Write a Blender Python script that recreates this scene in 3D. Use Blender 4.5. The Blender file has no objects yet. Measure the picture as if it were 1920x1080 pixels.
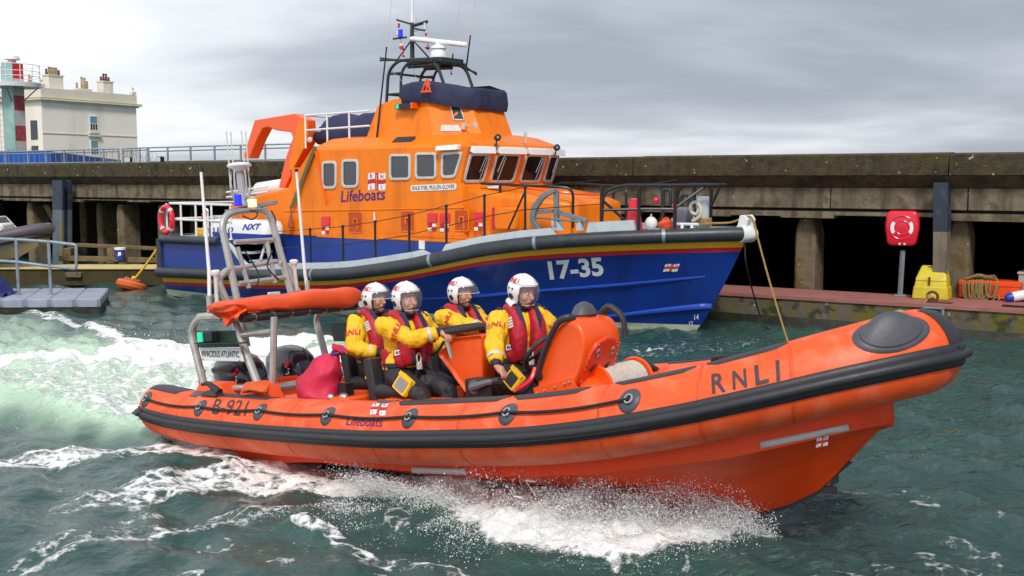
import bpy, bmesh, math, random
import numpy as np
from mathutils import Vector as V, Matrix, noise

random.seed(7)
RNG = np.random.default_rng(11)
SC = bpy.context.scene
COL = SC.collection
rad = math.radians

# ------------------------------------------------------------------ camera
CAM_H = 2.75
FPX = 2000.0
PITCH = math.atan(205 / FPX)
cam_d = bpy.data.cameras.new('camera')
cam_d.sensor_width = 36.0
cam_d.lens = 36.0 * FPX / 1920
cam_d.clip_start = 0.1
cam_d.clip_end = 2000
cam = bpy.data.objects.new('camera', cam_d)
COL.objects.link(cam)
cam.location = (0, 0, CAM_H)
cam.rotation_euler = (math.pi / 2 - PITCH, 0, 0)
SC.camera = cam

# ------------------------------------------------------------------ sky + sun (overcast)
SUN_EL, SUN_AZ = rad(48), rad(176)          # azimuth clockwise from +Y: behind the camera, a little left
world = bpy.data.worlds.new('World')
SC.world = world
world.use_nodes = True
wt = world.node_tree
wt.nodes.clear()
def wn(t, **k):
    n = wt.nodes.new(t)
    for a, b in k.items(): setattr(n, a, b)
    return n
w_out = wn('ShaderNodeOutputWorld'); w_bg = wn('ShaderNodeBackground')
w_sky = wn('ShaderNodeTexSky', sky_type='NISHITA', sun_disc=False, sun_elevation=SUN_EL, sun_rotation=SUN_AZ)
w_tc = wn('ShaderNodeTexCoord'); w_sep = wn('ShaderNodeSeparateXYZ')
wt.links.new(w_tc.outputs['Generated'], w_sep.inputs[0])
w_z = wn('ShaderNodeMath', operation='ADD'); w_z.inputs[1].default_value = 0.16
w_zm = wn('ShaderNodeMath', operation='MAXIMUM'); w_zm.inputs[1].default_value = 0.0
wt.links.new(w_sep.outputs[2], w_zm.inputs[0]); wt.links.new(w_zm.outputs[0], w_z.inputs[0])
w_dx = wn('ShaderNodeMath', operation='DIVIDE'); w_dy = wn('ShaderNodeMath', operation='DIVIDE')
for d, i in ((w_dx, 0), (w_dy, 1)):
    wt.links.new(w_sep.outputs[i], d.inputs[0]); wt.links.new(w_z.outputs[0], d.inputs[1])
w_cmb = wn('ShaderNodeCombineXYZ')
wt.links.new(w_dx.outputs[0], w_cmb.inputs[0]); wt.links.new(w_dy.outputs[0], w_cmb.inputs[1])
w_map = wn('ShaderNodeMapping'); w_map.inputs['Location'].default_value = (3.1, 0.6, 0)
w_map.inputs['Scale'].default_value = (0.75, 1.0, 1)
wt.links.new(w_cmb.outputs[0], w_map.inputs[0])
w_n = wn('ShaderNodeTexNoise'); w_n.inputs['Scale'].default_value = 0.8
w_n.inputs['Detail'].default_value = 7; w_n.inputs['Roughness'].default_value = 0.5
w_n.inputs['Distortion'].default_value = 0.25
wt.links.new(w_map.outputs[0], w_n.inputs['Vector'])
# the bank of cloud is thinner and brighter towards the left
w_lx = wn('ShaderNodeMath', operation='MULTIPLY_ADD'); w_lx.inputs[1].default_value = -0.36; w_lx.inputs[2].default_value = -0.02
wt.links.new(w_sep.outputs[0], w_lx.inputs[0])
w_sum = wn('ShaderNodeMath', operation='ADD')
wt.links.new(w_n.outputs[0], w_sum.inputs[0]); wt.links.new(w_lx.outputs[0], w_sum.inputs[1])
w_r = wn('ShaderNodeValToRGB')
e = w_r.color_ramp.elements
e[0].position = 0.30; e[0].color = (3.2, 3.5, 4.1, 1)
e[1].position = 0.72; e[1].color = (8.8, 9.0, 9.3, 1)
m_ = e.new(0.45); m_.color = (4.5, 4.8, 5.4, 1)
m_ = e.new(0.58); m_.color = (6.9, 7.15, 7.6, 1)
wt.links.new(w_sum.outputs[0], w_r.inputs[0])
w_mix = wn('ShaderNodeMix', data_type='RGBA'); w_mix.inputs[0].default_value = 0.93
wt.links.new(w_sky.outputs[0], w_mix.inputs[6]); wt.links.new(w_r.outputs[0], w_mix.inputs[7])
wt.links.new(w_mix.outputs[2], w_bg.inputs[0]); w_bg.inputs[1].default_value = 0.1
wt.links.new(w_bg.outputs[0], w_out.inputs[0])

sun_d = bpy.data.lights.new('sun', 'SUN')
sun_d.energy = 2.2
sun_d.angle = rad(12)
sun_d.color = (1.0, 0.96, 0.9)
sun = bpy.data.objects.new('sun', sun_d)
COL.objects.link(sun)
sdir = V((math.sin(SUN_AZ) * math.cos(SUN_EL), math.cos(SUN_AZ) * math.cos(SUN_EL), math.sin(SUN_EL)))
sun.rotation_euler = sdir.to_track_quat('Z', 'Y').to_euler()

SC.view_settings.view_transform = 'Standard'
SC.view_settings.look = 'None'
SC.view_settings.exposure = 0.3
SC.view_settings.gamma = 1
SC.cycles.max_bounces = 6
SC.cycles.use_denoising = True

# ------------------------------------------------------------------ frames of reference
_cp, _sp = math.cos(PITCH), math.sin(PITCH)
EYE = V((0, 0, CAM_H))
def ray(u, v):
    b = -(v - 540) / FPX
    return V(((u - 960) / FPX, _cp + b * _sp, -_sp + b * _cp))
def on_z(u, v, z=0.0):
    r = ray(u, v); return EYE + r * ((z - CAM_H) / r.z)
def on_plane(u, v, p0, n):
    r = ray(u, v); return EYE + r * ((V(p0) - EYE).dot(V(n)) / r.dot(V(n)))
class Frame:
    """a boat's or a wall's own axes: x ahead, y to port, z up"""
    def __init__(s, org, head, trim=0, roll=0):
        h, t, q = rad(head), rad(trim), rad(roll)
        R = Matrix(((math.cos(h), math.sin(h), 0), (-math.sin(h), math.cos(h), 0), (0, 0, 1)))
        T = Matrix(((math.cos(t), 0, -math.sin(t)), (0, 1, 0), (math.sin(t), 0, math.cos(t))))
        Q = Matrix(((1, 0, 0), (0, math.cos(q), -math.sin(q)), (0, math.sin(q), math.cos(q))))
        s.R = R @ T @ Q
        s.M = Matrix.Translation(V(org)) @ s.R.to_4x4()
        s.I = s.M.inverted()
    def at(s, u, v, axis, val):
        o = s.I @ EYE; d = s.R.transposed() @ ray(u, v)
        return o + d * ((val - o[axis]) / d[axis])
    def pl(s, u, v, p0, n):
        o = s.I @ EYE; d = s.R.transposed() @ ray(u, v)
        return o + d * ((V(p0) - o).dot(V(n)) / d.dot(V(n)))
    def w(s, p): return s.M @ V(p)

# ------------------------------------------------------------------ mesh helpers
class MB:
    def __init__(s): s.v = []; s.f = []; s.m = []
    def add(s, vs, fs, mi=0):
        o = len(s.v); s.v += [tuple(p) for p in vs]
        for f in fs: s.f.append([i + o for i in f]); s.m.append(mi)
    def box(s, c, d, rot=None, mi=0):
        h = [x / 2 for x in d]
        vs = [V((x * h[0], y * h[1], z * h[2])) for x in (-1, 1) for y in (-1, 1) for z in (-1, 1)]
        if rot is not None: vs = [rot @ p for p in vs]
        s.hexa([p + V(c) for p in vs], mi)
    def hexa(s, p, mi=0):   # order x- y- z-, z+, y+ z-, z+ ...
        s.add(p, [(0, 1, 3, 2), (4, 6, 7, 5), (0, 4, 5, 1), (2, 3, 7, 6), (0, 2, 6, 4), (1, 5, 7, 3)], mi)
    def loft(s, rings, closed=True, cap=True, mi=0):
        n = len(rings[0]); vs = [p for r in rings for p in r]; fs = []
        for i in range(len(rings) - 1):
            for j in range(n if closed else n - 1):
                k = (j + 1) % n
                fs.append((i * n + j, i * n + k, (i + 1) * n + k, (i + 1) * n + j))
        if cap and closed:
            fs.append(tuple(reversed(range(n)))); fs.append(tuple(range((len(rings) - 1) * n, len(rings) * n)))
        s.add(vs, fs, mi)
    def tube(s, pts, r, n=8, mi=0, cap=True, closed=False, flat=None):
        pts = [V(p) for p in pts]; L = len(pts)
        rs = r if isinstance(r, (list, tuple)) else [r] * L
        rings = []; up = None
        for i in range(L):
            if closed: t = pts[(i + 1) % L] - pts[i - 1]
            else: t = pts[min(i + 1, L - 1)] - pts[max(i - 1, 0)]
            t = t.normalized() if t.length > 1e-9 else V((0, 0, 1))
            if up is None:
                up = V((0, 0, 1)) if abs(t.z) < .9 else V((1, 0, 0))
            a = (up - t * up.dot(t)); a = a.normalized() if a.length > 1e-6 else t.orthogonal().normalized()
            b = t.cross(a); up = a
            fy = 1 if flat is None else flat
            rings.append([pts[i] + (a * math.sin(2 * math.pi * k / n) * fy + b * math.cos(2 * math.pi * k / n)) * rs[i] for k in range(n)])
        if closed: rings.append(rings[0])
        s.loft(rings, True, cap and not closed, mi)
    def cyl(s, a, b, r, r2=None, n=14, mi=0): s.tube([a, b], [r, r if r2 is None else r2], n, mi)
    def ball(s, c, r, rot=None, nu=14, nv=9, mi=0, lo=0.0, hi=1.0):
        r = r if isinstance(r, (list, tuple)) else (r, r, r); rings = []
        for i in range(nv + 1):
            th = math.pi * (lo + (hi - lo) * i / nv); ring = []
            for k in range(nu):
                ph = 2 * math.pi * k / nu
                p = V((r[0] * math.sin(th) * math.cos(ph), r[1] * math.sin(th) * math.sin(ph), r[2] * math.cos(th)))
                if rot is not None: p = rot @ p
                ring.append(p + V(c))
            rings.append(ring)
        s.loft(list(reversed(rings)), True, lo > 0 or hi < 1, mi)
    def prism(s, poly, off, mi=0):
        n = len(poly); a = [V(p) for p in poly]; b = [p + V(off) for p in a]
        s.add(a + b, [tuple(range(n)), tuple(reversed(range(n, 2 * n)))] + [(j, j + n, (j + 1) % n + n, (j + 1) % n) for j in range(n)], mi)
    def grid(s, rows, mi=0, flip=False):
        n = len(rows[0]); fs = []
        for i in range(len(rows) - 1):
            for j in range(n - 1):
                q = (i * n + j, i * n + j + 1, (i + 1) * n + j + 1, (i + 1) * n + j)
                fs.append(tuple(reversed(q)) if flip else q)
        s.add([p for r in rows for p in r], fs, mi)
    def lathe(s, prof, c=(0, 0, 0), n=20, rot=None, mi=0, cap=True):
        rings = []
        for r, z in prof:
            ring = []
            for k in range(n):
                p = V((r * math.cos(2 * math.pi * k / n), r * math.sin(2 * math.pi * k / n), z))
                if rot is not None: p = rot @ p
                ring.append(p + V(c))
            rings.append(ring)
        s.loft(rings, True, cap, mi)
    def mesh(s, name, mats, smooth=35, fixn=True):
        me = bpy.data.meshes.new(name)
        me.from_pydata(s.v, [], s.f)
        for m in (mats if isinstance(mats, (list, tuple)) else [mats]): me.materials.append(m)
        if any(s.m): me.polygons.foreach_set('material_index', s.m)
        if fixn:
            bm = bmesh.new(); bm.from_mesh(me)
            bmesh.ops.remove_doubles(bm, verts=bm.verts, dist=1e-5)
            bmesh.ops.recalc_face_normals(bm, faces=bm.faces)
            bm.to_mesh(me); bm.free()
        if smooth:
            me.polygons.foreach_set('use_smooth', [True] * len(me.polygons))
            if smooth < 170: me.set_sharp_from_angle(angle=rad(smooth))
        me.update()
        return me
    def build(s, name, mats, parent=None, smooth=35, bevel=0, seg=2, fixn=True, sub=0):
        o = bpy.data.objects.new(name, s.mesh(name, mats, smooth, fixn))
        COL.objects.link(o)
        if parent is not None: o.parent = parent
        if sub:
            m = o.modifiers.new('subdivision', 'SUBSURF'); m.levels = sub; m.render_levels = sub
        if bevel:
            m = o.modifiers.new('bevel', 'BEVEL'); m.width = bevel; m.segments = seg; m.limit_method = 'ANGLE'; m.angle_limit = rad(40)
        return o

def tag(o, label=None, cat=None, group=None, kind=None):
    if label: o['label'] = label
    if cat: o['category'] = cat
    if group: o['group'] = group
    if kind: o['kind'] = kind
    return o
def empty(name, M, label, cat, group=None):
    o = bpy.data.objects.new(name, None); COL.objects.link(o)
    o.empty_display_size = 0.2
    o.matrix_basis = M if isinstance(M, Matrix) else Matrix.Translation(V(M))
    return tag(o, label, cat, group)
def copy_tree(o, parent=None):
    c = o.copy(); COL.objects.link(c); c.parent = parent
    for ch in list(o.children): copy_tree(ch, c)
    return c
def catmull(pts, n=6, closed=False):
    pts = [V(p) for p in pts]; L = len(pts); out = []
    for i in range(L if closed else L - 1):
        g = lambda k: pts[k % L] if closed else pts[max(0, min(L - 1, k))]
        a, b, c, d = g(i - 1), g(i), g(i + 1), g(i + 2)
        for k in range(n):
            t = k / n
            out.append(0.5 * ((2 * b) + (c - a) * t + (2 * a - 5 * b + 4 * c - d) * t * t + (3 * b - a - 3 * c + d) * t ** 3))
    if not closed: out.append(pts[-1])
    return out
def bend(pts, r, n=5):
    """a pipe run with rounded corners"""
    pts = [V(p) for p in pts]; out = [pts[0]]
    for i in range(1, len(pts) - 1):
        p = pts[i]; a = pts[i - 1] - p; b = pts[i + 1] - p
        q = min(r, a.length * .48, b.length * .48)
        A = p + a.normalized() * q; B = p + b.normalized() * q
        for k in range(n + 1):
            t = k / n; out.append(A * (1 - t) ** 2 + p * 2 * t * (1 - t) + B * t * t)
    out.append(pts[-1]); return out
def interp(x, xs, ys): return float(np.interp(x, xs, ys))
def rounded(poly, r, n=4):
    """round the corners of a closed polygon"""
    pts = [V(p) for p in poly]; L = len(pts); out = []
    for i in range(L):
        p = pts[i]; a = pts[i - 1] - p; b = pts[(i + 1) % L] - p
        q = min(r, a.length * .45, b.length * .45)
        A = p + a.normalized() * q; B = p + b.normalized() * q
        for k in range(n + 1):
            t = k / n; out.append(A * (1 - t) ** 2 + p * 2 * t * (1 - t) + B * t * t)
    return out
def rope_pts(a, b, sag, n=14):
    a, b = V(a), V(b)
    return [a.lerp(b, i / n) - V((0, 0, sag * 4 * (i / n) * (1 - i / n))) for i in range(n + 1)]

# ------------------------------------------------------------------ materials
MATS = {}
def mat(name, col, rough=0.5, metal=0.0, var=0.08, scale=4.0, bump=0.0, bscale=60.0, coat=0.0, dirt=None, dcol=(0.05, 0.045, 0.035), dscale=3.0, spec=0.5, streak=False, dlo=.52, dhi=.68, spots=None, scol=(.06, .055, .012), sscale=7.0, fleck=0):
    m = bpy.data.materials.new(name); m.use_nodes = True
    t = m.node_tree; b = t.nodes['Principled BSDF']
    N = lambda ty: t.nodes.new(ty)
    tc = N('ShaderNodeTexCoord')
    def noi(sc, det=5, stretch=None):
        n = N('ShaderNodeTexNoise'); n.inputs['Scale'].default_value = sc; n.inputs['Detail'].default_value = det
        src = tc.outputs['Object']
        if stretch:
            mp = N('ShaderNodeMapping'); mp.inputs['Scale'].default_value = stretch
            t.links.new(src, mp.inputs[0]); src = mp.outputs[0]
        t.links.new(src, n.inputs['Vector']); return n.outputs[0]
    nf = noi(scale)
    mx = N('ShaderNodeMix'); mx.data_type = 'RGBA'
    mx.inputs[6].default_value = [c * (1 - var * 1.6) for c in col] + [1]
    mx.inputs[7].default_value = [min(1, c * (1 + var * 1.4)) for c in col] + [1]
    t.links.new(nf, mx.inputs[0]); cur = mx.outputs[2]
    if dirt:
        nd = noi(dscale, 8, (1, 1, .12) if streak else None)
        rp = N('ShaderNodeValToRGB'); rp.color_ramp.elements[0].position = dlo; rp.color_ramp.elements[1].position = dhi
        t.links.new(nd, rp.inputs[0])
        ml = N('ShaderNodeMath'); ml.operation = 'MULTIPLY'; ml.inputs[1].default_value = dirt
        t.links.new(rp.outputs[0], ml.inputs[0])
        m2 = N('ShaderNodeMix'); m2.data_type = 'RGBA'; m2.inputs[7].default_value = list(dcol) + [1]
        t.links.new(cur, m2.inputs[6]); t.links.new(ml.outputs[0], m2.inputs[0]); cur = m2.outputs[2]
    if spots:
        rp = N('ShaderNodeValToRGB'); rp.color_ramp.elements[0].position = .50; rp.color_ramp.elements[1].position = .62
        t.links.new(noi(sscale, 12), rp.inputs[0])
        ml = N('ShaderNodeMath'); ml.operation = 'MULTIPLY'; ml.inputs[1].default_value = spots
        t.links.new(rp.outputs[0], ml.inputs[0])
        m3 = N('ShaderNodeMix'); m3.data_type = 'RGBA'; m3.inputs[7].default_value = list(scol) + [1]
        t.links.new(cur, m3.inputs[6]); t.links.new(ml.outputs[0], m3.inputs[0]); cur = m3.outputs[2]
    if fleck:
        rp = N('ShaderNodeValToRGB'); rp.color_ramp.elements[0].position = .70; rp.color_ramp.elements[1].position = .75
        t.links.new(noi(fleck, 2), rp.inputs[0])
        m4 = N('ShaderNodeMix'); m4.data_type = 'RGBA'; m4.inputs[7].default_value = (.42, .38, .28, 1)
        t.links.new(cur, m4.inputs[6]); t.links.new(rp.outputs[0], m4.inputs[0]); cur = m4.outputs[2]
    t.links.new(cur, b.inputs['Base Color'])
    mr = N('ShaderNodeMapRange'); mr.inputs[3].default_value = max(0.02, rough - .1); mr.inputs[4].default_value = min(1, rough + .1)
    t.links.new(noi(scale * 3.1), mr.inputs[0]); t.links.new(mr.outputs[0], b.inputs['Roughness'])
    b.inputs['Metallic'].default_value = metal
    b.inputs['Coat Weight'].default_value = coat; b.inputs['Coat Roughness'].default_value = .08
    b.inputs['Specular IOR Level'].default_value = spec
    if bump:
        bp = N('ShaderNodeBump'); bp.inputs['Strength'].default_value = bump; bp.inputs['Distance'].default_value = .02
        t.links.new(noi(bscale, 6), bp.inputs['Height']); t.links.new(bp.outputs[0], b.inputs['Normal'])
    MATS[name] = m
    return m
def glow(name, col, e):
    m = bpy.data.materials.new(name); m.use_nodes = True
    b = m.node_tree.nodes['Principled BSDF']
    b.inputs['Base Color'].default_value = (*col, 1); b.inputs['Emission Color'].default_value = (*col, 1); b.inputs['Emission Strength'].default_value = e
    return m
def clear(name, col, alpha=0.25, rough=0.03):
    m = bpy.data.materials.new(name); m.use_nodes = True
    t = m.node_tree; b = t.nodes['Principled BSDF']
    b.inputs['Base Color'].default_value = (*col, 1); b.inputs['Roughness'].default_value = rough
    b.inputs['Alpha'].default_value = alpha
    return m

M_ORANGE = mat('orange_paint', (0.88, 0.205, 0.002), .42, var=.06, coat=.06, spec=.28, dirt=.45, dcol=(.5, .1, .004), dscale=2.5, streak=True, spots=.15, scol=(.55, .12, .01), sscale=3)
M_ORANGE_D = mat('orange_shell', (0.88, 0.10, 0.006), .36, var=.05, scale=9, coat=.25, bump=.05)
M_TUBE = mat('orange_rubber', (0.88, 0.098, 0.014), .52, var=.06, scale=5, bump=.05, bscale=160, dirt=.5, dcol=(.40, .035, .010), dscale=3.5, dlo=.54, dhi=.74, spots=.22, scol=(.75, .30, .2), sscale=5)
M_HULLO = mat('orange_gelcoat', (0.88, 0.072, 0.007), .42, var=.06, spec=.25, dirt=.3, dcol=(.4, .025, .006), dscale=2.5)
M_SEAM = mat('tube_seam_tape', (0.74, 0.072, 0.011), .55, var=.15, scale=12, bump=.2, bscale=90)
M_BLACKR = mat('black_rubber', (0.028, 0.028, 0.033), .5, var=.2, scale=10, bump=.08)
M_FEND = mat('dark_fender_rubber', (0.030, 0.037, 0.045), .42, var=.25, scale=4, dirt=.2, dcol=(.09, .10, .11), dscale=6)
M_BLUE = mat('hull_blue', (0.002, 0.030, 0.245), .3, var=.1, scale=1.2, coat=.4, dirt=.4, dcol=(.004, .012, .09), dscale=1.6, streak=True, spots=.3, scol=(.01, .045, .26), sscale=2.2)
M_BLUE2 = mat('deckhouse_blue', (0.006, 0.035, 0.24), .4, var=.1, scale=1.5, coat=.2, dirt=.3, dcol=(.004, .015, .1), dscale=2, streak=True)
M_RAILB = mat('spray_rail_blue', (0.02, 0.07, 0.42), .35, var=.08)
M_YEL = mat('stripe_yellow', (0.80, 0.42, 0.012), .4, var=.05)
M_RED = mat('stripe_red', (0.55, 0.02, 0.03), .4, var=.06)
M_BOOT = mat('boot_top_cream', (0.55, 0.58, 0.45), .5, var=.12, dirt=.6, dcol=(.16, .2, .08), dscale=4)
M_GREYD = mat('deck_grey', (0.46, 0.53, 0.56), .5, var=.1, dirt=.3, dcol=(.25, .28, .3), dscale=5)
M_WHITE = mat('white_paint', (0.78, 0.78, 0.78), .4, var=.05, dirt=.2, dcol=(.45, .43, .38), dscale=5)
M_WHITEG = mat('white_gelcoat', (0.82, 0.82, 0.82), .25, var=.03, coat=.4)
M_NAVY = mat('navy_canvas', (0.022, 0.026, 0.075), .75, var=.3, scale=5, bump=.35, bscale=9)
M_DARKM = mat('dark_green_metal', (0.018, 0.03, 0.033), .45, var=.2)
M_BLACKM = mat('black_paint', (0.012, 0.013, 0.016), .4, var=.2)
M_GLASS = mat('dark_window_glass', (0.010, 0.013, 0.018), .05, var=.4, scale=2, spec=.4)
M_GLASSG = mat('grey_window_glass', (0.03, 0.034, 0.045), .06, var=.25, scale=1.4, spec=.8)
M_FRAME = mat('window_rim', (0.58, 0.58, 0.55), .5, var=.08, dirt=.3, dcol=(.3, .29, .27), dscale=14)
M_ALU = mat('aluminium', (0.50, 0.48, 0.45), .38, metal=.55, var=.14, scale=14, dirt=.35, dcol=(.3, .26, .22), dscale=9)
M_GALV = mat('galvanised_steel', (0.27, 0.33, 0.38), .5, metal=.35, var=.2, scale=12, dirt=.4, dcol=(.16, .12, .08), dscale=8)
M_STEEL = mat('steel', (0.55, 0.55, 0.56), .25, metal=.9, var=.1)
M_PURPLE = mat('lettering_purple', (0.07, 0.008, 0.14), .5, var=.05)
M_LETB = mat('lettering_blue', (0.012, 0.05, 0.33), .4, var=.05)
M_LETW = mat('lettering_white', (0.74, 0.78, 0.8), .45, var=.05)
M_LETK = mat('lettering_black', (0.012, 0.012, 0.016), .5, var=.05)
M_LETTUBE = mat('lettering_charcoal', (0.055, 0.035, 0.045), .6, var=.1)
M_LETR = mat('lettering_red', (0.55, 0.008, 0.03), .5, var=.05)
M_GOLD = mat('emblem_gold', (0.8, 0.3, 0.02), .5, var=.05)
M_ORFAB = mat('orange_pvc_fabric', (0.82, 0.085, 0.012), .48, var=.12, scale=6, bump=.3, bscale=12)
M_PINK = mat('pink_red_nylon', (0.60, 0.018, 0.07), .55, var=.2, scale=7, bump=.4, bscale=14)
M_COWL = mat('outboard_cowl', (0.022, 0.026, 0.045), .2, var=.2, coat=.6)
M_CLEAR = clear('clear_visor', (.8, .82, .88), .10)
M_SKIN = mat('skin', (0.56, 0.27, 0.185), .5, var=.1, scale=12)
M_YSUIT = mat('yellow_drysuit', (0.86, 0.50, 0.010), .62, var=.12, scale=6, bump=.45, bscale=16)
M_KSUIT = mat('black_drysuit', (0.02, 0.021, 0.027), .65, var=.3, scale=6, bump=.4, bscale=18)
M_JACKET = mat('red_lifejacket', (0.42, 0.006, 0.022), .6, var=.15, scale=6, bump=.4, bscale=18)
M_REFL = mat('reflective_tape', (0.58, 0.58, 0.58), .35, var=.08)
M_ROPE = mat('tan_rope', (0.36, 0.22, 0.075), .8, var=.3, scale=30, bump=.8, bscale=70)
M_ROPEW = mat('white_rope', (0.62, 0.58, 0.5), .8, var=.2, scale=30, bump=.8, bscale=70)
M_ROPEK = mat('black_rope', (0.02, 0.018, 0.018), .75, var=.3, scale=40, bump=.8, bscale=80)
M_ROPEO = mat('orange_rope', (0.8, 0.12, 0.02), .75, var=.25, scale=30, bump=.8, bscale=70)
M_ROPEG = mat('olive_rope', (0.21, 0.17, 0.06), .8, var=.3, scale=30, bump=.8, bscale=70)
M_YELP = mat('yellow_plastic', (0.62, 0.50, 0.025), .45, var=.12, dirt=.35, dcol=(.35, .27, .03), dscale=6)
M_REDP = mat('red_plastic', (0.72, 0.012, 0.035), .3, var=.05, coat=.3)
M_ORCH = mat('orange_chest_plastic', (0.80, 0.07, 0.008), .4, var=.08)
M_RUST = mat('rust', (0.10, 0.045, 0.025), .85, var=.4, scale=12, bump=.4)
M_GREYP = mat('pontoon_grey_plastic', (0.30, 0.33, 0.42), .5, var=.12, dirt=.4, dcol=(.17, .18, .22), dscale=3)
M_WETSHADE = mat('wet_slime_and_shade_black', (0.02, 0.021, 0.012), .4, var=.5, scale=5, bump=.4, bscale=20, dirt=.5, dcol=(.07, .065, .015), dscale=6)
M_BLUEP = mat('blue_plastic', (0.01, 0.05, 0.33), .4, var=.08)
M_BLUET = mat('blue_tarpaulin', (0.008, 0.022, 0.16), .6, var=.3, scale=4, bump=.6, bscale=7)
M_GREENP = mat('dark_green_board', (0.012, 0.035, 0.02), .4, var=.15)
M_GREENL = glow('green_lamp', (0.02, 0.55, 0.30), .5)
M_WARML = glow('warm_lamp', (1.0, 0.68, 0.28), 1.6)
M_BLUEL = glow('blue_lamp', (0.02, 0.03, 0.75), .35)

# ------------------------------------------------------------------ lettering and flat marks
def text_polys(s, step=None, shear=0.0, bold=0.0):
    """outline of a word as a mesh: x from 0, cap height 1; cut into bands so it can follow a curved skin"""
    cu = bpy.data.curves.new('word', 'FONT'); cu.body = s; cu.shear = shear; cu.offset = bold; cu.resolution_u = 3
    o = bpy.data.objects.new('word', cu); COL.objects.link(o)
    dg = bpy.context.evaluated_depsgraph_get(); me = o.evaluated_get(dg).to_mesh()
    bm = bmesh.new(); bm.from_mesh(me); o.evaluated_get(dg).to_mesh_clear()
    bpy.data.objects.remove(o); bpy.data.curves.remove(cu)
    xs = [v.co.x for v in bm.verts]; x0 = min(xs); x1 = max(xs)
    k = 1 / 0.7
    for v in bm.verts: v.co = V(((v.co.x - x0) * k, v.co.y * k, 0))
    w = (x1 - x0) * k
    if step:
        y = -0.3
        while y < 1.1:
            bmesh.ops.bisect_plane(bm, geom=bm.verts[:] + bm.edges[:] + bm.faces[:], plane_co=(0, y, 0), plane_no=(0, 1, 0)); y += step
        x = step
        while x < w:
            bmesh.ops.bisect_plane(bm, geom=bm.verts[:] + bm.edges[:] + bm.faces[:], plane_co=(x, 0, 0), plane_no=(1, 0, 0)); x += step
    vs = [(v.co.x, v.co.y) for v in bm.verts]
    bm.verts.index_update()
    fs = [[v.index for v in f.verts] for f in bm.faces]
    bm.free()
    return vs, fs, w
def lettering(s, fn, mats, parent, name='lettering', step=None, shear=0.0, bold=0.0, width=None):
    """fn(a, b): a in 0..1 along the word (or cap heights if width is None), b in cap heights -> point"""
    vs, fs, w = text_polys(s, step, shear, bold)
    mb = MB(); mb.add([fn(a / w, b) for a, b in vs], fs)
    o = mb.build(name, mats, parent, smooth=0, fixn=False)
    return o
def quad_fn(p00, p10, p01):
    p00, p10, p01 = V(p00), V(p10), V(p01)
    nn = (p10 - p00).cross(p01 - p00).normalized()
    return lambda a, b, h=0.0: p00 + (p10 - p00) * a + (p01 - p00) * b + nn * h
def emblem(fn, parent, n=3):
    """the four-square white and red house flag: fn(a, b) on the unit square"""
    wob = lambda a, b, h=0.0: fn(a + .06 * b, b + .045 * math.sin(a * 6.0), h)
    def rect(mb, a0, b0, a1, b1, mi):
        rows = [[wob(a0 + (a1 - a0) * i / 3, b0 + (b1 - b0) * j / n, .002 if mi else 0) for i in range(4)] for j in range(n + 1)]
        mb.grid(rows, mi)
    mb = MB()
    for a0, b0, a1, b1, c in ((0, 0, .40, .36, 0), (.60, 0, 1, .36, 0), (0, .64, .40, 1, 0), (.60, .64, 1, 1, 0), (0, .40, .42, .60, 1), (.58, .40, 1, .60, 1), (.42, 0, .58, 1, 1)):
        rect(mb, a0, b0, a1, b1, c)
    o = mb.build('flag_emblem', [M_LETW, M_LETR], parent, smooth=0, fixn=False)
    for ch, a, b in (('R', .13, .71), ('N', .72, .71), ('L', .14, .07), ('I', .76, .07)):
        vs, fs, w = text_polys(ch, bold=.02)
        m2 = MB(); m2.add([wob(a + x * .16, b + y * .22, .006) for x, y in vs], fs)
        p = m2.build('emblem_letter', M_LETR, o, smooth=0, fixn=False)
    m3 = MB()
    for (a, b, da, db) in ((.485, .08, .03, .34), (.44, .08, .12, .05), (.46, .33, .08, .04), (.47, .55, .06, .3), (.44, .82, .12, .06)):
        m3.add([wob(a, b, .007), wob(a + da, b, .007), wob(a + da, b + db, .007), wob(a, b + db, .007)], [(0, 1, 2, 3)])
    m3.build('emblem_anchor', M_GOLD, o, smooth=0, fixn=False)
    return o
def project(p):
    q = V(p) - EYE; y = q.y * _cp - q.z * _sp; z = q.y * _sp + q.z * _cp
    return 960 + FPX * q.x / y, 540 - FPX * z / y
def solve_z(fr, x, y, us, vs, lo=-1.5, hi=3.0):
    for _ in range(45):
        z = (lo + hi) / 2; u, v = project(fr.w((x, y, z)))
        if v > interp(u, us, vs): lo = z
        else: hi = z
    return z
# ================================================================== the harbour wall and what stands by it
W = Frame((4.29, 21.91, 0), 32.48)          # x runs along the wall to the right, y into the quay
M_CONC = mat('weathered_concrete', (0.18, 0.148, 0.10), .9, var=.55, scale=2.6, bump=1.0, bscale=11, dirt=.95, dcol=(0.04, 0.032, 0.018), dscale=4.2, streak=True, dlo=.50, dhi=.70, spots=.75, scol=(.075, .06, .022), sscale=3.2, fleck=9)
M_CONCT = mat('lichen_concrete', (0.050, 0.038, 0.019), .95, var=.8, scale=7, bump=.9, bscale=22, dirt=.9, dcol=(.018, .013, .007), dscale=2.6, streak=True, spots=.8, scol=(.055, .05, .008), sscale=5.5, fleck=11)
M_CONCS = mat('stained_concrete', (0.085, 0.060, 0.032), .9, var=.4, scale=2.5, bump=.5, bscale=14, dirt=.8, dcol=(.02, .014, .008), dscale=5, streak=True, spots=.6, scol=(.02, .014, .008), sscale=3)
M_PIER = mat('pier_concrete', (0.18, 0.14, 0.085), .9, var=.45, scale=3, bump=.9, bscale=10, dirt=.95, dcol=(.05, .038, .018), dscale=3.3, streak=True, spots=.8, scol=(.10, .065, .012), sscale=3, fleck=8)
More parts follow.
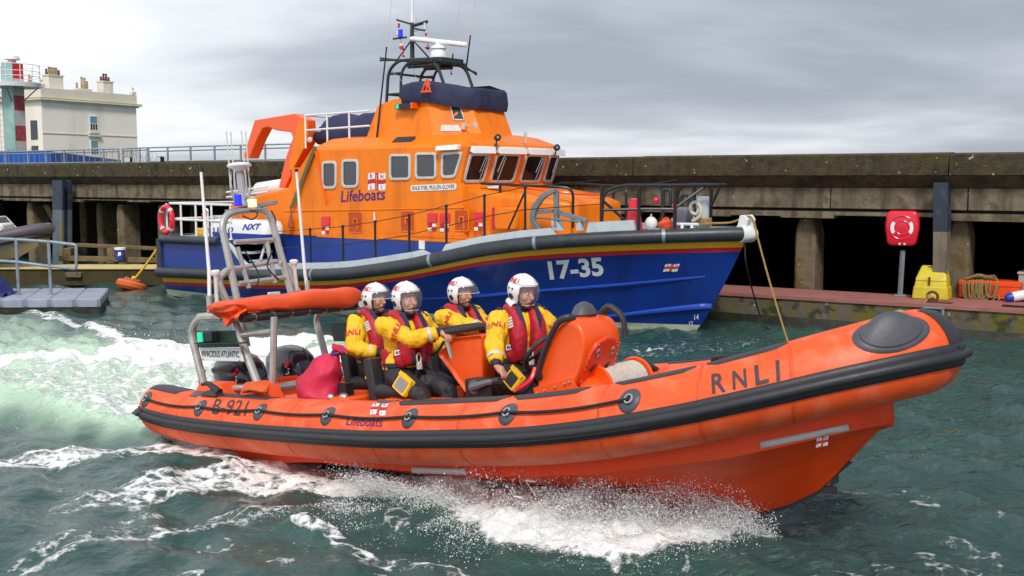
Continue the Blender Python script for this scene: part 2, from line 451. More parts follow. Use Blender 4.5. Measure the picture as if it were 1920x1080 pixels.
M_SHADE = mat('undercroft_shade_concrete', (0.012, 0.011, 0.009), .95, var=.4, scale=2)  # near-black base puts the deep shade under the deck into the colour
M_QUAYF = mat('quay_face_algae', (0.12, 0.10, 0.075), .85, var=.35, scale=2.2, bump=.5, bscale=10, dirt=.95, dcol=(.13, .115, .006), dscale=3.6, streak=True, dlo=.42, dhi=.60, spots=.85, scol=(.022, .022, .012), sscale=4.5, fleck=7)
M_REDPAINT = mat('faded_red_quay_paint', (0.34, 0.125, 0.11), .75, var=.15, scale=3, dirt=.5, dcol=(.2, .09, .08), dscale=2.2)

wall = empty('harbour_wall', W.M, 'long weathered concrete harbour wall on piers with a dark open undercroft, behind both lifeboats', 'wall')
X0, X1 = -46.0, 17.0
mb = MB()
seg = 6.3; x = X0
while x < X1:                                            # coping blocks with a thin open joint
    b = min(x + seg - .015, X1); dz = random.uniform(-.012, .012)
    mb.prism([(x, -.24, 2.80), (x, -.24, 3.20 + dz), (x, .42, 3.24 + dz), (x, .42, 2.80)], (b - x, 0, 0)); x += seg
mb.build('coping', M_CONCT, wall, bevel=.02)
mb = MB(); mb.prism([(X0, -.22, 2.797), (X0, .40, 2.797), (X0, .40, 2.58), (X0, .02, 2.58)], (X1 - X0, 0, 0))
mb.build('corbel', M_CONCS, wall)
mb = MB(); x = X0 + 1.1
while x < X1:
    mb.box((x + 1.24, .2, 2.375), (2.46, .4, .40)); x += 2.48
mb.build('panel_course', M_CONC, wall, bevel=.012)
mb = MB(); mb.box(((X0 + X1) / 2, .25, 2.145), (X1 - X0, .36, .05)); mb.build('shadow_joint', M_SHADE, wall)
mb = MB()
x = X0
while x < X1:                                            # edge beam, its lower edge broken away here and there
    b = min(x + 1.05, X1); z0 = 1.985 + random.choice((0, 0, .03, .06)) + (0.05 if x < -12 else 0)
    mb.box(((x + b) / 2, .17, (z0 + 2.118) / 2), (b - x, .36, 2.118 - z0)); x += 1.05
mb.build('edge_beam', M_CONC, wall)
mb = MB()
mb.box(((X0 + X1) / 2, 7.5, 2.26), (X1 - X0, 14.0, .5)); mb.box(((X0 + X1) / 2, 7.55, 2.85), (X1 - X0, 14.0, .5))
mb.build('quay_deck', M_SHADE, wall)
mb = MB(); mb.box(((X0 + X1) / 2, 14.3, .7), (X1 - X0, .5, 3.4)); mb.build('back_wall', M_SHADE, wall)
mb = MB(); mb.box((X0 - .3, 7, .8), (.5, 14.6, 3.5)); mb.box((X1 + .3, 7, .8), (.5, 14.6, 3.5)); mb.build('end_wall', M_SHADE, wall)
def pier(x, w, z0, brace=False, y=.42):
    mb = MB()
    r = []
    for z, k in ((z0, 1.0), (1.62, 1.0), (1.80, .86), (1.97, .60)):
        a = w / 2 * k; d = .62
        c = .05
        r.append([(x - a + c, y - .2, z), (x + a - c, y - .2, z), (x + a, y - .2 + c, z), (x + a, y - .2 + d, z), (x - a, y - .2 + d, z), (x - a, y - .2 + c, z)])
    mb.loft(r); mb.build('pier', M_PIER, wall, bevel=.015)
    if brace:
        m = MB(); m.prism([(x + .32, y + .1, 1.9), (x + .62, y + .1, 1.9), (x + 1.05, y + .1, 1.3), (x + 1.0, y + .1, 1.05)], (0, .25, 0))
        m.build('brace', M_PIER, wall)
px = lambda u, v=450, y=.25: W.at(u, v, 1, y).x
pier(px(1510), .42, .3); pier(px(1797), .40, .3); pier(px(1950), .42, .3); pier(px(2150), .42, .3)
pier(px(226, 430), .34, -.6); pier(px(57, 430), .34, -.6, True); pier(px(147, 430), .3, -.6, y=1.2); pier(px(-120, 430), .4, -.6, True)
for x in (-17.5, -14.2, -11.0, -7.8, -4.6, -1.4): pier(x, .4, -.6)
for x in np.arange(-40, 14, 3.1): pier(float(x), .4, -.8, y=5.0)

# walkway along the foot of the wall
walk = MB()
walk.prism([(-2.6, -1.25, .56), (-2.6, .18, .56), (-2.6, .18, .50), (-2.6, -1.25, .50)], (19.5, 0, 0))
tag(walk.build('walkway', M_REDPAINT, None), kind='structure').matrix_basis = W.M
kb = MB(); kb.prism([(-2.6, -1.22, .497), (-2.6, .2, .497), (-2.6, .2, -1.5), (-2.6, -1.22, -1.5)], (19.5, 0, 0))
kb.prism([(-2.6, .2, .2), (-2.6, 14.0, .2), (-2.6, 14.0, -1.5), (-2.6, .2, -1.5)], (19.5, 0, 0), 1)  # undercroft floor: its black colour stands for the shade beneath the deck
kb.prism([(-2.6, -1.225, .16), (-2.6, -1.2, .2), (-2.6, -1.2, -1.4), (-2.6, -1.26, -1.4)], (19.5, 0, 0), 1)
quay = tag(kb.build('quay', [M_QUAYF, M_WETSHADE], None), kind='structure'); quay.matrix_basis = W.M

def column(name, u0, u1, vt, vb, y, label, col, cap=True):
    a = W.at(u0, vt, 1, y); b = W.at(u1, vt, 1, y); c = W.at((u0 + u1) / 2, vb, 1, y)
    w = b.x - a.x; z1 = a.z; z0 = min(c.z, .5)
    o = empty(name, W.M @ Matrix.Translation(((a.x + b.x) / 2, y, 0)), label, 'post', 'steel guide posts against the wall')
    lean = (c.x - (a.x + b.x) / 2)
    def col_piece(zA, zB, m, grow=0):
        mb = MB(); f = lambda z: lean * (z1 - z) / (z1 - z0)
        for yy in (-.16, .12):
            mb.hexa([(f(zz) + sx * (w / 2 + grow), yy + sy * .035, zz) for sx in (-1, 1) for sy in (-1, 1) for zz in (zA, zB)])
        mb.hexa([(f(zz) + sx * .05, sy * .13, zz) for sx in (-1, 1) for sy in (-1, 1) for zz in (zA, zB)])
        return mb.build('column' if not grow else 'painted_head', m, o)
    zs = z1 - (z1 - .56) * .42
    col_piece(z0 - .8 if u0 < 900 else z0, zs, col); col_piece(zs, z1, M_COLTOP, .006)
    return o
M_COLTOP = mat('dark_blue_grey_paint', (0.022, 0.035, 0.055), .5, var=.25, scale=4, dirt=.3, dcol=(.1, .12, .14), dscale=5)
M_COL = mat('worn_column_paint', (0.17, 0.14, 0.10), .6, var=.4, scale=3, dirt=.8, dcol=(.06, .045, .025), dscale=4, streak=True)
M_COLL = mat('algae_column_paint', (0.10, 0.13, 0.15), .6, var=.35, scale=3, dirt=.9, dcol=(.22, .17, .02), dscale=3, streak=True)
column('guide_post', 1755, 1781, 342, 498, -.12, 'dark topped steel guide post behind the yellow grit bin', M_COL)
column('guide_post', 109, 127, 338, 470, -.4, 'blue grey steel guide post standing at the bow of the grey moored boat', M_COLL)

# ---- rails on the wall top
def rail_run(name, us, vtop, vmid, vlow, label, y=.3, bars=0):
    P = lambda u, v: W.at(u, v, 1, y)
    r = empty(name, W.M, label, 'railing', 'railings along the wall top')
    for k, vv in enumerate((vtop, vmid, vlow)):
        mb = MB(); mb.tube([P(us[0], vv[0]), P(us[-1], vv[1])], .022, 6); mb.build('rail', M_GALV, r)
    for i, u in enumerate(us):
        f = (u - us[0]) / (us[-1] - us[0])
        a = P(u, vtop[0] + (vtop[1] - vtop[0]) * f)
        mb = MB(); mb.box((a.x, y, (a.z + 3.2) / 2), (.05, .035, a.z - 3.19)); mb.build('post', M_GALV, r)
    if bars:
        A, B = P(us[0], vmid[0]), P(us[-1], vmid[1]); C = P(us[0], vlow[0])
        for k in range(bars):
            mb = MB(); p = A.lerp(B, k / (bars - 1)); mb.tube([p, (p.x, p.y, C.z)], .008, 5); mb.build('bar', M_GALV, r)
    return r
rail_run('railing', [278, 314, 357, 402, 451, 497, 545], (277, 270), (284, 277), (303, 299), 'pale steel railing on the wall top right of the floodlights')
rail_run('railing', [-30, 10, 52, 86, 120, 157, 194, 222], (286, 279), (290, 284), (307, 304), 'steel railing on the wall top in front of the blue hoarding', y=.32, bars=26)
rail_run('railing', [230, 246, 262, 276], (279, 277), (283, 281), (306, 304), 'short close-barred steel railing between the two floodlights', y=.34, bars=12)

def floodlight(u, v, label, tilt):
    p = W.at(u, v, 1, .12)
    o = empty('floodlight', W.M @ Matrix.Translation((p.x, p.y, 3.2)) @ Matrix.Rotation(rad(tilt), 4, 'Z'), label, 'floodlight', 'floodlights on the wall')
    mb = MB(); mb.prism([(-.10, -.08, .20), (-.10, .05, .18), (-.10, .05, .06), (-.10, -.08, .03)], (.2, 0, 0)); mb.build('housing', M_BLACKM, o, bevel=.01)
    mb = MB(); mb.prism([(-.085, -.083, .185), (-.085, -.083, .045), (-.085, -.087, .045), (-.085, -.087, .185)], (.17, 0, 0)); mb.build('lens', M_FRAME, o)
    mb = MB(); mb.tube([(-.11, 0, .12), (-.11, 0, .0), (.11, 0, .0), (.11, 0, .12)], .012, 6); mb.build('bracket', M_BLACKM, o)
floodlight(241, 300, 'black floodlight tilted sideways on the wall, left of the other', 25)
floodlight(302, 300, 'black floodlight standing upright on the wall, below the pale railing', -5)

# ---- hoarding, building, light tower behind the wall
M_HOARD = mat('blue_hoarding_paint', (0.012, 0.10, 0.46), .5, var=.12, scale=2)
h = empty('hoarding', (0, 0, 0), 'bright blue sheet hoarding running behind the wall-top railing', 'hoarding')
pts = [(-60, 38, 3.74), (100, 39.0, 3.74), (232, 53.0, 3.66)]
P3 = [V(((u - 960) / FPX * Y, Y, zt)) for u, Y, zt in pts]
for a, b in zip(P3, P3[1:]):
    n = max(4, int((b - a).length / .28)); mb = MB(); rows = [[], []]
    d = (b - a).normalized(); nn = V((d.y, -d.x, 0))
    for i in range(n * 2 + 1):
        p = a.lerp(b, i / (n * 2)) + nn * (.02 if i % 2 else 0); rows[1].append((p.x, p.y, p.z)); rows[0].append((p.x, p.y, 3.0))
    back = [[tuple(V(q) - nn * .06) for q in r] for r in rows]
    mb.loft([rows[0], rows[1], back[1], back[0], rows[0]], closed=False); mb.build('sheet', M_HOARD, h, smooth=0)

M_STUCCO = mat('cream_stucco', (0.88, 0.82, 0.73), .85, var=.05, scale=.4, bump=.08, bscale=3, dirt=.25, dcol=(.5, .44, .37), dscale=.6, streak=True)
M_STUCD = mat('weathered_stucco', (0.72, 0.67, 0.58), .9, var=.12, scale=.5, dirt=.5, dcol=(.3, .27, .21), dscale=.5)
M_GUTTER = mat('yellowed_gutter', (0.52, 0.42, 0.11), .7, var=.3, scale=.8)
M_PANEB = mat('sash_glass', (0.16, 0.30, 0.36), .15, var=.2, scale=1)
M_PANED = mat('dark_sash_glass', (0.02, 0.045, 0.06), .1, var=.3, scale=1)
M_POTS = mat('terracotta_pot', (0.14, 0.035, 0.025), .8, var=.2)
M_POTY = mat('buff_pot', (0.36, 0.26, 0.13), .8, var=.2)
BF = Frame((-37.05, 85.0, 0), -60)          # x along the broad face, y to the left and away
bld = empty('house', BF.M, 'cream rendered house with chimney pots behind the wall, beside the striped tower', 'house')
mb = MB(); mb.box((4.65, 3.0, 5.5), (9.3, 6.0, 6.6)); mb.build('wall', M_STUCCO, bld)
mb = MB(); mb.box((2.5, 8.0, 4.6), (5.0, 4.0, 6.6)); mb.build('side_wing', M_STUCCO, bld)
mb = MB(); mb.box((2.5, 8.0, 8.1), (5.3, 4.2, .4)); mb.build('side_parapet', M_STUCD, bld)
mb = MB()
def rim(zA, zB, g): mb.box((4.65, 3.0, (zA + zB) / 2), (9.3 + 2 * g, 6 + 2 * g, zB - zA))
rim(8.803, 8.92, .18); rim(8.923, 9.04, .36); rim(9.12, 9.9, .06)
mb.build('parapet', M_STUCD, bld, bevel=.02)
mb = MB(); mb.box((4.65, 3.0, 9.08), (10.04, 6.7, .075)); mb.build('gutter', M_GUTTER, bld)
mb = MB(); mb.box((4.65, -.03, 6.35), (9.3, .05, .06)); mb.box((4.65, -.03, 3.75), (9.3, .05, .06)); mb.build('string_course', M_STUCD, bld)
def house_window(x, z, hood):
    fr = MB(); fr.box((x, -.02, z + .58), (.80, .06, .07)); fr.box((x, -.02, z - .58), (.80, .06, .07))
    for s in (-1, 1): fr.box((x + s * .38, -.02, z), (.07, .06, 1.09))
    f = fr.build('window', M_WHITE, bld)
    m = MB(); m.box((x, -.012, z + .26), (.69, .02, .57)); m.build('blind', M_PANEB, f)
    m = MB(); m.box((x, -.012, z - .29), (.69, .02, .52)); m.build('pane', M_PANED, f)
    m = MB(); m.box((x - .12, -.032, z - .29), (.035, .02, .52)); m.box((x + .12, -.032, z - .29), (.035, .02, .52)); m.box((x, -.032, z - .03), (.69, .024, .04)); m.build('glazing_bars', M_WHITE, f)
    m = MB(); m.box((x, -.10, z - .78), (1.0, .2, .09)); m.build('sill', M_STUCD, f)
    if hood: m = MB(); m.box((x, -.12, z + .98), (1.2, .24, .12)); m.build('hood', M_STUCD, f)
house_window(4.85, 7.30, False); house_window(4.85, 5.30, True)
for y, z in ((1.0, 6.6), (1.0, 4.6), (3.2, 6.4)):
    m = MB(); m.box((-.02, y, z), (.05, .8, 1.5)); m.build('side_window', M_PANED, bld)
def chimney(x, y, w, z1, pots):
    mb = MB(); mb.box((x, y, (9.6 + z1) / 2), (w, .8, z1 - 9.6)); mb.box((x, y, z1 + .04), (w + .14, .94, .09)); c = mb.build('chimney', M_STUCD, bld)
    for dx, hh, m in pots:
        q = MB(); q.lathe([(.11, z1 + .087), (.075, z1 + hh * 1.1), (.10, z1 + hh * 1.12), (.10, z1 + hh * 1.3)], (x + dx, y, 0), 8); q.build('chimney_pot', m, c)
chimney(2.2, 1.4, 1.35, 11.0, [(-.58, .42, M_POTS), (-.33, .56, M_POTY), (-.1, .54, M_POTY), (.13, .54, M_POTY), (.35, .54, M_POTY), (.57, .4, M_POTS)])
chimney(7.3, 1.4, 1.0, 10.9, [(-.4, .35, M_POTS), (-.14, .55, M_POTS), (.12, .55, M_POTS), (.38, .35, M_POTS)])
chimney(.75, 2.2, .5, 10.35, [(-.12, .55, M_POTY), (.13, .45, M_POTY)])
chimney(5.9, 2.6, 1.3, 10.2, [(-.5, .45, M_POTY), (0, .85, M_POTY), (.28, .8, M_POTY), (.52, .6, M_POTY)])
for x in (.15, 9.1):
    m = MB(); m.box((x, .12, 10.05), (.4, .4, .24)); m.lathe([(.06, 10.17), (.05, 10.34), (.13, 10.42), (.12, 10.52), (.03, 10.6)], (x, .12, 0), 8); m.build('finial', M_STUCD, bld)

M_TEAL = mat('faded_teal_paint', (0.28, 0.47, 0.44), .7, var=.2, scale=2, dirt=.4, dcol=(.45, .5, .48), dscale=2)
M_TRED = mat('faded_red_paint', (0.42, 0.05, 0.07), .7, var=.15, scale=2, dirt=.3, dcol=(.5, .25, .25), dscale=3)
M_TREDB = mat('fresh_red_paint', (0.65, 0.012, 0.015), .5, var=.08)
M_TWHT = mat('worn_white_paint', (0.58, 0.55, 0.52), .7, var=.12, scale=2, dirt=.3, dcol=(.4, .36, .32), dscale=2)
TF = Frame((-27.66, 60.0, 0), 20)           # square shaft seen on its edge
tw = empty('light_tower', TF.M, 'square harbour light tower with teal left face and red and white bands', 'tower')
hs = .38
bands = [(2.8, 4.03, M_TRED), (4.03, 4.83, M_TWHT), (4.83, 5.68, M_TRED), (5.68, 6.5, M_TWHT), (6.5, 7.32, M_TRED), (7.32, 8.25, M_TWHT), (8.25, 9.12, M_TREDB)]
for a, b, m in bands:
    mb = MB(); mb.box((0, 0.0, (a + b) / 2), (2 * hs, 2 * hs, b - a)); mb.build('painted_band', m, tw)
mb = MB(); mb.box((0, -hs - .012, 6.0), (2 * hs - .004, .06, 6.3)); mb.build('teal_face', M_TEAL, tw)
mb = MB(); mb.lathe([(1.42, 7.78), (1.45, 8.02)], (0, 0, 0), 28); mb.build('gallery', M_WHITE, tw)
mb = MB()
for zz in (8.35, 8.62, 8.98): mb.tube([(1.4 * math.cos(t), 1.4 * math.sin(t), zz) for t in np.linspace(0, 2 * math.pi, 25)[:-1]], .022, 5, closed=True)
for k in range(12):
    t = k * math.pi / 6; mb.tube([(1.4 * math.cos(t), 1.4 * math.sin(t), 8.0), (1.4 * math.cos(t), 1.4 * math.sin(t), 8.98)], .022, 5)
mb.build('gallery_rail', M_WHITE, tw)
mb = MB()
for k in range(4):
    t = k * math.pi / 2 + .5; mb.tube([(.36 * math.cos(t), .36 * math.sin(t), 6.9), (1.3 * math.cos(t), 1.3 * math.sin(t), 7.78)], .035, 5)
mb.build('strut', M_GALV, tw)
mb = MB(); mb.lathe([(.2, 9.12), (.2, 9.25), (.42, 9.3), (.36, 9.48), (.1, 9.52)], (0, 0, 0), 10); mb.build('lantern', M_WHITE, tw)
mb = MB()
for s in (-.12, .12): mb.tube([(-.85 + s, -.1, 2.9), (-.85 + s, -.1, 9)], .02, 5)
for z in np.arange(3, 8.9, .3): mb.tube([(-.97, -.1, z), (-.73, -.1, z)], .015, 4)
mb.build('ladder', M_TWHT, tw)

# razor wire and bushes at the foot of the tower
M_WIRE = mat('razor_wire', (.3, .27, .24), .5, metal=.5)
mb = MB(); pts = []
a, b = V((-22.6, 46, 3.62)), V((-16.6, 50, 3.62))
for i in range(420):
    t = i / 419; p = a.lerp(b, t); an = i * .62; pts.append(p + V((math.cos(an) * .1, math.sin(an) * .2, math.sin(an) * .28 + .1 + .08 * math.sin(i * .13))))
mb.tube(pts, .008, 3, cap=False); tag(mb.build('razor_wire', M_WIRE, None), 'coils of rusty razor wire below the cream house', 'wire')
M_LEAF = mat('leaf_green', (0.05, 0.10, 0.015), .7, var=.5, scale=1.2)
M_TRUNK = mat('bark', (0.08, .06, .04), .9)
def bush(loc, r, label, n=900):
    o = empty('tree', loc, label, 'tree', 'trees left of the tower')
    mb = MB(); mb.tube([(0, 0, -3), (0.05, 0, -1), (0, .1, .2)], [.12, .09, .03], 7); mb.build('trunk', M_TRUNK, o)
    mb = MB()
    for i in range(n):
        d = V(RNG.normal(size=3)).normalized(); q = d * r * (RNG.random() ** .4) * (1 + .25 * noise.noise(d * 2.2))
        q.z *= .8; s = r * .07; a = V(RNG.normal(size=3)).normalized() * s; b = d.cross(a).normalized() * s * .6
        mb.add([q - a, q - b, q + a, q + b], [(0, 1, 2, 3)])
    mb.build('crown', M_LEAF, o, smooth=0, fixn=False)
bush((-28.4, 57, 3.9), 1.0, 'rounded green treetop beyond the wall at the left edge')
bush((-31.0, 60, 4.2), 1.3, 'second green treetop beside the first, farther left', 1000)

# ================================================================== left corner: dock, bucket, moored boat, pontoon
M_TIMB = mat('weathered_timber', (0.17, 0.12, 0.06), .9, var=.4, scale=5, bump=.6, bscale=25, dirt=.7, dcol=(.04, .03, .015), dscale=6)
M_DOCKY = mat('pale_yellow_boards', (0.62, 0.50, 0.20), .8, var=.15, scale=4, dirt=.4, dcol=(.4, .31, .12), dscale=5)
M_DOCKF = mat('mossy_dock_face', (0.06, 0.045, 0.014), .9, var=.6, scale=3, bump=.6, bscale=12, dirt=.95, dcol=(.03, .025, .012), dscale=3)
dock = empty('dock', (0, 0, 0), 'low timber dock with pale yellow top boards below the wall', 'dock')
mb = MB(); mb.box((-13.0, 28.1, .435), (9.6, 1.2, .03)); mb.build('deck_boards', M_DOCKY, dock)
mb = MB(); mb.box((-13.0, 28.12, .2), (9.55, 1.14, .435)); mb.build('dock_face', M_DOCKF, dock, bevel=.02)
mb = MB(); mb.box((-13, 28.2, -.35), (9.5, 1.1, .6)); mb.build('dock_float', M_WETSHADE, dock)
mb = MB(); mb.box((-11.35, 27.5, .27), (.42, .1, .14)); mb.build('fender_block', M_TIMB, dock, bevel=.02)
def timber(a, b, w, hgt, label, m=M_TIMB):
    a, b = V(a), V(b); o = MB(); d = (b - a).normalized(); s = V((-d.y, d.x, 0)) * w / 2; u = V((0, 0, hgt / 2))
    o.hexa([p + s * i + u * k for p in (a, b) for i in (-1, 1) for k in (-1, 1)])
    return tag(o.build('timber_beam', m, None, bevel=.015), label, 'beam', 'old timbers lying on the dock')
timber((-12.0, 29.4, .93), (-8.2, 29.9, .72), .22, .10, 'long split timber beam on the dock behind the blue bucket')
timber((-12.3, 28.95, .60), (-8.6, 29.1, .50), .2, .14, 'dark lower timber beam on the dock under the blue bucket')
mb = MB()
for x in (-12.1, -10.9, -9.6): mb.box((x, 29.3, .66), (.2, .8, .42))
tag(mb.build('trestle', M_TIMB, None, bevel=.02), 'row of short timber trestles holding up the dock beams', 'trestle')
p = on_plane(226, 493, (0, 28.75, 0), (0, 1, 0))
bk = empty('bucket', (p.x, 28.75, .575), 'blue plastic bucket with white rim on the dock timbers', 'bucket')
mb = MB(); mb.lathe([(.115, 0), (.135, .29), (.125, .29), (.108, .02)], (0, 0, 0), 18); mb.build('tub', M_BLUEP, bk)
mb = MB(); mb.lathe([(.150, .27), (.152, .325), (.14, .33), (.128, .325)], (0, 0, 0), 18); mb.build('rim', M_WHITE, bk)
mb = MB(); mb.box((.03, -.128, .16), (.08, .012, .10)); mb.build('paper_label', M_WHITE, bk)
mb = MB(); mb.tube([(-.15, 0, .28), (-.13, -.12, .16), (0, -.17, .1), (.13, -.12, .16), (.15, 0, .28)], .006, 5); mb.build('handle', M_STEEL, bk)

# grey moored boat at the left edge
M_BGREY = mat('mauve_grey_tube', (0.10, 0.085, 0.10), .55, var=.2, scale=3)
M_BBLK = mat('boat_shadow_black', (0.02, 0.02, 0.022), .6)
M_BEIGE = mat('beige_hull', (0.52, 0.46, 0.35), .5, var=.1, dirt=.3, dcol=(.2, .16, .1), dscale=4)
mbx = empty('inflatable_boat', (-14.5, 27.9, .45), 'moored inflatable boat with mauve grey tube, beige hull and windscreen', 'boat')
def tubeside(y):
    c = catmull([(-2.5, y, .55), (-.8, y, .58), (.6, y * .98, .68), (1.45, y * .8, .84), (2.15, y * .4, .98), (2.42, 0, 1.0)], 6)
    return c
mb = MB(); c = tubeside(-.75); mb.tube(c, [.155] * (len(c) - 3) + [.15, .145, .13], 14); c = tubeside(.75); mb.tube(c, [.155] * (len(c) - 3) + [.15, .145, .13], 14)
mb.build('tube', M_BGREY, mbx)
mb = MB(); c = tubeside(-.86); mb.tube([V(p) - V((0, .0, .17)) for p in c], .07, 8); mb.build('rubbing_strake', M_BBLK, mbx)  # black strip below the tube, drawn in for the tube's shadow on the hull
mb = MB(); rings = []
for x, hb, zk, zc in ((-2.4, .75, .05, .36), (-.5, .76, .04, .38), (.8, .66, .1, .48), (1.6, .42, .26, .64), (2.1, .1, .55, .82)):
    rings.append([(x, -hb, zc + .12), (x, -hb * .95, zc - .12), (x, 0, zk), (x, hb * .95, zc - .12), (x, hb, zc + .12)])
mb.loft(rings); mb.build('hull', M_BEIGE, mbx)
mb = MB(); mb.box((1.0, 0, .85), (.7, .7, .6)); mb.build('console', M_WHITE, mbx, bevel=.06)
mb = MB(); q = [(1.42, -.45, .90), (1.42, .45, .90), (1.10, .38, 1.30), (1.10, -.38, 1.30)]
mb.tube(bend(q + [q[0]], .05), .022, 6); w_ = mb.build('windscreen', M_WHITE, mbx)
mb = MB(); mb.add([V(p) for p in q] + [V(p) + V((-.02, 0, -.01)) for p in q], [(0, 1, 2, 3), (7, 6, 5, 4)]); mb.build('screen_glass', M_GLASSG, w_)
mb = MB(); mb.box((1.2, 0, .89), (.42, .94, .05)); mb.build('dash', M_WHITEG, mbx, bevel=.02)

# modular pontoon
pon = empty('pontoon', (0, 0, 0), 'low grey plastic float pontoon with dark slimy underside at the left edge', 'pontoon')
A = V((-8.42, 21.75, 0)); ux = V((-1, -.06, 0)).normalized(); uy = V((-.30, 1, 0)).normalized()
for i in range(8):
    for j in range(5):
        if i > 2 and j == 0 and i % 9 > 3: pass
        c = A + ux * (.28 + .50 * i) + uy * (.26 + .50 * j) + V((0, 0, .3 - .006 * j))
        mb = MB(); k = .252
        rg = [[c + ux * a * s + uy * b * s + V((0, 0, z)) for a, b in ((-.7, -1), (.7, -1), (1, -.7), (1, .7), (.7, 1), (-.7, 1), (-1, .7), (-1, -.7))] for z, s in ((-.17, k * .98), (-.05, k), (-.02, k * .985), (0, k * .90))]
        mb.loft(rg); mb.build('float_cube', M_GREYP, pon)
mb = MB(); c = A + ux * 2.1 + uy * 1.26
mb.prism([c + ux * a + uy * b + V((0, 0, -.30)) for a, b in ((-2.05, -1.22), (1.95, -1.22), (1.95, 1.2), (-2.05, 1.2))], (0, 0, .43)); mb.build('slimy_underside', M_WETSHADE, pon)
def pr(u, v, Y=22.6): return on_plane(u, v, (0, Y, 0), (0, 1, 0))
mb = MB(); mb.tube(bend([pr(-60, 446), pr(30, 449), pr(90, 453), pr(143, 459), pr(143, 504), pr(90, 499), pr(30, 491), pr(-60, 486)], .06), .034, 8); rl = mb.build('handrail', M_GALV, pon)
for u, v0, v1 in ((30, 446, 551), (91, 450, 556)):
    a = pr(u, v0); mb = MB(); mb.tube([a, (a.x - .0, a.y, .28)], .036, 8); mb.cyl((a.x, a.y, .29), (a.x, a.y, .31), .07); mb.build('rail_post', M_GALV, pon)
# crumpled tarpaulin on the pontoon
mb = MB(); rows = []
c0 = pr(-12, 525)
for i in range(26):
    r = []
    for j in range(20):
        a, b = i / 25, j / 19
        hgt = .82 * math.sin(math.pi * min(1, a * 1.05)) ** .7 * math.sin(math.pi * b) ** .5 * (1.25 - .8 * a)
        q = V((c0.x - .75 + 1.15 * a, 22.0 + 1.0 * b, .30 + max(0, hgt)))
        q += noise.noise_vector(V((a * 5, b * 4, 1.3))) * .13 * (1 if 0 < hgt else .0)
        q.z = max(q.z, .302); r.append(q)
    rows.append(r)
mb.grid(rows); tag(mb.build('tarpaulin', M_BLUET, None, smooth=60, sub=1), 'crumpled dark blue tarpaulin heaped on the pontoon end', 'tarpaulin')

# orange mooring float with its yellow rope
p = on_z(246, 541)
fl = empty('float', Matrix.Translation((p.x, p.y, .06)) @ Matrix.Rotation(rad(-14), 4, 'X') @ Matrix.Rotation(rad(12), 4, 'Y'), 'flat orange mooring float on the water beside the blue stern', 'float')
mb = MB(); mb.lathe([(.30, -.1), (.37, -.03), (.38, .06), (.33, .12), (.1, .14), (.02, .14)], (0, 0, 0), 24); mb.build('float_body', mat('buoy_orange', (.72, .13, .025), .5, var=.2, dirt=.3, dcol=(.3, .09, .03), dscale=6), fl)
mb = MB(); mb.lathe([(.22, .137), (.22, .165), (.05, .17)], (0, 0, 0), 18); mb.build('top_plate', mat('rust_orange', (.5, .13, .06), .7, var=.2), fl)
for t in range(5):
    mb = MB(); a = t * 1.257; mb.cyl((.16 * math.cos(a), .16 * math.sin(a), .16), (.16 * math.cos(a), .16 * math.sin(a), .2), .028, n=8); mb.build('bolt', M_STEEL, fl)
a = V((p.x + .05, p.y, .2))
b = on_plane(294, 467, (0, 26.6, 0), (0, 1, 0))
mb = MB(); mb.tube(rope_pts(a, b, .03), .028, 7); mb.ball(a + V((.02, 0, .06)), .06, nu=8, nv=6); tag(mb.build('yellow_strap', mat('yellow_webbing', (.75, .48, .02), .6), None), 'yellow strap from the orange float up to the blue stern', 'strap')

# ================================================================== things on the walkway at the right
WZ = .56
def on_walk(u, v): return on_z(u, v, WZ)
# life ring cabinet on its post
p = on_walk(1687, 556); pw = W.I @ p
lc = empty('lifebuoy_cabinet', W.M @ Matrix.Translation((pw.x, pw.y, WZ)) @ Matrix.Rotation(rad(8), 4, 'Z'), 'red lifebuoy cabinet with white ring segments on a grey post', 'cabinet')
mb = MB(); mb.tube([(0, 0.05, .02), (.02, 0.05, .86)], .045, 4); mb.box((0, .05, .02), (.2, .16, .03)); mb.build('post', M_GALV, lc, smooth=20)
cz = 1.20; mb = MB(); rr = []
out = [(-.25, -.31), (.25, -.31), (.31, .05), (.27, .34), (-.27, .34), (-.31, .05)]
sh = lambda k, y: [V((a.x * k, y, cz + .06 + a.z * k)) for a in rounded([(q[0], 0, q[1]) for q in out], .09)]
mb.loft([sh(.9, .09), sh(1.0, .05), sh(1.0, -.03), sh(.93, -.075), sh(.86, -.085)])
mb.build('cabinet_shell', M_REDP, lc, smooth=50)
cx0 = V((0, -.087, cz + .09))
mb = MB()
for k in (.215, .125): mb.tube([cx0 + V((k * math.cos(t), 0, k * math.sin(t))) for t in np.linspace(0, 2 * math.pi, 33)[:-1]], .012, 6, closed=True)
mb.build('moulded_ring', M_REDP, lc)
for t0 in (-.62, math.pi - .62):
    mb = MB(); rows = [[cx0 + V((r * math.cos(t0 + 1.24 * i / 12), -.006 if 0 < j < 3 else .003, r * math.sin(t0 + 1.24 * i / 12))) for i in range(13)] for j, r in enumerate((.135, .14, .20, .205))]
    mb.grid(rows); mb.build('white_segment', M_WHITEG, lc)
for x, s in ((-.03, .035), (.055, .035)):
    mb = MB(); mb.box((x, -.083, cz - .21), (.034, .012, .034)); mb.build('small_plate', M_WHITE, lc)

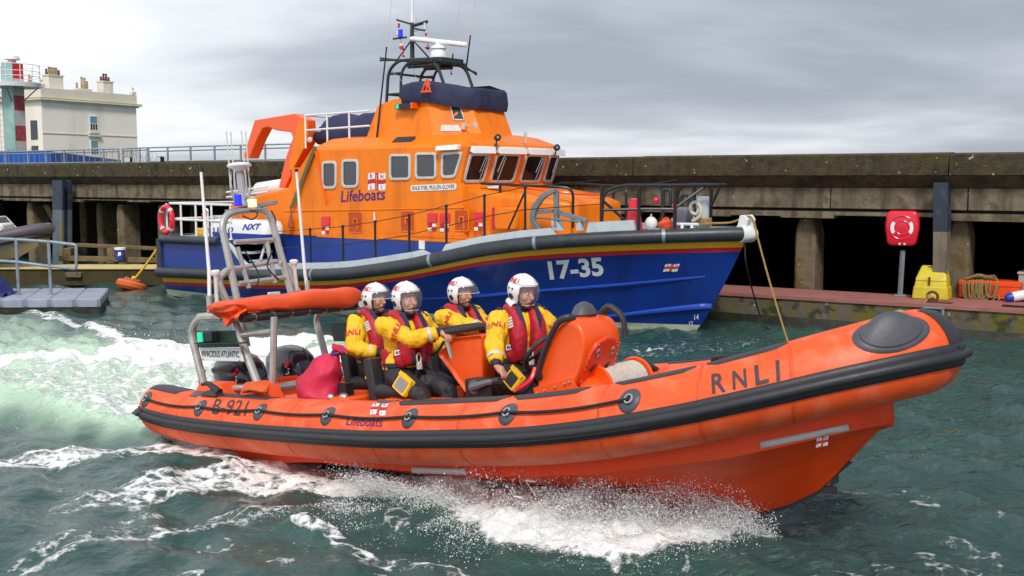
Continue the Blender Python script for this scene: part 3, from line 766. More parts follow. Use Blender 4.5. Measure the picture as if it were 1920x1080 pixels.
# yellow grit bin
p = W.I @ on_walk(1743, 562)
gb = empty('grit_bin', W.M @ Matrix.Translation((p.x, p.y + .02, WZ)), 'yellow plastic grit bin with sloping lid on the red walkway', 'bin')
def sec(z, x0, x1, y0, y1): return rounded([(x0, y0, z), (x1, y0, z), (x1, y1, z), (x0, y1, z)], .05, 3)
mb = MB(); mb.loft([sec(0, -.30, .30, -.02, .40), sec(.02, -.315, .315, -.035, .415), sec(.22, -.30, .30, -.02, .40), sec(.235, -.285, .285, -.005, .39), sec(.34, -.272, .272, .01, .38), sec(.37, -.265, .265, .03, .37)]); mb.build('bin_body', M_YELP, gb, smooth=30)
mb = MB(); mb.loft([sec(.345, -.272, .272, .0, .385), sec(.38, -.268, .268, .01, .38), sec(.585, -.215, .215, .20, .36), sec(.60, -.20, .20, .215, .35)]); mb.build('lid', M_YELP, gb, smooth=30)
mb = MB(); mb.box((-.02, -.012, .34), (.03, .03, .15)); mb.build('latch', M_RUST, gb)
mb = MB(); mb.box((.0, .2, .60), (.17, .06, .02)); mb.build('lid_handle', M_YELP, gb, bevel=.008)

# orange chest with a rope coil over it
p0 = W.I @ on_walk(1808, 560); p1 = W.I @ on_walk(1903, 562)
oc = empty('storage_chest', W.M @ Matrix.Translation(((p0.x + p1.x) / 2, p0.y + .03, WZ)), 'orange plastic storage chest under a coil of rope', 'chest')
wd = 1.02
mb = MB(); mb.loft([sec(.03, -wd / 2, wd / 2, 0, .42), sec(.25, -wd / 2 - .01, wd / 2 + .01, -.01, .43)]); mb.build('chest_body', M_ORCH, oc, smooth=30)
mb = MB(); mb.loft([sec(.256, -wd / 2 - .02, wd / 2 + .02, -.02, .44), sec(.325, -wd / 2 - .02, wd / 2 + .02, -.02, .44), sec(.345, -wd / 2 + .01, wd / 2 - .01, .0, .42)]); mb.build('lid', M_ORCH, oc, smooth=30)
mb = MB(); mb.box((.18, -.025, .06), (.03, .03, .09)); mb.build('catch', M_STEEL, oc)
mb = MB()
for k in range(10):
    x0 = -.36 + .045 * k + random.uniform(-.03, .03); ww = .09 + random.uniform(-.02, .04); dp = random.uniform(.24, .36)
    mb.tube(catmull([(x0 - ww, .12, .37), (x0 - ww, -.045, .28), (x0 - ww * .6, -.055 - .004 * k, .34 - dp), (x0 + ww * .6, -.055 - .004 * k, .33 - dp), (x0 + ww, -.05, .27), (x0 + ww * .8, .1, .37), (x0, .2, .375 + .006 * k)], 5, True), .017, 6, closed=True)
for k in range(3): mb.tube(catmull([(-.38, -.02, .36), (-.2, .02 + .03 * k, .43 + .01 * k), (.02, .04, .4), (.05, .15, .38), (-.2, .2, .40), (-.4, .1, .37)], 5, True), .017, 6, closed=True)
rc = tag(mb.build('rope_coil', M_ROPEG, None), 'olive rope coil draped over the orange chest', 'rope'); rc.matrix_basis = oc.matrix_basis.copy()
# grey box and fender at the right edge
p = W.I @ on_walk(1905, 563)
gx = empty('utility_box', W.M @ Matrix.Translation((p.x + .42, p.y + .05, WZ)), 'plain grey utility box at the right edge behind a fender', 'box')
mb = MB(); mb.box((0, .2, .25), (.8, .5, .44)); mb.build('box_body', mat('box_grey', (.36, .34, .30), .6, var=.08), gx, bevel=.015)
mb = MB(); mb.box((0, .2, .495), (.84, .54, .045)); mb.build('lid', mat('box_lid_grey', (.42, .40, .36), .6, var=.08), gx, bevel=.012)
mb = MB()
for sx in (-.3, .3): mb.box((sx, .2, .02), (.1, .4, .04))
mb.build('plinth', M_BLACKM, gx)
p = W.I @ on_walk(1896, 566)
fd = empty('fender', W.M @ Matrix.Translation((p.x + .02, p.y - .02, WZ + .09)) @ Matrix.Rotation(rad(35), 4, 'Z') @ Matrix.Rotation(rad(80), 4, 'Y'), 'white boat fender with blue end lying against the grey box', 'fender')
mb = MB(); mb.lathe([(.085, -.02), (.09, .05), (.09, .26), (.06, .33), (.02, .36)], (0, 0, 0), 16); mb.build('fender_body', M_WHITE, fd)
mb = MB(); mb.lathe([(.02, -.14), (.06, -.12), (.085, -.07), (.0885, -.015)], (0, 0, 0), 16); mb.build('fender_end', M_BLUEP, fd)
# iron mooring ring with blue sleeved rope, small ladder on the quay face
p = W.I @ on_z(1748, 567, WZ)
rg = empty('mooring_ring', W.M @ Matrix.Translation((p.x, p.y, WZ)), 'rusty iron mooring ring on the walkway edge near the grit bin', 'ring')
mb = MB(); mb.tube([(.09 * math.cos(t), 0, .10 + .09 * math.sin(t)) for t in np.linspace(0, 6.2832, 19)[:-1]], .025, 7, closed=True); mb.build('ring', M_RUST, rg)
mb = MB(); mb.box((.12, 0, .012), (.42, .16, .02)); mb.cyl((.02, 0, .02), (.02, 0, .07), .04); mb.build('base_plate', M_RUST, rg, bevel=.006)
c = V((p.x - .06, p.y - .02, WZ + .09)); d = V((p.x - .22, p.y - .18, .36)); e_ = V((p.x - .36, p.y - .26, .05))
mrope = empty('mooring_line', W.M, 'short mooring line with bright blue sleeve hanging from the iron ring', 'rope')
mb = MB(); mb.tube([c + V((.1, 0, 0)), c, c.lerp(d, .55)], .022, 7); mb.ball(c, .05, nu=8, nv=6); mb.build('line', M_ROPE, mrope)
mb = MB(); mb.tube([c.lerp(d, .5), d, e_], [.034, .04, .036], 10); mb.build('sleeve', mat('blue_hose', (.01, .13, .55), .4), mrope)
p = W.I @ on_z(1722, 592, .44)
ld = empty('quay_ladder', W.M @ Matrix.Translation((p.x + .1, -1.30, 0)), 'short grey ladder fixed to the algae covered quay face', 'ladder')
mb = MB()
for s in (-.17, .17): mb.box((s, 0, .05), (.035, .04, .95))
mb.box((0, 0, .515), (.37, .04, .03)); mb.build('stringer', M_GALV, ld)
for z in (.28, .05, -.18):
    mb = MB(); mb.tube([(-.16, 0, z), (.16, 0, z)], .014, 6); mb.build('rung', M_GALV, ld)
# old guard plank lying at the far right
p = W.I @ on_walk(1915, 577)
mb = MB(); mb.box((p.x + .2, p.y, WZ + .02), (1.0, .06, .03)); o = tag(mb.build('iron_bar', M_BLACKM, None), 'thin black iron bar lying on the red walkway, right edge', 'bar'); o.matrix_basis = W.M
# ================================================================== the big lifeboat moored at the wall
S = Frame((-6.79, 27.17, 0), 38.63)
sv = empty('lifeboat', S.M, 'large blue hulled lifeboat with bright orange superstructure, moored along the wall', 'lifeboat')
_fx = [0, .75, 1.5, 2.25, 3, 3.75, 4.5, 5.25, 6, 6.75, 7.5, 8.25, 9, 9.75, 10.5, 11.25, 12, 12.75, 13.5, 14.2]
_fz = [.547, .576, .605, .634, .663, .69, .735, .78, .825, .899, 1.01, 1.131, 1.295, 1.465, 1.583, 1.659, 1.714, 1.756, 1.787, 1.81]
def sheer(x): return interp(x, _fx, _fz)
def Bd(x): return 2.5 + .1 * min(max(x, 0) / 3, 1) if x < 6.5 else 2.6 * max(0.0, 1 - ((x - 6.5) / 7.4) ** 2.3)
def Wd(x): return 2.3 if x < 3 else 2.3 * max(0.0, 1 - ((x - 3) / 9.94) ** 2.1)
def xbow(z): return interp(z, [-.6, 0, .43, 1.7, 2.0], [12.2, 12.94, 13.26, 13.90, 13.95])
def hbS(x, z):
    t = x / xbow(z); zf = sheer(x)
    if t >= 1: return -.02
    k = min(1, max(0, (z + .1) / (zf + .1)))
    return Wd(t * 12.94) + (Bd(t * 13.9) - Wd(t * 12.94)) * k ** 1.25
def hull_at(u, v, lift=.006):
    o = S.I @ EYE; d = S.R.transposed() @ ray(u, v)
    a, b = (-3.2 - o.y) / d.y, (0.5 - o.y) / d.y
    n = 400
    for i in range(n + 1):
        p = o + d * (a + (b - a) * i / n)
        if p.y > -hbS(p.x, p.z):
            lo, hi = a + (b - a) * (i - 1) / n, a + (b - a) * i / n
            for _ in range(30):
                m = (lo + hi) / 2; p = o + d * m
                if p.y > -hbS(p.x, p.z): hi = m
                else: lo = m
            return o + d * (lo - lift * 1.6)
    return o + d * b
# hull skin: bands of paint follow the sheer
ts = [i / 56 for i in range(57)]; ts = [1 - (1 - t) ** 1.25 for t in ts]
levels = [('s', .02), ('s', -.13), ('s', -.235), ('s', -.315), ('f', .75), ('f', .5), ('a', .27), ('a', .13), ('a', -.02), ('a', -.5)]
mats_ = [0, 1, 2, 0, 0, 0, 0, 3, 3]
mb = MB(); P = {}
for sgn in (-1, 1):
    rows = []
    for k, val in levels:
        row = []
        for t in ts:
            zf = sheer(t * 13.9)
            z = zf + val if k == 's' else (.27 + (zf - .315 - .27) * val if k == 'f' else val)
            x = t * xbow(z)
            y = max(hbS(x, max(z, -.08)) if t < 1 else 0.0, 0.0)
            if z < -.3: y *= .7
            row.append(V((x, sgn * y, z)))
        rows.append(row)
    for i in range(len(rows) - 1):
        mb.grid([rows[i], rows[i + 1]], mats_[i], flip=(sgn < 0))
    P[sgn] = rows
tr = [r[0] for r in P[-1]] + [r[0] for r in reversed(P[1])]
mb.add(tr, [tuple(range(len(tr)))])
hull = mb.build('hull', [M_BLUE, M_YEL, M_RED, M_BOOT], sv, smooth=40)
mb = MB(); dk = [P[-1][0][i] + V((0, .05, .09)) for i in range(len(ts))]; dk2 = [P[1][0][i] + V((0, -.05, .09)) for i in range(len(ts))]
mb.grid([dk, dk2]); mb.build('deck', M_GREYD, sv)
# fender, toe rail
xs = list(np.linspace(0, 13.6, 60))
def edge(x, out=0.0, dz=0.0, s=-1): return V((x, s * (max(Bd(x), 0) + out), sheer(x) + dz))
for s in (-1, 1):
    pts = [edge(x, .03, 0, s) for x in xs] + [V((13.93, s * .12, sheer(13.9)))]
    mb = MB(); mb.tube(pts, .125, 12); mb.build('fender', M_FEND, sv, smooth=60)
    for a, b, h in ((3.4, 8.70, .245), (8.90, 11.05, .25), (11.55, 12.3, .30)):
        q = [edge(x, -.02, .0, s) for x in np.linspace(a, b, 24)]
        m = MB(); n = len(q)
        prof = lambda i: h * min(1, min(i, n - 1 - i) / 1.0 + .45)
        rows = [[p + V((0, 0, .05)) for p in q], [p + V((0, -s * .02, prof(i))) for i, p in enumerate(q)], [p + V((0, -s * .07, prof(i))) for i, p in enumerate(q)], [p + V((0, -s * .09, .05)) for p in q]]
        m.grid(rows); m.build('toe_rail', M_GREYD, sv)
mb = MB(); mb.tube([(13.86, -.16, 1.80), (13.97, 0, 1.80), (13.86, .16, 1.80)], .15, 12); mb.build('bow_cap', M_WHITE, sv, smooth=50)
mb = MB(); mb.tube([(-.02, -2.5, .55), (-.06, 0, .55), (-.02, 2.5, .55)], .125, 12); mb.build('stern_fender', M_FEND, sv, smooth=60)
# clips where the fender is joined
for x in (5.65, 8.75, 10.75, 12.75):
    p = edge(x, .03); m = MB(); d = (edge(x + .05, .03) - edge(x - .05, .03)).normalized()
    m.tube([p - d * .03, p + d * .03], .131, 12); m.build('fender_joint', M_GALV, sv)
# spray rails
def rail_on_hull(pxs, w0, w1, name='spray_rail'):
    pts = [hull_at(u, v, 0) for u, v in pxs]; pts = catmull(pts, 6); n = len(pts); m = MB(); rings = []
    for i, p in enumerate(pts):
        w = w0 + (w1 - w0) * i / (n - 1)
        k = .055 * min(1, (n - 1 - i) / 3 + .1)
        rings.append([p + V((0, .03, w * .6)), p + V((0, -k, w * .05)), p + V((0, -k * .8, -w * .25)), p + V((0, .03, -w * .45))])
    m.loft(rings); m.build(name, M_RAILB, sv, smooth=30)
rail_on_hull([(700, 562), (880, 556), (1000, 546), (1160, 534), (1322, 518)], .09, .085)
rail_on_hull([(1030, 604), (1150, 592), (1250, 581), (1334, 573)], .05, .17)
# high quarters at the stern
for s in (-1, 1):
    mb = MB(); y0 = s * 2.46
    pr_ = [(0, .60), (0, 1.33), (2.35, 1.36), (2.6, 1.30), (2.9, 1.1), (3.2, .86), (3.6, .76), (3.6, .62)]
    mb.prism([(x, y0, z) for x, z in pr_], (0, -s * .12, 0)); mb.build('quarter', M_BLUE2, sv, bevel=.015)
    mb = MB(); mb.tube(bend([(2.3, s * 2.49, 1.36), (.1, s * 2.49, 1.33), (-.05, s * 2.3, 1.33), (-.05, 0, 1.33)], .25), .10, 12); mb.build('quarter_fender', M_FEND, sv, smooth=60)
    mb = MB(); mb.tube([(-.02, s * 2.47, .55), (-.02, s * 2.47, 1.33)], .085, 10); mb.build('corner_fender', M_FEND, sv, smooth=60)
    mb = MB(); mb.tube(catmull([(2.42, s * 2.47, 1.38), (2.75, s * 2.47, 1.24), (3.1, s * 2.47, .95), (3.5, s * 2.47, .80), (3.9, s * 2.52, .77)], 6), .055, 8); mb.build('moulding', M_GREYD, sv)
mb = MB(); mb.box((-.0, 0, .95), (.08, 4.9, .8)); mb.build('transom', M_BLUE2, sv)
mb = MB(); mb.box((1.2, 0, 1.36), (2.4, 4.85, .06)); mb.build('aft_deck', M_GREYD, sv)
for k in range(3):
    m = MB(); m.box((3.0 + .28 * k, -2.05, 1.12 - .17 * k), (.3, .5, .04)); m.build('step', M_GREYD, sv)
# stern guard rail
mb = MB()
R_ = lambda z: bend([(2.55, -2.3, z), (.15, -2.3, z), (.02, -2.15, z), (.02, 2.15, z), (.15, 2.3, z), (2.55, 2.3, z)], .2)
for z in (2.17, 1.80): mb.tube(R_(z), .026, 8)
mb.build('stern_rail', M_WHITE, sv)
for x, y in ((.05, -2.3), (.62, -2.3), (1.2, -2.3), (1.8, -2.3), (2.5, -2.3), (.02, -1.2), (.02, 0), (.02, 1.2), (.62, 2.3), (1.5, 2.3), (2.5, 2.3)):
    m = MB(); m.tube([(x, y, 1.39), (x, y, 2.17)], .024, 7); m.cyl((x, y, 1.39), (x, y, 1.42), .055); m.build('rail_post', M_WHITE, sv)

# ---- deckhouse and wheelhouse
HW = 1.5
def plan(z, xa, xA, xB, xC, ya=HW, yA=HW, yB=.9):
    return [(xa, -ya, z), (xA, -yA, z), (xB, -yB, z), (xC, 0, z), (xB, yB, z), (xA, yA, z), (xa, ya, z)]
mb = MB(); mb.loft([plan(.6, 2.85, 8.75, 9.0, 9.1), plan(1.50, 3.13, 8.75, 9.0, 9.1)]); mb.build('deckhouse_base', M_BLUE2, sv, smooth=20)
mb = MB()
mb.loft([plan(1.503, 3.15, 8.72, 8.98, 9.05), plan(2.60, 3.55, 8.62, 8.82, 8.86), plan(2.66, 3.60, 8.60, 8.74, 8.78), plan(3.34, 4.28, 8.83, 8.97, 9.02), plan(3.36, 4.30, 8.86, 9.0, 9.06), plan(3.42, 4.36, 8.83, 8.97, 9.03, 1.46, 1.46),
         plan(3.60, 4.62, 8.45, 8.52, 8.55, 1.18, 1.15, .75), plan(3.65, 4.9, 8.2, 8.3, 8.3, .9, .9, .6)])
wh = mb.build('wheelhouse', M_ORANGE, sv, smooth=20, bevel=.018)
mb = MB(); mb.loft([plan(1.503, 3.0, 3.4, 3.5, 3.55, 1.1, 1.1, .5), plan(3.0, 3.2, 3.6, 3.7, 3.7, 1.1, 1.1, .5)]); mb.build('aft_bulkhead', M_ORANGE, sv)
sy = -HW
def side(u, v, y=sy): return S.at(u, v, 1, y)
# drip strip and lower skirts
a, b = side(590, 398), side(880, 390)
mb = MB(); mb.prism([(3.35, sy - .02, a.z - .0), (3.35, sy + .02, a.z + .03), (3.35, sy + .02, a.z - .03)], (8.7 - 3.35, 0, b.z - a.z)); mb.build('drip_strip', M_ORANGE, sv)
def skirt(u0, u1, vb):
    p, q = side(u0, vb, sy - .012), side(u1, vb, sy - .012); m = MB()
    m.hexa([(x, y, z) for x in (p.x, q.x) for y in (sy - .014, sy + .02) for z in (p.z, 1.60)]); m.build('skirt_panel', M_ORANGE, sv)
skirt(594, 708, 444); skirt(744, 925, 442)
# recessed lockers, red covers with little pictograms
def rrect(u0, v0, u1, v1, y, r, skew=0): return rounded([side(u0, v1, y), side(u1, v1, y), side(u1 + skew, v0, y), side(u0 + skew, v0, y)], r)
M_RECESS = mat('recess_orange', (0.50, 0.06, 0.004), .5, var=.15)
for u0, u1, v0, v1 in ((654, 680, 398, 436), (752, 778, 396, 434), (853, 879, 394, 433)):
    m = MB(); pts = rrect(u0, v0, u1, v1, sy - .002, .05); m.prism(pts, (0, .14, 0)); 
    fr = MB(); fr.tube([p + V((0, -.006, 0)) for p in pts], .012, 6, closed=True); f = fr.build('locker_rim', M_ORANGE, sv)
    m2 = MB(); m2.prism([p + V((0, -.010, 0)) for p in pts], (0, .006, 0)); m2.build('locker_recess', M_RECESS, f)
    cx, cz = sum((p.x for p in pts)) / len(pts), sum((p.z for p in pts)) / len(pts)
    m3 = MB(); m3.tube(bend([(cx + .07, sy - .02, cz - .16), (cx + .07, sy - .03, cz + .07), (cx - .04, sy - .03, cz + .07), (cx - .04, sy - .03, cz - .06)], .03), .016, 6); m3.build('locker_pipe', M_ORANGE, f)
for u0, u1, v0, v1 in ((602, 617, 406, 423), (801, 818, 400, 417), (824, 842, 400, 418), (888, 905, 398, 416)):
    m = MB(); m.prism(rrect(u0, v0, u1, v1, sy - .035, .02), (0, .03, 0)); c = m.build('red_cover', M_REDP, sv)
    m = MB()
    for i in range(2):
        for j in range(2):
            uu = u0 + 1 + i * (u1 - u0) * .5; vv = v1 + 2 + j * 8
            m.prism(rrect(uu, vv, uu + (u1 - u0) * .40, vv + 6.2, sy - .016, .004), (0, .004, 0), (i + j) % 2)
    m.build('pictogram_plate', [M_LETR, M_WHITE], c)
for u, v0, v1 in ((703.5, 398, 432),):
    a, b = side(u, v1, sy - .03), side(u - 2, v0, sy - .03); m = MB(); m.tube([a, b], .02, 7); m.build('grab_bar', M_WHITE, sv)
m = MB(); m.loft([[p for p in rrect(929, 388, 974, 431, sy + .02, .06)], [p + V((0, -.06, 0)) for p in rrect(931, 390, 972, 429, sy + .02, .06)]]); m.build('raised_hatch', M_ORANGE, sv, bevel=.01)
m = MB(); m.prism(rrect(923, 389, 928, 430, sy - .0, .005), (0, -.02, 0)); m.build('hatch_edge', M_RED, sv)
# rivet rows
m = MB()
for u in range(600, 925, 6): q = side(u, 441 if (594 < u < 708 or u > 744) else 436, sy - .016); m.ball(q, .011, nu=5, nv=4)
for u in range(905, 1010, 5): q = side(u, 387, sy - .0); m.ball(q, .010, nu=5, nv=4)
m.build('rivet_row', M_ORANGE_D, sv)

def window(corners, n, r=.09, rim=.055, glass=M_GLASS, wiper=None):
    """corners TL TR BR BL as points on the wall, n = outward normal"""
    n = V(n).normalized(); c = sum((V(p) for p in corners), V()) / 4
    outer = rounded([V(p) for p in corners], r, 5)
    shrink = lambda k: [p + (c - p).normalized() * k for p in outer]
    m = MB(); rg = [[p + n * h for p in shrink(k)] for k, h in ((0, -.01), (0, .03), (rim, .034), (rim + .005, -.01))]
    m.loft(rg, cap=False); f = m.build('window', M_FRAME, sv, smooth=40)
    m = MB(); m.add([p + n * .008 for p in shrink(rim)], [tuple(range(len(outer)))]); m.build('pane', glass, f, smooth=0)
    m = MB()
    for i in range(0, len(outer), 3):
        q = outer[i] + (c - outer[i]).normalized() * rim * .5 + n * .034; m.ball(q, .009, nu=5, nv=4)
    m.build('window_bolts', M_STEEL, f)
    if wiper:
        TL, TR, BR, BL = [V(p) for p in corners]; g = lambda a, b: TL + (TR - TL) * a + (BL - TL) * b + n * .05
        m = MB(); m.tube([g(wiper, .03), g(wiper - .12, .62)], .010, 5); m.tube([g(wiper + .07, .1), g(wiper - .04, .9)], .012, 5); m.build('wiper', M_STEEL, f)
    return f
sn = (0, -1, .0)
def sidew(u0, v0, u1, v1, **k): window([side(u0, v0), side(u1, v0 - .5), side(u1, v1 - .5), side(u0, v1)], sn, **k)
sidew(605, 302, 632, 354, r=.12, glass=M_GLASSG); sidew(642, 298.5, 673, 352, r=.12, glass=M_GLASSG)
sidew(731, 289, 771, 337.5, glass=M_GLASSG); sidew(779.5, 286, 819.5, 335.5, glass=M_GLASSG)
window([side(829, 286), side(869, 284), side(855, 333), side(828, 334)], sn, glass=M_GLASSG)
# front panes: each on its own facet of the raked front
zlo, zhi = 2.66, 3.34
pl = lambda z: {k: V(p) for k, p in zip('ABCDE', plan(z, 0, interp(z, [zlo, zhi], [8.60, 8.83]), interp(z, [zlo, zhi], [8.74, 8.97]), interp(z, [zlo, zhi], [8.78, 9.02]))[1:6])}
lo_, hi_ = pl(zlo), pl(zhi)
for i, (a, b, wv) in enumerate((('A', 'B', .75), ('B', 'C', .3), ('C', 'D', .75), ('D', 'E', .7))):
    g = lambda s, t: (lo_[a].lerp(lo_[b], s)).lerp(hi_[a].lerp(hi_[b], s), t)
    n = (lo_[b] - lo_[a]).cross(hi_[a] - lo_[a]); 
    window([g(.09, .86), g(.91, .86), g(.91, .03), g(.09, .03)], n, r=.1, wiper=wv)
    n.normalize()
    m = MB(); q0, q1, q2, q3 = g(.05, .90), g(.95, .90), g(.95, 1.06), g(.05, 1.06)
    m.hexa([q0 + n * .02, q3 + n * .02, q0 + n * .15, q3 + n * .09, q1 + n * .02, q2 + n * .02, q1 + n * .15, q2 + n * .09]); m.build('visor_hood', M_WHITEG, sv, bevel=.012)
p, q = side(824, 283), side(864, 281); r0, r1 = side(824, 274), side(864, 271)
m = MB(); m.hexa([p + V((0, 0, 0)), r0, p + V((0, -.14, 0)), r0 + V((0, -.10, 0)), q, r1, q + V((0, -.14, 0)), r1 + V((0, -.10, 0))]); m.build('visor_hood', M_WHITEG, sv, bevel=.012)
# inside shapes seen through the front panes
for y in (-.55, .5):
    m = MB(); m.box((8.3, y, 2.75), (.25, .34, .45)); m.build('helm_seat', M_FRAME, sv, bevel=.05)
# roof slot
m = MB(); m.prism([V(q) + V((0, -.01, .02)) for q in (S.at(735, 269, 1, -1.36), S.at(771, 268, 1, -1.36), S.at(778, 262, 1, -1.28), S.at(742, 263, 1, -1.28))], (0, .05, .05)); m.build('air_slot', M_BLACKM, sv)

# ---- forward trunk cabin
def tp(z, k, x0=8.5, x1=10.1, x2=10.85): return [(x0, -1.42 * k, z), (x1, -1.34 * k, z), (x2, -.75 * k, z), (x2 + .05, 0, z), (x2, .75 * k, z), (x1, 1.34 * k, z), (x0, 1.42 * k, z)]
mb = MB(); q3 = tp(2.28, .97); top = [(x, y, z + .28 * (10.9 - x) / 2.4) for x, y, z in q3]; q4 = [(x * 1 if i in (0, 6) else x - .18, y * .86, z + .09) for i, (x, y, z) in enumerate(top)]
mb.loft([tp(1.2, 1.0), tp(1.7, 1.0), top, q4]); mb.build('trunk_cabin', M_ORANGE, sv, smooth=25, bevel=.05, seg=3)
m = MB(); m.tube(bend([(8.9, -1.0, 2.68), (9.6, -.95, 2.6), (10.6, -.6, 2.47), (10.8, 0, 2.45), (10.6, .6, 2.47)], .3), .025, 6); m.build('coaming', M_ORANGE_D, sv)
for x, y, z in ((9.4, -1.405, 1.98), (10.55, -1.07, 1.95), (6.95, 0, 0)):
    if z: m = MB(); m.box((x, y, z), (.13, .02, .16)); m.build('number_plate', M_WHITE, sv)
pq = side(791, 459, sy - .01); m = MB(); m.box(pq, (.15, .02, .17)); m.build('number_plate', M_WHITE, sv)
# low house right aft
mb = MB()
hp = lambda x, z, y: [(x, -y, z), (x, y, z)]
prof = [(.95, 1.4), (.9, 2.0), (1.1, 2.24), (1.7, 2.32), (3.3, 2.58), (3.3, 1.4)]
mb.prism([(x, -1.15, z) for x, z in prof], (0, 2.3, 0)); mb.build('aft_house', M_ORANGE, sv, bevel=.05, seg=3)

# ---- flying bridge tower
def twr(z, xa, xs, xf, ys, yf): return [(xa, -ys, z), (xs, -ys, z), (xf, -yf, z), (xf, yf, z), (xs, ys, z), (xa, ys, z)]
mb = MB(); mb.loft([twr(3.5, 5.55, 7.55, 8.35, 1.12, .55), twr(3.66, 5.62, 7.5, 8.3, 1.08, .5), twr(4.28, 5.84, 7.3, 8.02, .98, .5), twr(4.40, 6.3, 7.28, 7.98, .96, .5)])
mb.build('bridge_tower', M_ORANGE, sv, smooth=15, bevel=.015)
# canvas dodger round the bridge
rows = []
cx = [(6.62, -.98), (7.3, -1.02), (8.05, -.56), (8.1, 0), (8.05, .56), (7.3, 1.02), (6.62, .98)]
ring = catmull([(x, y, 0) for x, y in cx], 10)
for h, g in ((4.26, .03), (4.31, .05), (4.42, .062), (4.54, .065), (4.65, .055), (4.70, .02), (4.71, -.07)):
    r = []
    for i, p in enumerate(ring):
        d = V((p.x - 7.2, p.y, 0)).normalized(); t = i / (len(ring) - 1)
        rise = .10 * math.sin(math.pi * min(1, max(0, (t - .03) / .25)) * .5) - .1 if t < .5 else 0.0
        w = .030 * noise.noise(V((t * 46, h * 2.2, 0))) + .022 * noise.noise(V((t * 11, h * 7, 2)))
        fall = -.17 * min(1, max(0, (p.x - 7.3) / .75)) + .04
        r.append(V((p.x, p.y, h + fall + rise * (h - 4.2) * 1.2 + .02 * noise.noise(V((t * 9, h, 5))))) + d * (g + w))
    rows.append(r)
mb = MB(); mb.grid(rows); mb.build('canvas_dodger', M_NAVY, sv, smooth=180)
m = MB(); p = S.at(800, 160, 1, -1.12)
for dx, dz, ex, ez in ((-.12, -.12, .12, -.12), (-.1, -.1, .02, .12), (0, -.12, .06, .1), (.1, -.1, .04, .12), (-.14, -.13, .14, -.13)): m.tube([p + V((dx, -.02, dz)), p + V((ex, -.02, ez))], .018, 6)
m.tube([p + V((.06 + .05 * math.cos(t), -.03, .02 + .05 * math.sin(t))) for t in np.linspace(0, 6.28, 10)[:-1]], .012, 5, closed=True); m.build('emergency_light_bracket', M_ORANGE_D, sv)
m = MB(); m.box((8.1, .15, 4.23), (.12, .16, .03)); m.tube([(8.14, .15, 4.24), (8.10, .15, 4.42)], .012, 5); m.build('bow_lamp_bracket', M_RED, sv)
# side nav light
c = S.at(764, 200, 1, -1.05); m = MB(); m.prism([c + V((-.27, -.09, -.05)), c + V((.22, -.09, -.05)), c + V((.22, -.09, .06)), c + V((-.27, -.09, .06))], (0, .12, 0)); nl = m.build('side_light_board', M_BLACKM, sv)
m = MB(); m.cyl(c + V((-.19, -.1, -.04)), c + V((-.19, -.1, .05)), .035); m.build('green_lamp', M_GREENL, nl)
m = MB(); m.hexa([c + V((x, y, z)) for x in (.22, .27) for y in (-.14, .05) for z in (-.05, .07)]); m.build('orange_end', M_ORANGE_D, nl)
# bridge small window, horn, vents
fa, fb = V((7.5, -1.08, 3.66)), V((8.3, -.5, 3.66)); fc, fd_ = V((7.3, -.98, 4.28)), V((8.02, -.5, 4.28))
g = lambda s, t: fa.lerp(fb, s).lerp(fc.lerp(fd_, s), t)
n = (fb - fa).cross(fc - fa)
window([g(.50, .90), g(.74, .90), g(.74, .40), g(.50, .40)], n, r=.02, rim=.03, glass=M_GLASSG)
n.normalize()
m = MB(); m.add([g(.18, .06) + n * .012, g(.62, .06) + n * .012, g(.58, .26) + n * .012, g(.22, .26) + n * .012], [(0, 1, 2, 3)]); m.build('louvre_plate', M_FRAME, sv)
m = MB(); h0 = g(.70, .18) + n * .06; m.lathe([(.012, 0), (.014, .26), (.03, .34), (.055, .38)], h0, 10, rot=(V((1, -.25, .08)).to_track_quat('Z', 'Y').to_matrix())); m.cyl(h0 - V((.03, 0, .05)), h0 + V((0, 0, .05)), .05); m.build('horn', M_FRAME, sv)
# two searchlights and a small mast on the wheelhouse roof
for u, v, y in ((932, 258, -.95), (1043, 277, .85)):
    c = S.at(u, v, 1, y); m = MB(); m.tube([c - V((.03, 0, .15)), c], .015, 6); m.lathe([(.02, -.06), (.062, -.02), (.07, .045), (.06, .05)], c, 12, rot=V((.85, -.5, .1)).to_track_quat('Z', 'Y').to_matrix()); sl = m.build('searchlight', M_BLACKM, sv)
    m = MB(); m.lathe([(.055, .044), (.0, .056)], c, 12, rot=V((.85, -.5, .1)).to_track_quat('Z', 'Y').to_matrix()); m.build('lamp_glass', M_STEEL, sl)
c = S.at(986, 268, 1, 0); m = MB(); m.tube([c, c + V((0, 0, .13))], .01, 5); m.box(c + V((-.02, 0, .17)), (.06, .03, .09)); m.tube([c + V((-.1, 0, .0)), c + V((0, 0, .08))], .006, 4); m.build('roof_sensor', M_FRAME, sv)
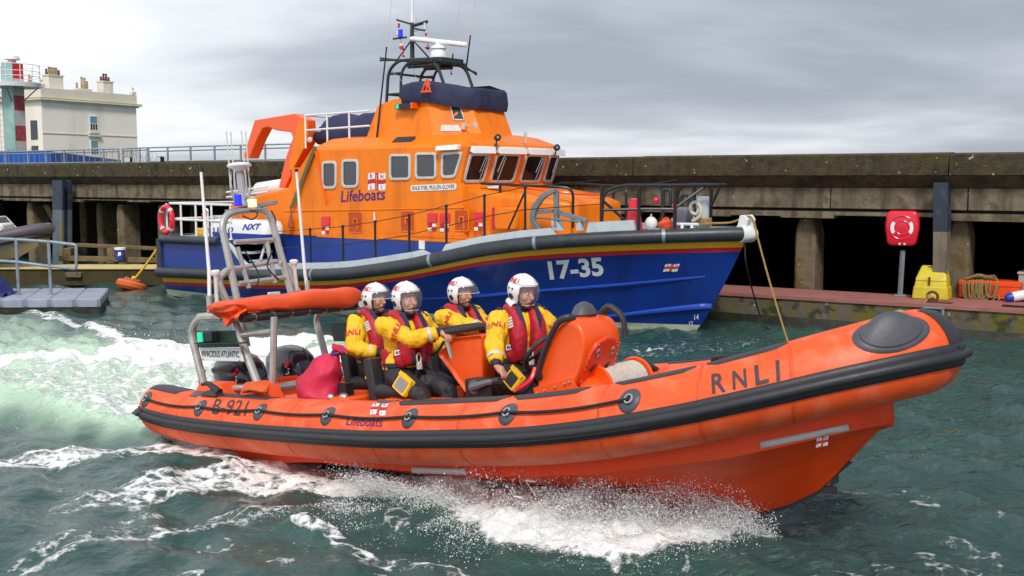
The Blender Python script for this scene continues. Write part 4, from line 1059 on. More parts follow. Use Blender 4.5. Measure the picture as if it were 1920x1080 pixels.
# ---- roof rail, covered daughter boat, crane, liferaft
for z0, z1 in ((4.15, 4.17), (3.82, 3.86)):
    m = MB(); m.tube(bend([(3.70, -1.12, z0), (5.75, -1.12, z1)], .1), .022, 7); m.build('roof_rail', M_WHITE, sv)
    m = MB(); m.tube(bend([(3.70, -1.12, z0), (3.62, -.6, z0), (3.62, .8, z0)], .15), .022, 7); m.build('roof_rail', M_WHITE, sv)
for x in (3.70, 4.42, 5.12): m = MB(); m.tube([(x, -1.12, 3.42), (x, -1.12, 4.16)], .022, 7); m.build('roof_rail_post', M_WHITE, sv)
cv = empty('covered_tender', S.M, 'small boat under a wrinkled navy canvas cover on the wheelhouse roof', 'tender')
mb = MB(); rings = []
for i in range(19):
    t = i / 18; x = 3.15 + 2.65 * t
    prof_ = interp(t, [0, .04, .15, .3, .5, .75, 1], [.12, .36, .48, .62, .54, .64, .72]); wy = interp(t, [0, .05, .2, 1], [.3, .5, .62, .62])
    r = []
    for k in range(20):
        a = 2 * math.pi * k / 20; ca, sa = math.cos(a), math.sin(a)
        q = V((x, -.05 + wy * abs(ca) ** .8 * (1 if ca > 0 else -1), 3.62 + (prof_ * sa ** .9 if sa > 0 else .08 * sa)))
        q += noise.noise_vector(V((x * 3.5, q.y * 3, q.z * 4))) * .075; r.append(q)
    rings.append(r)
mb.loft(rings); mb.build('canvas_cover', M_NAVY, cv, smooth=60)
mb = MB(); mb.box((4.8, -.05, 3.585), (1.7, .9, .07)); mb.build('orange_cradle', M_ORFAB, cv)
cr_px = [(455, 297), (477, 225), (551, 213), (573, 225), (576, 262), (557, 300), (543, 333), (534, 352), (522, 352), (529, 322), (535, 297), (549, 258), (545, 248), (516, 244), (502, 238), (492, 241), (481, 262), (467, 297)]
cp_ = [S.at(u, v, 1, -.75) for u, v in cr_px]
crane = MB(); crane.prism(cp_, (0, .30, 0)); cr = crane.build('crane_boom', M_ORANGE_D, sv, bevel=.02)
m = MB(); m.prism([S.at(u, v, 1, -.80) for u, v in ((560, 226), (575, 227), (577, 264), (548, 318), (540, 318))], (0, .05, 0)); m.build('crane_side_plate', M_ORANGE, cr)
m = MB(); m.cyl((2.95, -.6, 2.4), (2.95, -.6, 2.95), .16); m.build('crane_pedestal', M_ORANGE_D, cr)
m = MB(); h = S.at(458, 305, 1, -.6); m.tube([h, h - V((0, 0, .1))], .02, 6); m.ball(h - V((0, 0, .18)), (.07, .05, .08), nu=10, nv=8); m.build('crane_hook_block', M_ORANGE_D, cr)
a, b = S.at(590, 275, 1, -1.54), S.at(545, 390, 1, -1.60)
m = MB(); m.tube([a, b], .035, 7); m.tube([a + V((.05, 0, 0)), b + V((.06, 0, .02))], .02, 6); m.build('tackle_rope', M_ROPEG, cr)
m = MB(); m.lathe([(.03, .25), (.06, .12), (.075, 0), (.06, -.02)], b - V((0, .0, .42)), 9); m.tube([b, b - V((0, 0, .2))], .015, 5); m.build('tackle_bag', mat('brown_canvas', (.33, .06, .025), .7, var=.3), cr)
m = MB(); m.tube([S.at(590, 278, 1, -1.53), S.at(612, 380, 1, -1.53)], .022, 6); m.build('orange_strut', M_ORANGE_D, sv)
m = MB(); m.lathe([(.02, -.05), (.055, 0), (.06, .05), (.02, .07)], S.at(583, 262, 1, -1.3), 10, rot=V((.3, -1, 0)).to_track_quat('Z', 'Y').to_matrix()); m.build('deck_lamp', M_FRAME, sv)
lr = MB(); lr.tube([(.95, -.35, 2.45), (1.05, -.35, 2.47), (2.35, -.35, 2.60), (2.45, -.35, 2.61)], [.12, .19, .19, .12], 14); lr.build('liferaft_canister', M_WHITE, sv, smooth=50)
m = MB()
for z in (2.30, 2.42): m.tube(bend([(2.3, -1.1, z + .15), (.72, -1.12, z), (.66, -.9, z), (.66, .9, z)], .15), .022, 7)
m.build('house_top_rail', M_WHITE, sv)

# ---- mast
mst = MB()
for s in (-1, 1):
    y = s * .5
    mst.tube(bend([(5.62, y, 4.30), (5.70, y, 5.05), (6.0, y, 5.25), (6.9, y, 5.22)], .25), .034, 8)
    mst.tube(bend([(6.05, y, 4.35), (6.08, y, 5.0), (6.3, y, 5.2), (7.0, y, 5.18)], .2), .030, 8)
    mst.tube(bend([(6.5, y * .9, 5.2), (7.05, y * .9, 5.15), (7.25, y * .9, 4.7)], .25), .035, 7)
    mst.tube([(5.72, y, 4.98), (6.1, y, 4.98)], .028, 6); mst.tube([(5.64, y, 4.55), (6.06, y, 4.55)], .028, 6)
for x, z in ((5.70, 5.0), (5.65, 4.55), (6.08, 4.95)): mst.tube([(x, -.5, z), (x, .5, z)], .026, 6)
mst.build('mast_frame', M_DARKM, sv)
m = MB(); m.box((6.6, 0, 5.21), (1.0, .7, .11)); m.tube([(6.1, -.3, 5.13), (7.0, -.3, 5.11)], .05, 6); m.tube([(6.1, .2, 5.13), (6.9, .2, 5.1)], .05, 6); m.build('mast_platform', M_DARKM, sv, bevel=.01)
pole = MB(); pole.tube([(5.93, 0, 5.2), (5.93, 0, 6.12)], [.055, .04], 10); pole.tube([(5.93, 0, 5.75), (6.35, .2, 5.25)], .018, 5); pole.tube([(5.93, 0, 5.75), (5.6, -.2, 5.25)], .018, 5); pl_ = pole.build('mast_pole', M_DARKM, sv)
m = MB(); m.tube([(5.93, 0, 6.1), (5.94, 0, 6.15), (5.95, 0, 6.9)], [.045, .035, .028], 9); m.build('white_topmast', M_WHITE, pl_)
m = MB(); m.tube([(5.93, 0, 6.06), (5.47, 0, 6.20)], .022, 6); m.tube([(5.93, 0, 6.02), (6.38, 0, 6.08)], .035, 6); m.tube([(5.93, 0, 5.98), (6.3, 0, 5.90)], .022, 6); m.tube([(5.36, 0, 5.80), (5.76, 0, 5.80)], .022, 6); m.build('yard', M_DARKM, pl_)
m = MB(); m.cyl((6.32, 0, 5.92), (6.32, 0, 6.06), .035); m.cyl((6.02, 0, 6.07), (6.02, 0, 6.18), .03); m.build('steaming_light', M_FRAME, pl_)
m = MB(); m.cyl((5.58, 0, 5.82), (5.58, 0, 5.98), .052); m.build('blue_flasher', M_BLUEL, pl_)
for ps, nm in (([(5.49, 0, 6.12), (5.55, .02, 5.75), (5.62, .03, 5.45), (5.72, 0, 5.28)], 'flag'), ([(6.3, 0, 5.84), (6.34, .02, 5.62), (6.38, .02, 5.46)], 'flag')):
    pts = catmull(ps, 6); m = MB(); rows = [[p + V((.035 * math.sin(i * 1.3) - .03, .02 * math.cos(i), 0)), p + V((.012 * math.sin(i * 1.9), .03, 0)), p + V((.04 + .03 * math.sin(i * .9), .02 * math.sin(i * 2), .01))] for i, p in enumerate(pts)]
    for i in range(len(rows) - 1): m.grid(rows[i:i + 2], (i // 2) % 2)
    m.build(nm, [M_LETR, M_WHITE], pl_, smooth=60, fixn=False)
rd = MB(); rd.tube([(5.99, -.12, 5.74), (6.05, -.11, 5.735), (7.36, .12, 5.53), (7.40, .125, 5.525)], [.03, .055, .055, .04], 12); rd.build('radar_scanner', M_WHITEG, sv, smooth=50)
rd = MB(); rd.lathe([(.10, 5.265), (.18, 5.30), (.17, 5.40), (.13, 5.47), (.17, 5.49), (.14, 5.54), (.06, 5.57), (.05, 5.62)], (6.7, 0, 0), 18); rd.build('radar_drum', M_WHITE, sv, smooth=40)
def whip(a, b, split, name='whip_antenna'):
    a, b = V(a), V(b); m = MB(); m.tube([a, a.lerp(b, split)], [.022, .016], 6); o = m.build(name, M_BLACKM, sv)
    m = MB(); m.tube([a.lerp(b, split), b], [.010, .006], 5); m.build('whip_tip', M_FRAME, o)
whip(S.at(706, 262, 1, -1.12), S.at(741, -60, 1, -1.12), .55)
whip(S.at(873, 135, 1, .9), S.at(896, -40, 1, .9), .4); whip(S.at(847, 118, 1, .7), S.at(872, -60, 1, .7), .1); whip(S.at(846, 140, 1, .4), S.at(846, 70, 1, .4), .05)
m = MB(); m.tube([(5.5, -.55, 5.28), (6.1, -.45, 5.26)], .025, 6); m.tube([(5.5, -.55, 5.33), (6.2, -.3, 5.22)], .02, 6); m.tube([(6.9, .5, 5.2), (6.95, .95, 5.0)], .02, 6); m.tube([(6.7, .5, 5.2), (6.95, .95, 5.04)], .02, 6); m.build('antenna_arm', M_DARKM, sv)
m = MB()
for a, b in (((5.7, -.45, 5.1), (6.6, -.8, 4.6)), ((6.2, -.3, 5.15), (6.9, -.8, 4.6)), ((5.65, .4, 5.0), (6.3, .7, 4.5)), ((5.49, 0, 6.2), (5.55, -.5, 5.3)), ((5.93, 0, 5.9), (6.3, .1, 5.95))): m.tube([a, b], .005, 4)
m.build('stay_wire', M_STEEL, sv)

# ---- guard rails on deck
posts = [(5.42, .75), (6.4, .76), (7.3, .76), (8.15, .77), (8.98, .78), (9.75, .80), (10.5, .84)]
tops = []; mids = []
for s in (-1, 1):
    T = []; Mi = []
    for x, hgt in posts:
        b = edge(x, -.08, .24, s); m = MB(); t = b + V((0, 0, hgt - .06)); m.tube([b, t], .024, 7); m.ball(t, .034, nu=8, nv=6); m.box(b + V((0, 0, .0)), (.1, .03, .06)); m.build('stanchion', M_BLACKM, sv); T.append(t); Mi.append(b.lerp(t, .48))
    pb = edge(11.75, -.1, .25, s); T.append(pb + V((0, 0, .78))); Mi.append(pb + V((0, 0, .36)))
    m = MB()
    for q in (T, Mi): m.tube([V((4.3, q[0].y, q[0].z - .08))] + q, .008, 5)
    m.build('guard_wire', M_BLACKM, sv)
    # pulpit
    y0 = lambda x: s * max(.0, Bd(x) - .12)
    nose = V((13.42, s * .12, 2.64))
    m = MB(); m.tube(bend([(11.75, y0(11.75), 1.90), (11.78, y0(11.75), 2.52), (12.05, y0(12.05), 2.64), (12.9, y0(12.9), 2.64), nose, (13.45, 0, 2.64)], .2), .030, 8)
    m.tube([(11.78, y0(11.75), 2.2), (12.4, y0(12.4), 2.22), (12.85, y0(12.85), 2.22)], .026, 7)
    m.tube([(12.85, y0(12.85), 2.24), (13.25, s * .25, 2.64)], .026, 7)
    m.tube([(11.80, y0(11.75), 2.35), (12.25, y0(12.25) * .93, 1.84)], .026, 7)
    m.build('pulpit_rail', M_BLACKM, sv)
    for x in (11.75, 12.32, 12.85): m = MB(); m.tube([(x, y0(x), 1.82), (x, y0(x), 2.63 if x < 12.8 else 2.55)], .034, 8); m.build('pulpit_post', M_BLACKM, sv)
    m = MB(); m.tube(bend([(8.95, s * 1.28, 2.66), (10.55, s * 1.1, 2.60), (10.85, s * .9, 2.58), (10.85, s * .9, 1.85)], .2), .026, 7); m.tube([(9.4, s * 1.25, 2.44), (9.4, s * 1.25, 2.64)], .028, 7); m.build('trunk_handrail', M_BLACKM, sv)
b = edge(10.5, -.08, .24); m = MB(); m.tube([b + V((0, 0, .7)), b + V((-.55, .2, 0))], .02, 6); m.build('stanchion_brace', M_BLACKM, sv)
m = MB(); c = S.at(927, 350, 1, -1.2); m.box(c, (.3, .1, .08)); m.build('roof_horn_box', M_WHITE, sv, bevel=.02)
# extra ironwork inside the pulpit
for x, y, z in ((12.1, .2, 2.55), (12.55, .1, 2.45)):
    m = MB(); m.tube(bend([(x, y, 1.85), (x, y, z), (x + .16, y, z), (x + .16, y, z - .3)], .04), .035, 6); st = m.build('davit_post', M_DARKM, sv)
    m = MB(); m.ball((x - .08, y - .1, z - .2), .06, nu=10, nv=8); m.build('red_cap', M_REDP, st)
# bower anchor in its chocks, on the side deck
an = empty('anchor', S.M, 'grey stowed anchor with curved fluke standing on the foredeck beside the rail', 'anchor')
ya = -1.56; Q = lambda u, v: S.at(u, v, 1, ya)
M_ANCH = mat('anchor_grey', (.20, .23, .25), .5, metal=.3, var=.2, scale=8)
m = MB(); arc = catmull([Q(1041, 357), Q(1020, 367), Q(1003, 390), Q(999, 412), Q(1010, 434), Q(1017, 439)], 6)
rings = []
for i, p in enumerate(arc):
    t = i / (len(arc) - 1); w = .06 + .05 * math.sin(math.pi * t); d = (arc[min(i + 1, len(arc) - 1)] - arc[max(i - 1, 0)]).normalized(); nn = V((-d.z, 0, d.x)) * w * .6
    rings.append([p + nn + V((0, -.04, 0)), p - nn + V((0, -.02, 0)), p - nn + V((0, .05, 0)), p + nn + V((0, .03, 0))])
m.loft(rings); m.build('fluke', M_ANCH, an, bevel=.008)
m = MB(); m.prism([Q(1003, 393), Q(1036, 392), Q(1036, 399), Q(1006, 402)], (0, .08, 0)); m.build('fluke_web', M_ANCH, an)
m = MB(); m.prism([Q(1037, 357), Q(1045, 357), Q(1046, 428), Q(1038, 428)], (0, .06, 0)); m.prism([Q(1048, 394), Q(1100, 411), Q(1098, 418), Q(1046, 403)], (0, .06, 0)); m.tube([Q(1004, 408), Q(1085, 415)], .022, 6); m.build('shank', M_ANCH, an, bevel=.008)
m = MB()
for u, w in ((1043, 9), (1085, 5)): m.prism([Q(u - w, 432), Q(u + w, 432), Q(u + 2, 414), Q(u - 3, 414)], (0, .12, 0))
m.build('chock', M_GREYD, an)
# things on the bow
m = MB(); m.tube([(13.02, .03, 1.86), (13.02, .03, 2.42)], .115, 16); m.cyl((13.02, .03, 2.42), (13.02, .03, 2.435), .118); m.build('samson_post', M_GREYD, sv, smooth=50)
m = MB(); m.tube([(12.7, -.32, 1.95), (13.1, -.26, 1.95)], .025, 7); m.tube([(12.8, -.31, 1.86), (12.8, -.31, 1.95)], .03, 7); m.tube([(12.98, -.28, 1.86), (12.98, -.28, 1.95)], .03, 7); m.build('mooring_cleat', M_WHITE, sv)
m = MB(); m.box((12.62, .1, 2.05), (.26, .34, .38)); m.build('windlass', mat('windlass_mauve', (.16, .15, .2), .5), sv, bevel=.05)
m = MB(); m.prism([(13.70, -.16, 1.84), (13.95, -.16, 1.84), (13.99, -.16, 2.05), (13.93, -.16, 2.13), (13.84, -.16, 2.12), (13.80, -.16, 1.95)], (0, .06, 0)); m.prism([(13.70, .10, 1.84), (13.95, .10, 1.84), (13.99, .10, 2.05), (13.93, .10, 2.13), (13.84, .10, 2.12), (13.80, .10, 1.95)], (0, .06, 0)); m.cyl((13.90, -.1, 2.04), (13.90, .1, 2.04), .05); m.build('bow_roller', M_WHITE, sv, bevel=.01)
def on_boat(name, M_, label, cat, group=None): return empty(name, S.M @ Matrix.Translation(V(M_)), label, cat, group)
cn = on_boat('dan_cone', (11.95, -.55, 1.82), 'tall red cone standing on the foredeck inside the black pulpit', 'cone')
m = MB(); m.lathe([(.17, 0), (.15, .1), (.09, .52), (.085, .56), (.03, .58)], (0, 0, 0), 12); m.build('cone_body', M_REDP, cn)
m = MB(); m.box((0, 0, .01), (.36, .36, .025)); m.build('cone_foot', M_REDP, cn)
wb = on_boat('mooring_buoy', (12.25, -.45, 1.95), 'round white fender buoy on the foredeck beside the red cone', 'buoy')
m = MB(); m.ball((0, 0, 0), (.115, .115, .125)); m.build('buoy_body', M_WHITE, wb, smooth=180); m = MB(); m.cyl((0, 0, .11), (0, 0, .17), .02); m.build('buoy_eye', M_ROPEW, wb)
ob = on_boat('orange_bag', (12.55, -.42, 1.84), 'small orange bag lying on the foredeck near the mooring post', 'bag')
m = MB(); m.ball((0, 0, .09), (.16, .12, .10)); o_ = m.build('bag_body', M_ORFAB, ob, smooth=180)
for v in o_.data.vertices: v.co += noise.noise_vector(v.co * 12) * .02
m = MB(); m.tube(catmull([(-.08, -.02, .17), (0, 0, .22), (.08, .0, .16)], 4), .012, 5); m.build('bag_strap', M_ORANGE_D, ob)
# rope about the post, out over the roller, down to the water
rp = empty('bow_mooring_rope', S.M, 'tan mooring rope wound on the bow post and hanging from the bow to the water', 'rope')
m = MB(); hx = []
for i in range(60): a = i * .62; hx.append(V((13.02 + .15 * math.cos(a), .03 + .15 * math.sin(a), 1.92 + .0022 * i)))
m.tube(hx, .024, 6); m.tube(catmull([(13.1, -.15, 1.95), (13.3, -.1, 1.97), (13.6, 0, 1.99), (13.92, 0, 2.10), (14.03, -.02, 2.02), (14.09, -.03, 1.85)], 6), .020, 6)
a = V((14.09, -.03, 1.85)); b = S.I @ on_z(1482, 655); m.tube(rope_pts(a, b, .06, 20), .017, 6); m.build('line', M_ROPE, rp)
wr = empty('rope_coil', S.M, 'pale rope coil looped in a figure of eight on the bow post', 'rope')
m = MB(); Qb = lambda u, v, y=-.2: S.at(u, v, 1, y)
m.tube(catmull([Qb(1298, 415), Qb(1312, 405), Qb(1313, 388), Qb(1303, 379), Qb(1295, 386), Qb(1297, 398), Qb(1306, 401), Qb(1311, 392)], 6), .03, 7); m.tube(catmull([Qb(1322, 385, .1), Qb(1327, 392, .1), Qb(1325, 402, .1), Qb(1312, 412, .0), Qb(1300, 408, -.1)], 6), .026, 7); m.build('coil', M_ROPEW, wr)
bl = MB(); bl.tube(catmull([S.at(1397, 452, 1, -.02), S.at(1400, 500, 1, -.1), S.I @ on_z(1425, 590, .25), S.I @ on_z(1445, 622, 0.0)], 8), .014, 5)
o_ = tag(bl.build('snubber_line', M_ROPEK, None), 'thin black line hanging slack from the blue bow into the water', 'rope'); o_.matrix_basis = S.M
# life ring and yellow bag at the stern
lrg = on_boat('life_ring', (.18, -2.40, 1.79), 'red and white life ring hung on the white stern rail', 'life ring')
m = MB(); m.tube([(.24 * math.cos(t), 0, .30 * math.sin(t)) for t in np.linspace(0, 6.2832, 33)[:-1]], .062, 10, closed=True); ri = m.build('ring', M_REDP, lrg, smooth=180)
for a0 in (.7, 2.27, 3.84, 5.41):
    m = MB(); m.tube([(.24 * math.cos(t), 0, .30 * math.sin(t)) for t in np.linspace(a0, a0 + .22, 5)], .065, 10); m.build('reflective_band', M_REFL, lrg)
yb = on_boat('yellow_bundle', (1.05, -1.95, 1.43), 'crumpled yellow oilskin bundle on the stern deck behind the rail', 'bundle')
m = MB(); m.ball((0, 0, .07), (.28, .2, .12), nu=20, nv=12); o_ = m.build('bundle_cloth', M_YSUIT, yb, smooth=180)
for v in o_.data.vertices: v.co += noise.noise_vector(v.co * 9) * .05
# deck boxes and pipes on the stern deck
for x, y, w, h_ in ((1.45, -1.8, .3, .5), (.7, -1.2, .35, .45)):
    m = MB(); m.box((x, y, 1.4 + h_ / 2), (w, .3, h_)); m.build('deck_locker', M_GREYD, sv, bevel=.02)
m = MB(); m.tube(bend([(1.3, -2.15, 1.4), (1.3, -2.15, 2.05), (1.45, -2.15, 2.05), (1.45, -2.15, 1.4)], .05), .025, 7); vt = m.build('vent_pipe', M_WHITE, sv)
m = MB(); m.cyl((1.3, -2.15, 1.78), (1.3, -2.15, 1.95), .05); m.build('vent_cap', M_RED, vt)

# ---- lettering
def sq(u0, v0, u1, v1, cap, y, dy=-.008):
    p0, p1 = side(u0, v0, y + dy), side(u1, v1, y + dy); return quad_fn(p0, p1, p0 + V((0, 0, cap)))
lettering('Lifeboats', sq(639, 378.5, 722, 374, .235, sy), M_PURPLE, sv, shear=.12, bold=.012)
e0, e1, e2 = side(690, 357, sy - .006), side(723, 355, sy - .006), side(688, 326, sy - .006)
emblem(quad_fn(e0, e1, e2), sv)
m = MB(); pl0 = rounded([side(770, 359, sy - .012), side(855, 355.5, sy - .012), side(855, 344, sy - .012), side(770, 347.5, sy - .012)], .05); m.prism(pl0, (0, .012, 0)); npl = m.build('name_board', M_LETW, sv)
lettering('RNLB SYBIL MULLEN GLOVER', sq(773, 356.6, 852, 353.2, .080, sy, -.018), M_LETK, npl, shear=.08)
def hull_word(s, u0, v0, u1, v1, capx, capv, m, **k):
    """baseline and cap offsets read off the bow plating"""
    fn = lambda a, b, h=0.0: hull_at(u0 + (u1 - u0) * a + capx * b, v0 + (v1 - v0) * a + capv * b, .008 + h * 1.5)
    lettering(s, fn, m, sv, **k)
hull_word('17-35', 1031, 523, 1133, 515, -5, -32, M_LETW, bold=.035, step=.35)
hull_word('14', 1302, 600, 1310, 599, 0, -10, M_LETW, bold=.01); hull_word('12', 1292, 612, 1299, 611, 0, -9, M_LETW, bold=.01)
emblem(lambda a, b, h=0.0: hull_at(1243 + 27 * a + 3 * b, 510 - 1.5 * a - 14 * b, .008 + h), sv)
# ================================================================== the inflatable lifeboat under way
R = Frame((-3.02, 12.06, 0.165), 39.345, 6, -1.2)
rib = empty('inflatable_lifeboat', R.M, 'bright orange rigid inflatable lifeboat under way in front, bow lifted, four crew aboard', 'lifeboat')
YH = 1.15
_tx = [0, .4, .8, 1.2, 2, 2.8, 3.6, 4.0, 4.4, 4.8, 5.2, 5.6, 6.0, 6.4, 6.8, 7.2, 7.6, 7.8]
_tz = [.131, .075, .046, .034, .018, .020, .032, .053, .077, .102, .133, .182, .245, .320, .412, .508, .594, .615]
def tube_z(x): return interp(x, _tx, _tz)
half = [V((x, -YH, 0)) for x in np.linspace(0.0, 4.6, 40)]
for a in np.linspace(0, math.pi / 2, 60)[1:]:
    half.append(V((4.6 + 3.03 * math.sin(a) ** (2 / 2.3), -YH * math.cos(a) ** (2 / 1.5), 0)))
path = half + [V((p.x, -p.y, 0)) for p in reversed(half[:-1])]
for p in path: p.z = tube_z(p.x)
for _ in range(3):
    path = [path[0]] + [V((b.x, b.y, (a.z + b.z * 2 + c.z) / 4)) for a, b, c in zip(path, path[1:], path[2:])] + [path[-1]]
PA = np.array([tuple(p) for p in path])
SL = np.concatenate([[0], np.cumsum(np.linalg.norm(np.diff(PA, axis=0), axis=1))]); LT = SL[-1]
def tube_c(s): return np.array([np.interp(s, SL, PA[:, k]) for k in range(3)])
def tube_n(s):
    d = tube_c(min(s + .06, LT)) - tube_c(max(s - .06, 0)); n = np.array([d[1], -d[0], 0]); return n / np.linalg.norm(n)
def tube_r(s):
    e = min(s, LT - s)
    return .27 * interp(e, [0, .03, .08, .16, .3, .5, 9], [.90, .93, .955, .975, .99, 1, 1]) if e < .6 else .27 + .026 * math.exp(-((s - LT / 2) / 1.1) ** 2)
def T(s, th, h=0.0):
    """point on the tube skin: s metres from the starboard stern, th degrees up from the outer side, h lift"""
    c, n = tube_c(s), tube_n(s); r = tube_r(s) + h; t = rad(th)
    return V((c[0] + n[0] * r * math.cos(t), c[1] + n[1] * r * math.cos(t), c[2] + r * math.sin(t)))
_ss = np.linspace(0, LT / 2 + .6, 420); _th = np.linspace(-60, 130, 96)
_pr = np.array([[project(R.w(T(s, t))) for t in _th] for s in _ss])
def tube_st(u, v):
    d = (_pr[:, :, 0] - u) ** 2 + (_pr[:, :, 1] - v) ** 2
    i, j = np.unravel_index(np.argmin(d), d.shape); s, t = _ss[i], _th[j]
    for _ in range(4):
        p0 = np.array(project(R.w(T(s, t)))); ps = np.array(project(R.w(T(s + .01, t)))); pt = np.array(project(R.w(T(s, t + .5))))
        J = np.column_stack([(ps - p0) / .01, (pt - p0) / .5])
        if abs(np.linalg.det(J)) < 1e-3: break
        ds = np.linalg.solve(J, np.array([u, v]) - p0); s += float(np.clip(ds[0], -.05, .05)); t += float(np.clip(ds[1], -4, 4))
    return s, t
def skin_quad(bl, br, tl):
    a, b, c = (np.array(tube_st(*q)) for q in (bl, br, tl))
    return lambda x, y, h=0.0: T(*(a + (b - a) * x + (c - a) * y), .004 + h)
# tube
sv_ = sorted(set(list(np.linspace(0, LT, 150)) + [.02, .05, .1, .16, .24, LT - .02, LT - .05, LT - .1, LT - .16]))
mb = MB(); rings = [[T(s, 360 * k / 36) for k in range(36)] for s in sv_]
e0_, e1_ = tube_c(0), tube_c(LT)
cap = lambda s, c: [[V(c).lerp(T(s, 360 * k / 36), f) - V((d, 0, 0)) for k in range(36)] for f, d in ((.25, .13), (.6, .105), (.85, .06))]
mb.loft(cap(0, e0_) + rings + list(reversed(cap(LT, e1_)))); tube = mb.build('tube', M_TUBE, rib, smooth=180)
# seams
for u in (333, 418, 540, 700, 862, 1122, 1310, 1487):
    s, _ = tube_st(u, interp(u, [300, 700, 1100, 1500], [770, 785, 780, 720]))
    m = MB(); m.grid([[T(s + d, th, hh) for th in range(-80, 111, 6)] for d, hh in ((-.013, .0), (-.012, .0014), (.012, .0014), (.013, 0))]); m.build('seam_tape', M_SEAM, rib, smooth=180)
def strip(s0, s1, t0, t1, h, m, name, n=None, taper=0, smooth=180):
    n = n or max(4, int(abs(s1 - s0) / .07)); rows = []
    for i in range(n + 1):
        s = s0 + (s1 - s0) * i / n
        k = 1.0 if not taper else min(1, .25 + min(i, n - i) / n / taper)
        c, w = (t0 + t1) / 2, (t1 - t0) / 2 * k
        rows.append([T(s, c - w, 0)] + [T(s, c + w * f, h) for f in (-.97, -.5, 0, .5, .97)] + [T(s, c + w, 0)])
    mb = MB(); mb.grid(rows); return mb.build(name, m, rib, smooth=smooth)
# rubbing strake
st = strip(0.0, LT, -18, 13, .011, M_BLACKR, 'rubbing_strake', 340)
mb = MB(); mb.tube([T(s, -3.0, .016) for s in np.linspace(0.0, LT, 170)], .036, 10); mb.build('strake_bead', M_BLACKR, st, smooth=180)
for e_, sg in ((e0_, -1), (e1_, 1)):
    wrap = catmull([V(e_) + V((.10, sg * .285, -.012)), V(e_) + V((0, sg * .262, -.012)), V(e_) + V((-.075, sg * .20, -.01)), V(e_) + V((-.135, sg * .10, -.005)), V(e_) + V((-.15, 0, 0)), V(e_) + V((-.13, -sg * .12, 0)), V(e_) + V((-.06, -sg * .2, 0))], 6)
    mb = MB(); mb.tube(wrap, .038, 9); mb.tube(wrap, .058, 9, flat=.3); mb.build('strake_end', M_BLACKR, st, smooth=180)
    c0 = V(e_) + V((.02, 0, 0)); rows = [[c0 + (p - c0) * .93 + V((0, 0, dz)) for p in wrap] for dz in (-.075, .06)]
    mb = MB(); mb.grid(rows); mb.build('strake_backing', M_BLACKR, st, smooth=180)
# wear patches along the top
M_PATCHG = mat('grey_wear_patch', (0.075, 0.075, 0.09), .5, var=.2, scale=9, bump=.1)
def s_at(u, v): return tube_st(u, v)[0]
for u0, v0, u1, v1, a, b, m_ in ((283, 722, 345, 735, 62, 118, M_BLACKR), (362, 736, 420, 744, 62, 116, M_PATCHG), (425, 744, 508, 750, 74, 112, M_BLACKR), (700, 755, 768, 757, 76, 108, M_PATCHG), (778, 756, 945, 752, 66, 104, M_BLACKR), (957, 750, 1130, 735, 66, 100, M_BLACKR), (1146, 732, 1298, 708, 68, 98, M_BLACKR), (1320, 704, 1482, 674, 68, 98, M_BLACKR)):
    strip(s_at(u0, v0), s_at(u1, v1), a, b, .006, m_, 'wear_patch', taper=.06)
for s0, s1 in ((LT - 6.2, LT - 4.9), (LT - 4.8, LT - 3.6), (LT - 7.6, LT - 6.3)):
    strip(s0, s1, 66, 104, .006, M_BLACKR, 'wear_patch', taper=.06)
# lettering on the tube
lettering('B-921', skin_quad((398, 776), (461, 780), (406, 748)), M_LETTUBE, rib, step=.25, bold=.006)
for ch, bl, br, tl in (('R', (1335.5, 737), (1361, 733), (1334, 702)), ('N', (1374.5, 729.5), (1401, 725), (1373, 696)), ('L', (1417, 722), (1442, 716), (1414, 686)), ('I', (1456, 714), (1463, 712), (1454, 677))):
    lettering(ch, skin_quad(bl, br, tl), M_LETTUBE, rib, step=.25, bold=.02)
emblem(skin_quad((694, 778), (723, 778.5), (699, 757)), rib)
lettering('Lifeboats', skin_quad((649, 797), (716, 800), (653, 781)), M_PURPLE, rib, step=.3, shear=.1)
# grab line
hold = [(274, 748), (375, 764), (487, 771), (614, 779), (768, 783), (952, 775), (1180, 750)]
ST = [tube_st(*q) for q in hold]
for s, t in ST:
    m = MB(); rg = []
    for k, h in ((.085, .0), (.082, .006), (.03, .0075), (.005, .008)):
        rg.append([T(s + k * math.cos(a) * .95, t + math.degrees(k * math.sin(a) * 1.12 / .27), h) for a in np.linspace(0, 2 * math.pi, 21)[:-1]])
    m.loft(rg); p = m.build('line_patch', M_PATCHG, rib, smooth=180)
    m = MB(); c = T(s, t, .02); d = (T(s + .02, t, .02) - c).normalized(); u_ = (T(s, t + 3, .02) - c).normalized()
    m.tube([c + d * .028 * math.cos(a) + u_ * .032 * math.sin(a) for a in np.linspace(0, 6.2832, 13)[:-1]], .009, 6, closed=True); m.build('line_eye', M_STEEL, p)
m = MB(); pts = []
for (s0, t0), (s1, t1) in zip(ST, ST[1:]):
    for k in range(12):
        f = k / 12; pts.append(T(s0 + (s1 - s0) * f, t0 + (t1 - t0) * f - 16 * f * (1 - f), .022))
pts.append(T(*ST[-1], .022)); m.tube(pts, .0125, 6); m.build('grab_line', M_ROPEK, rib)
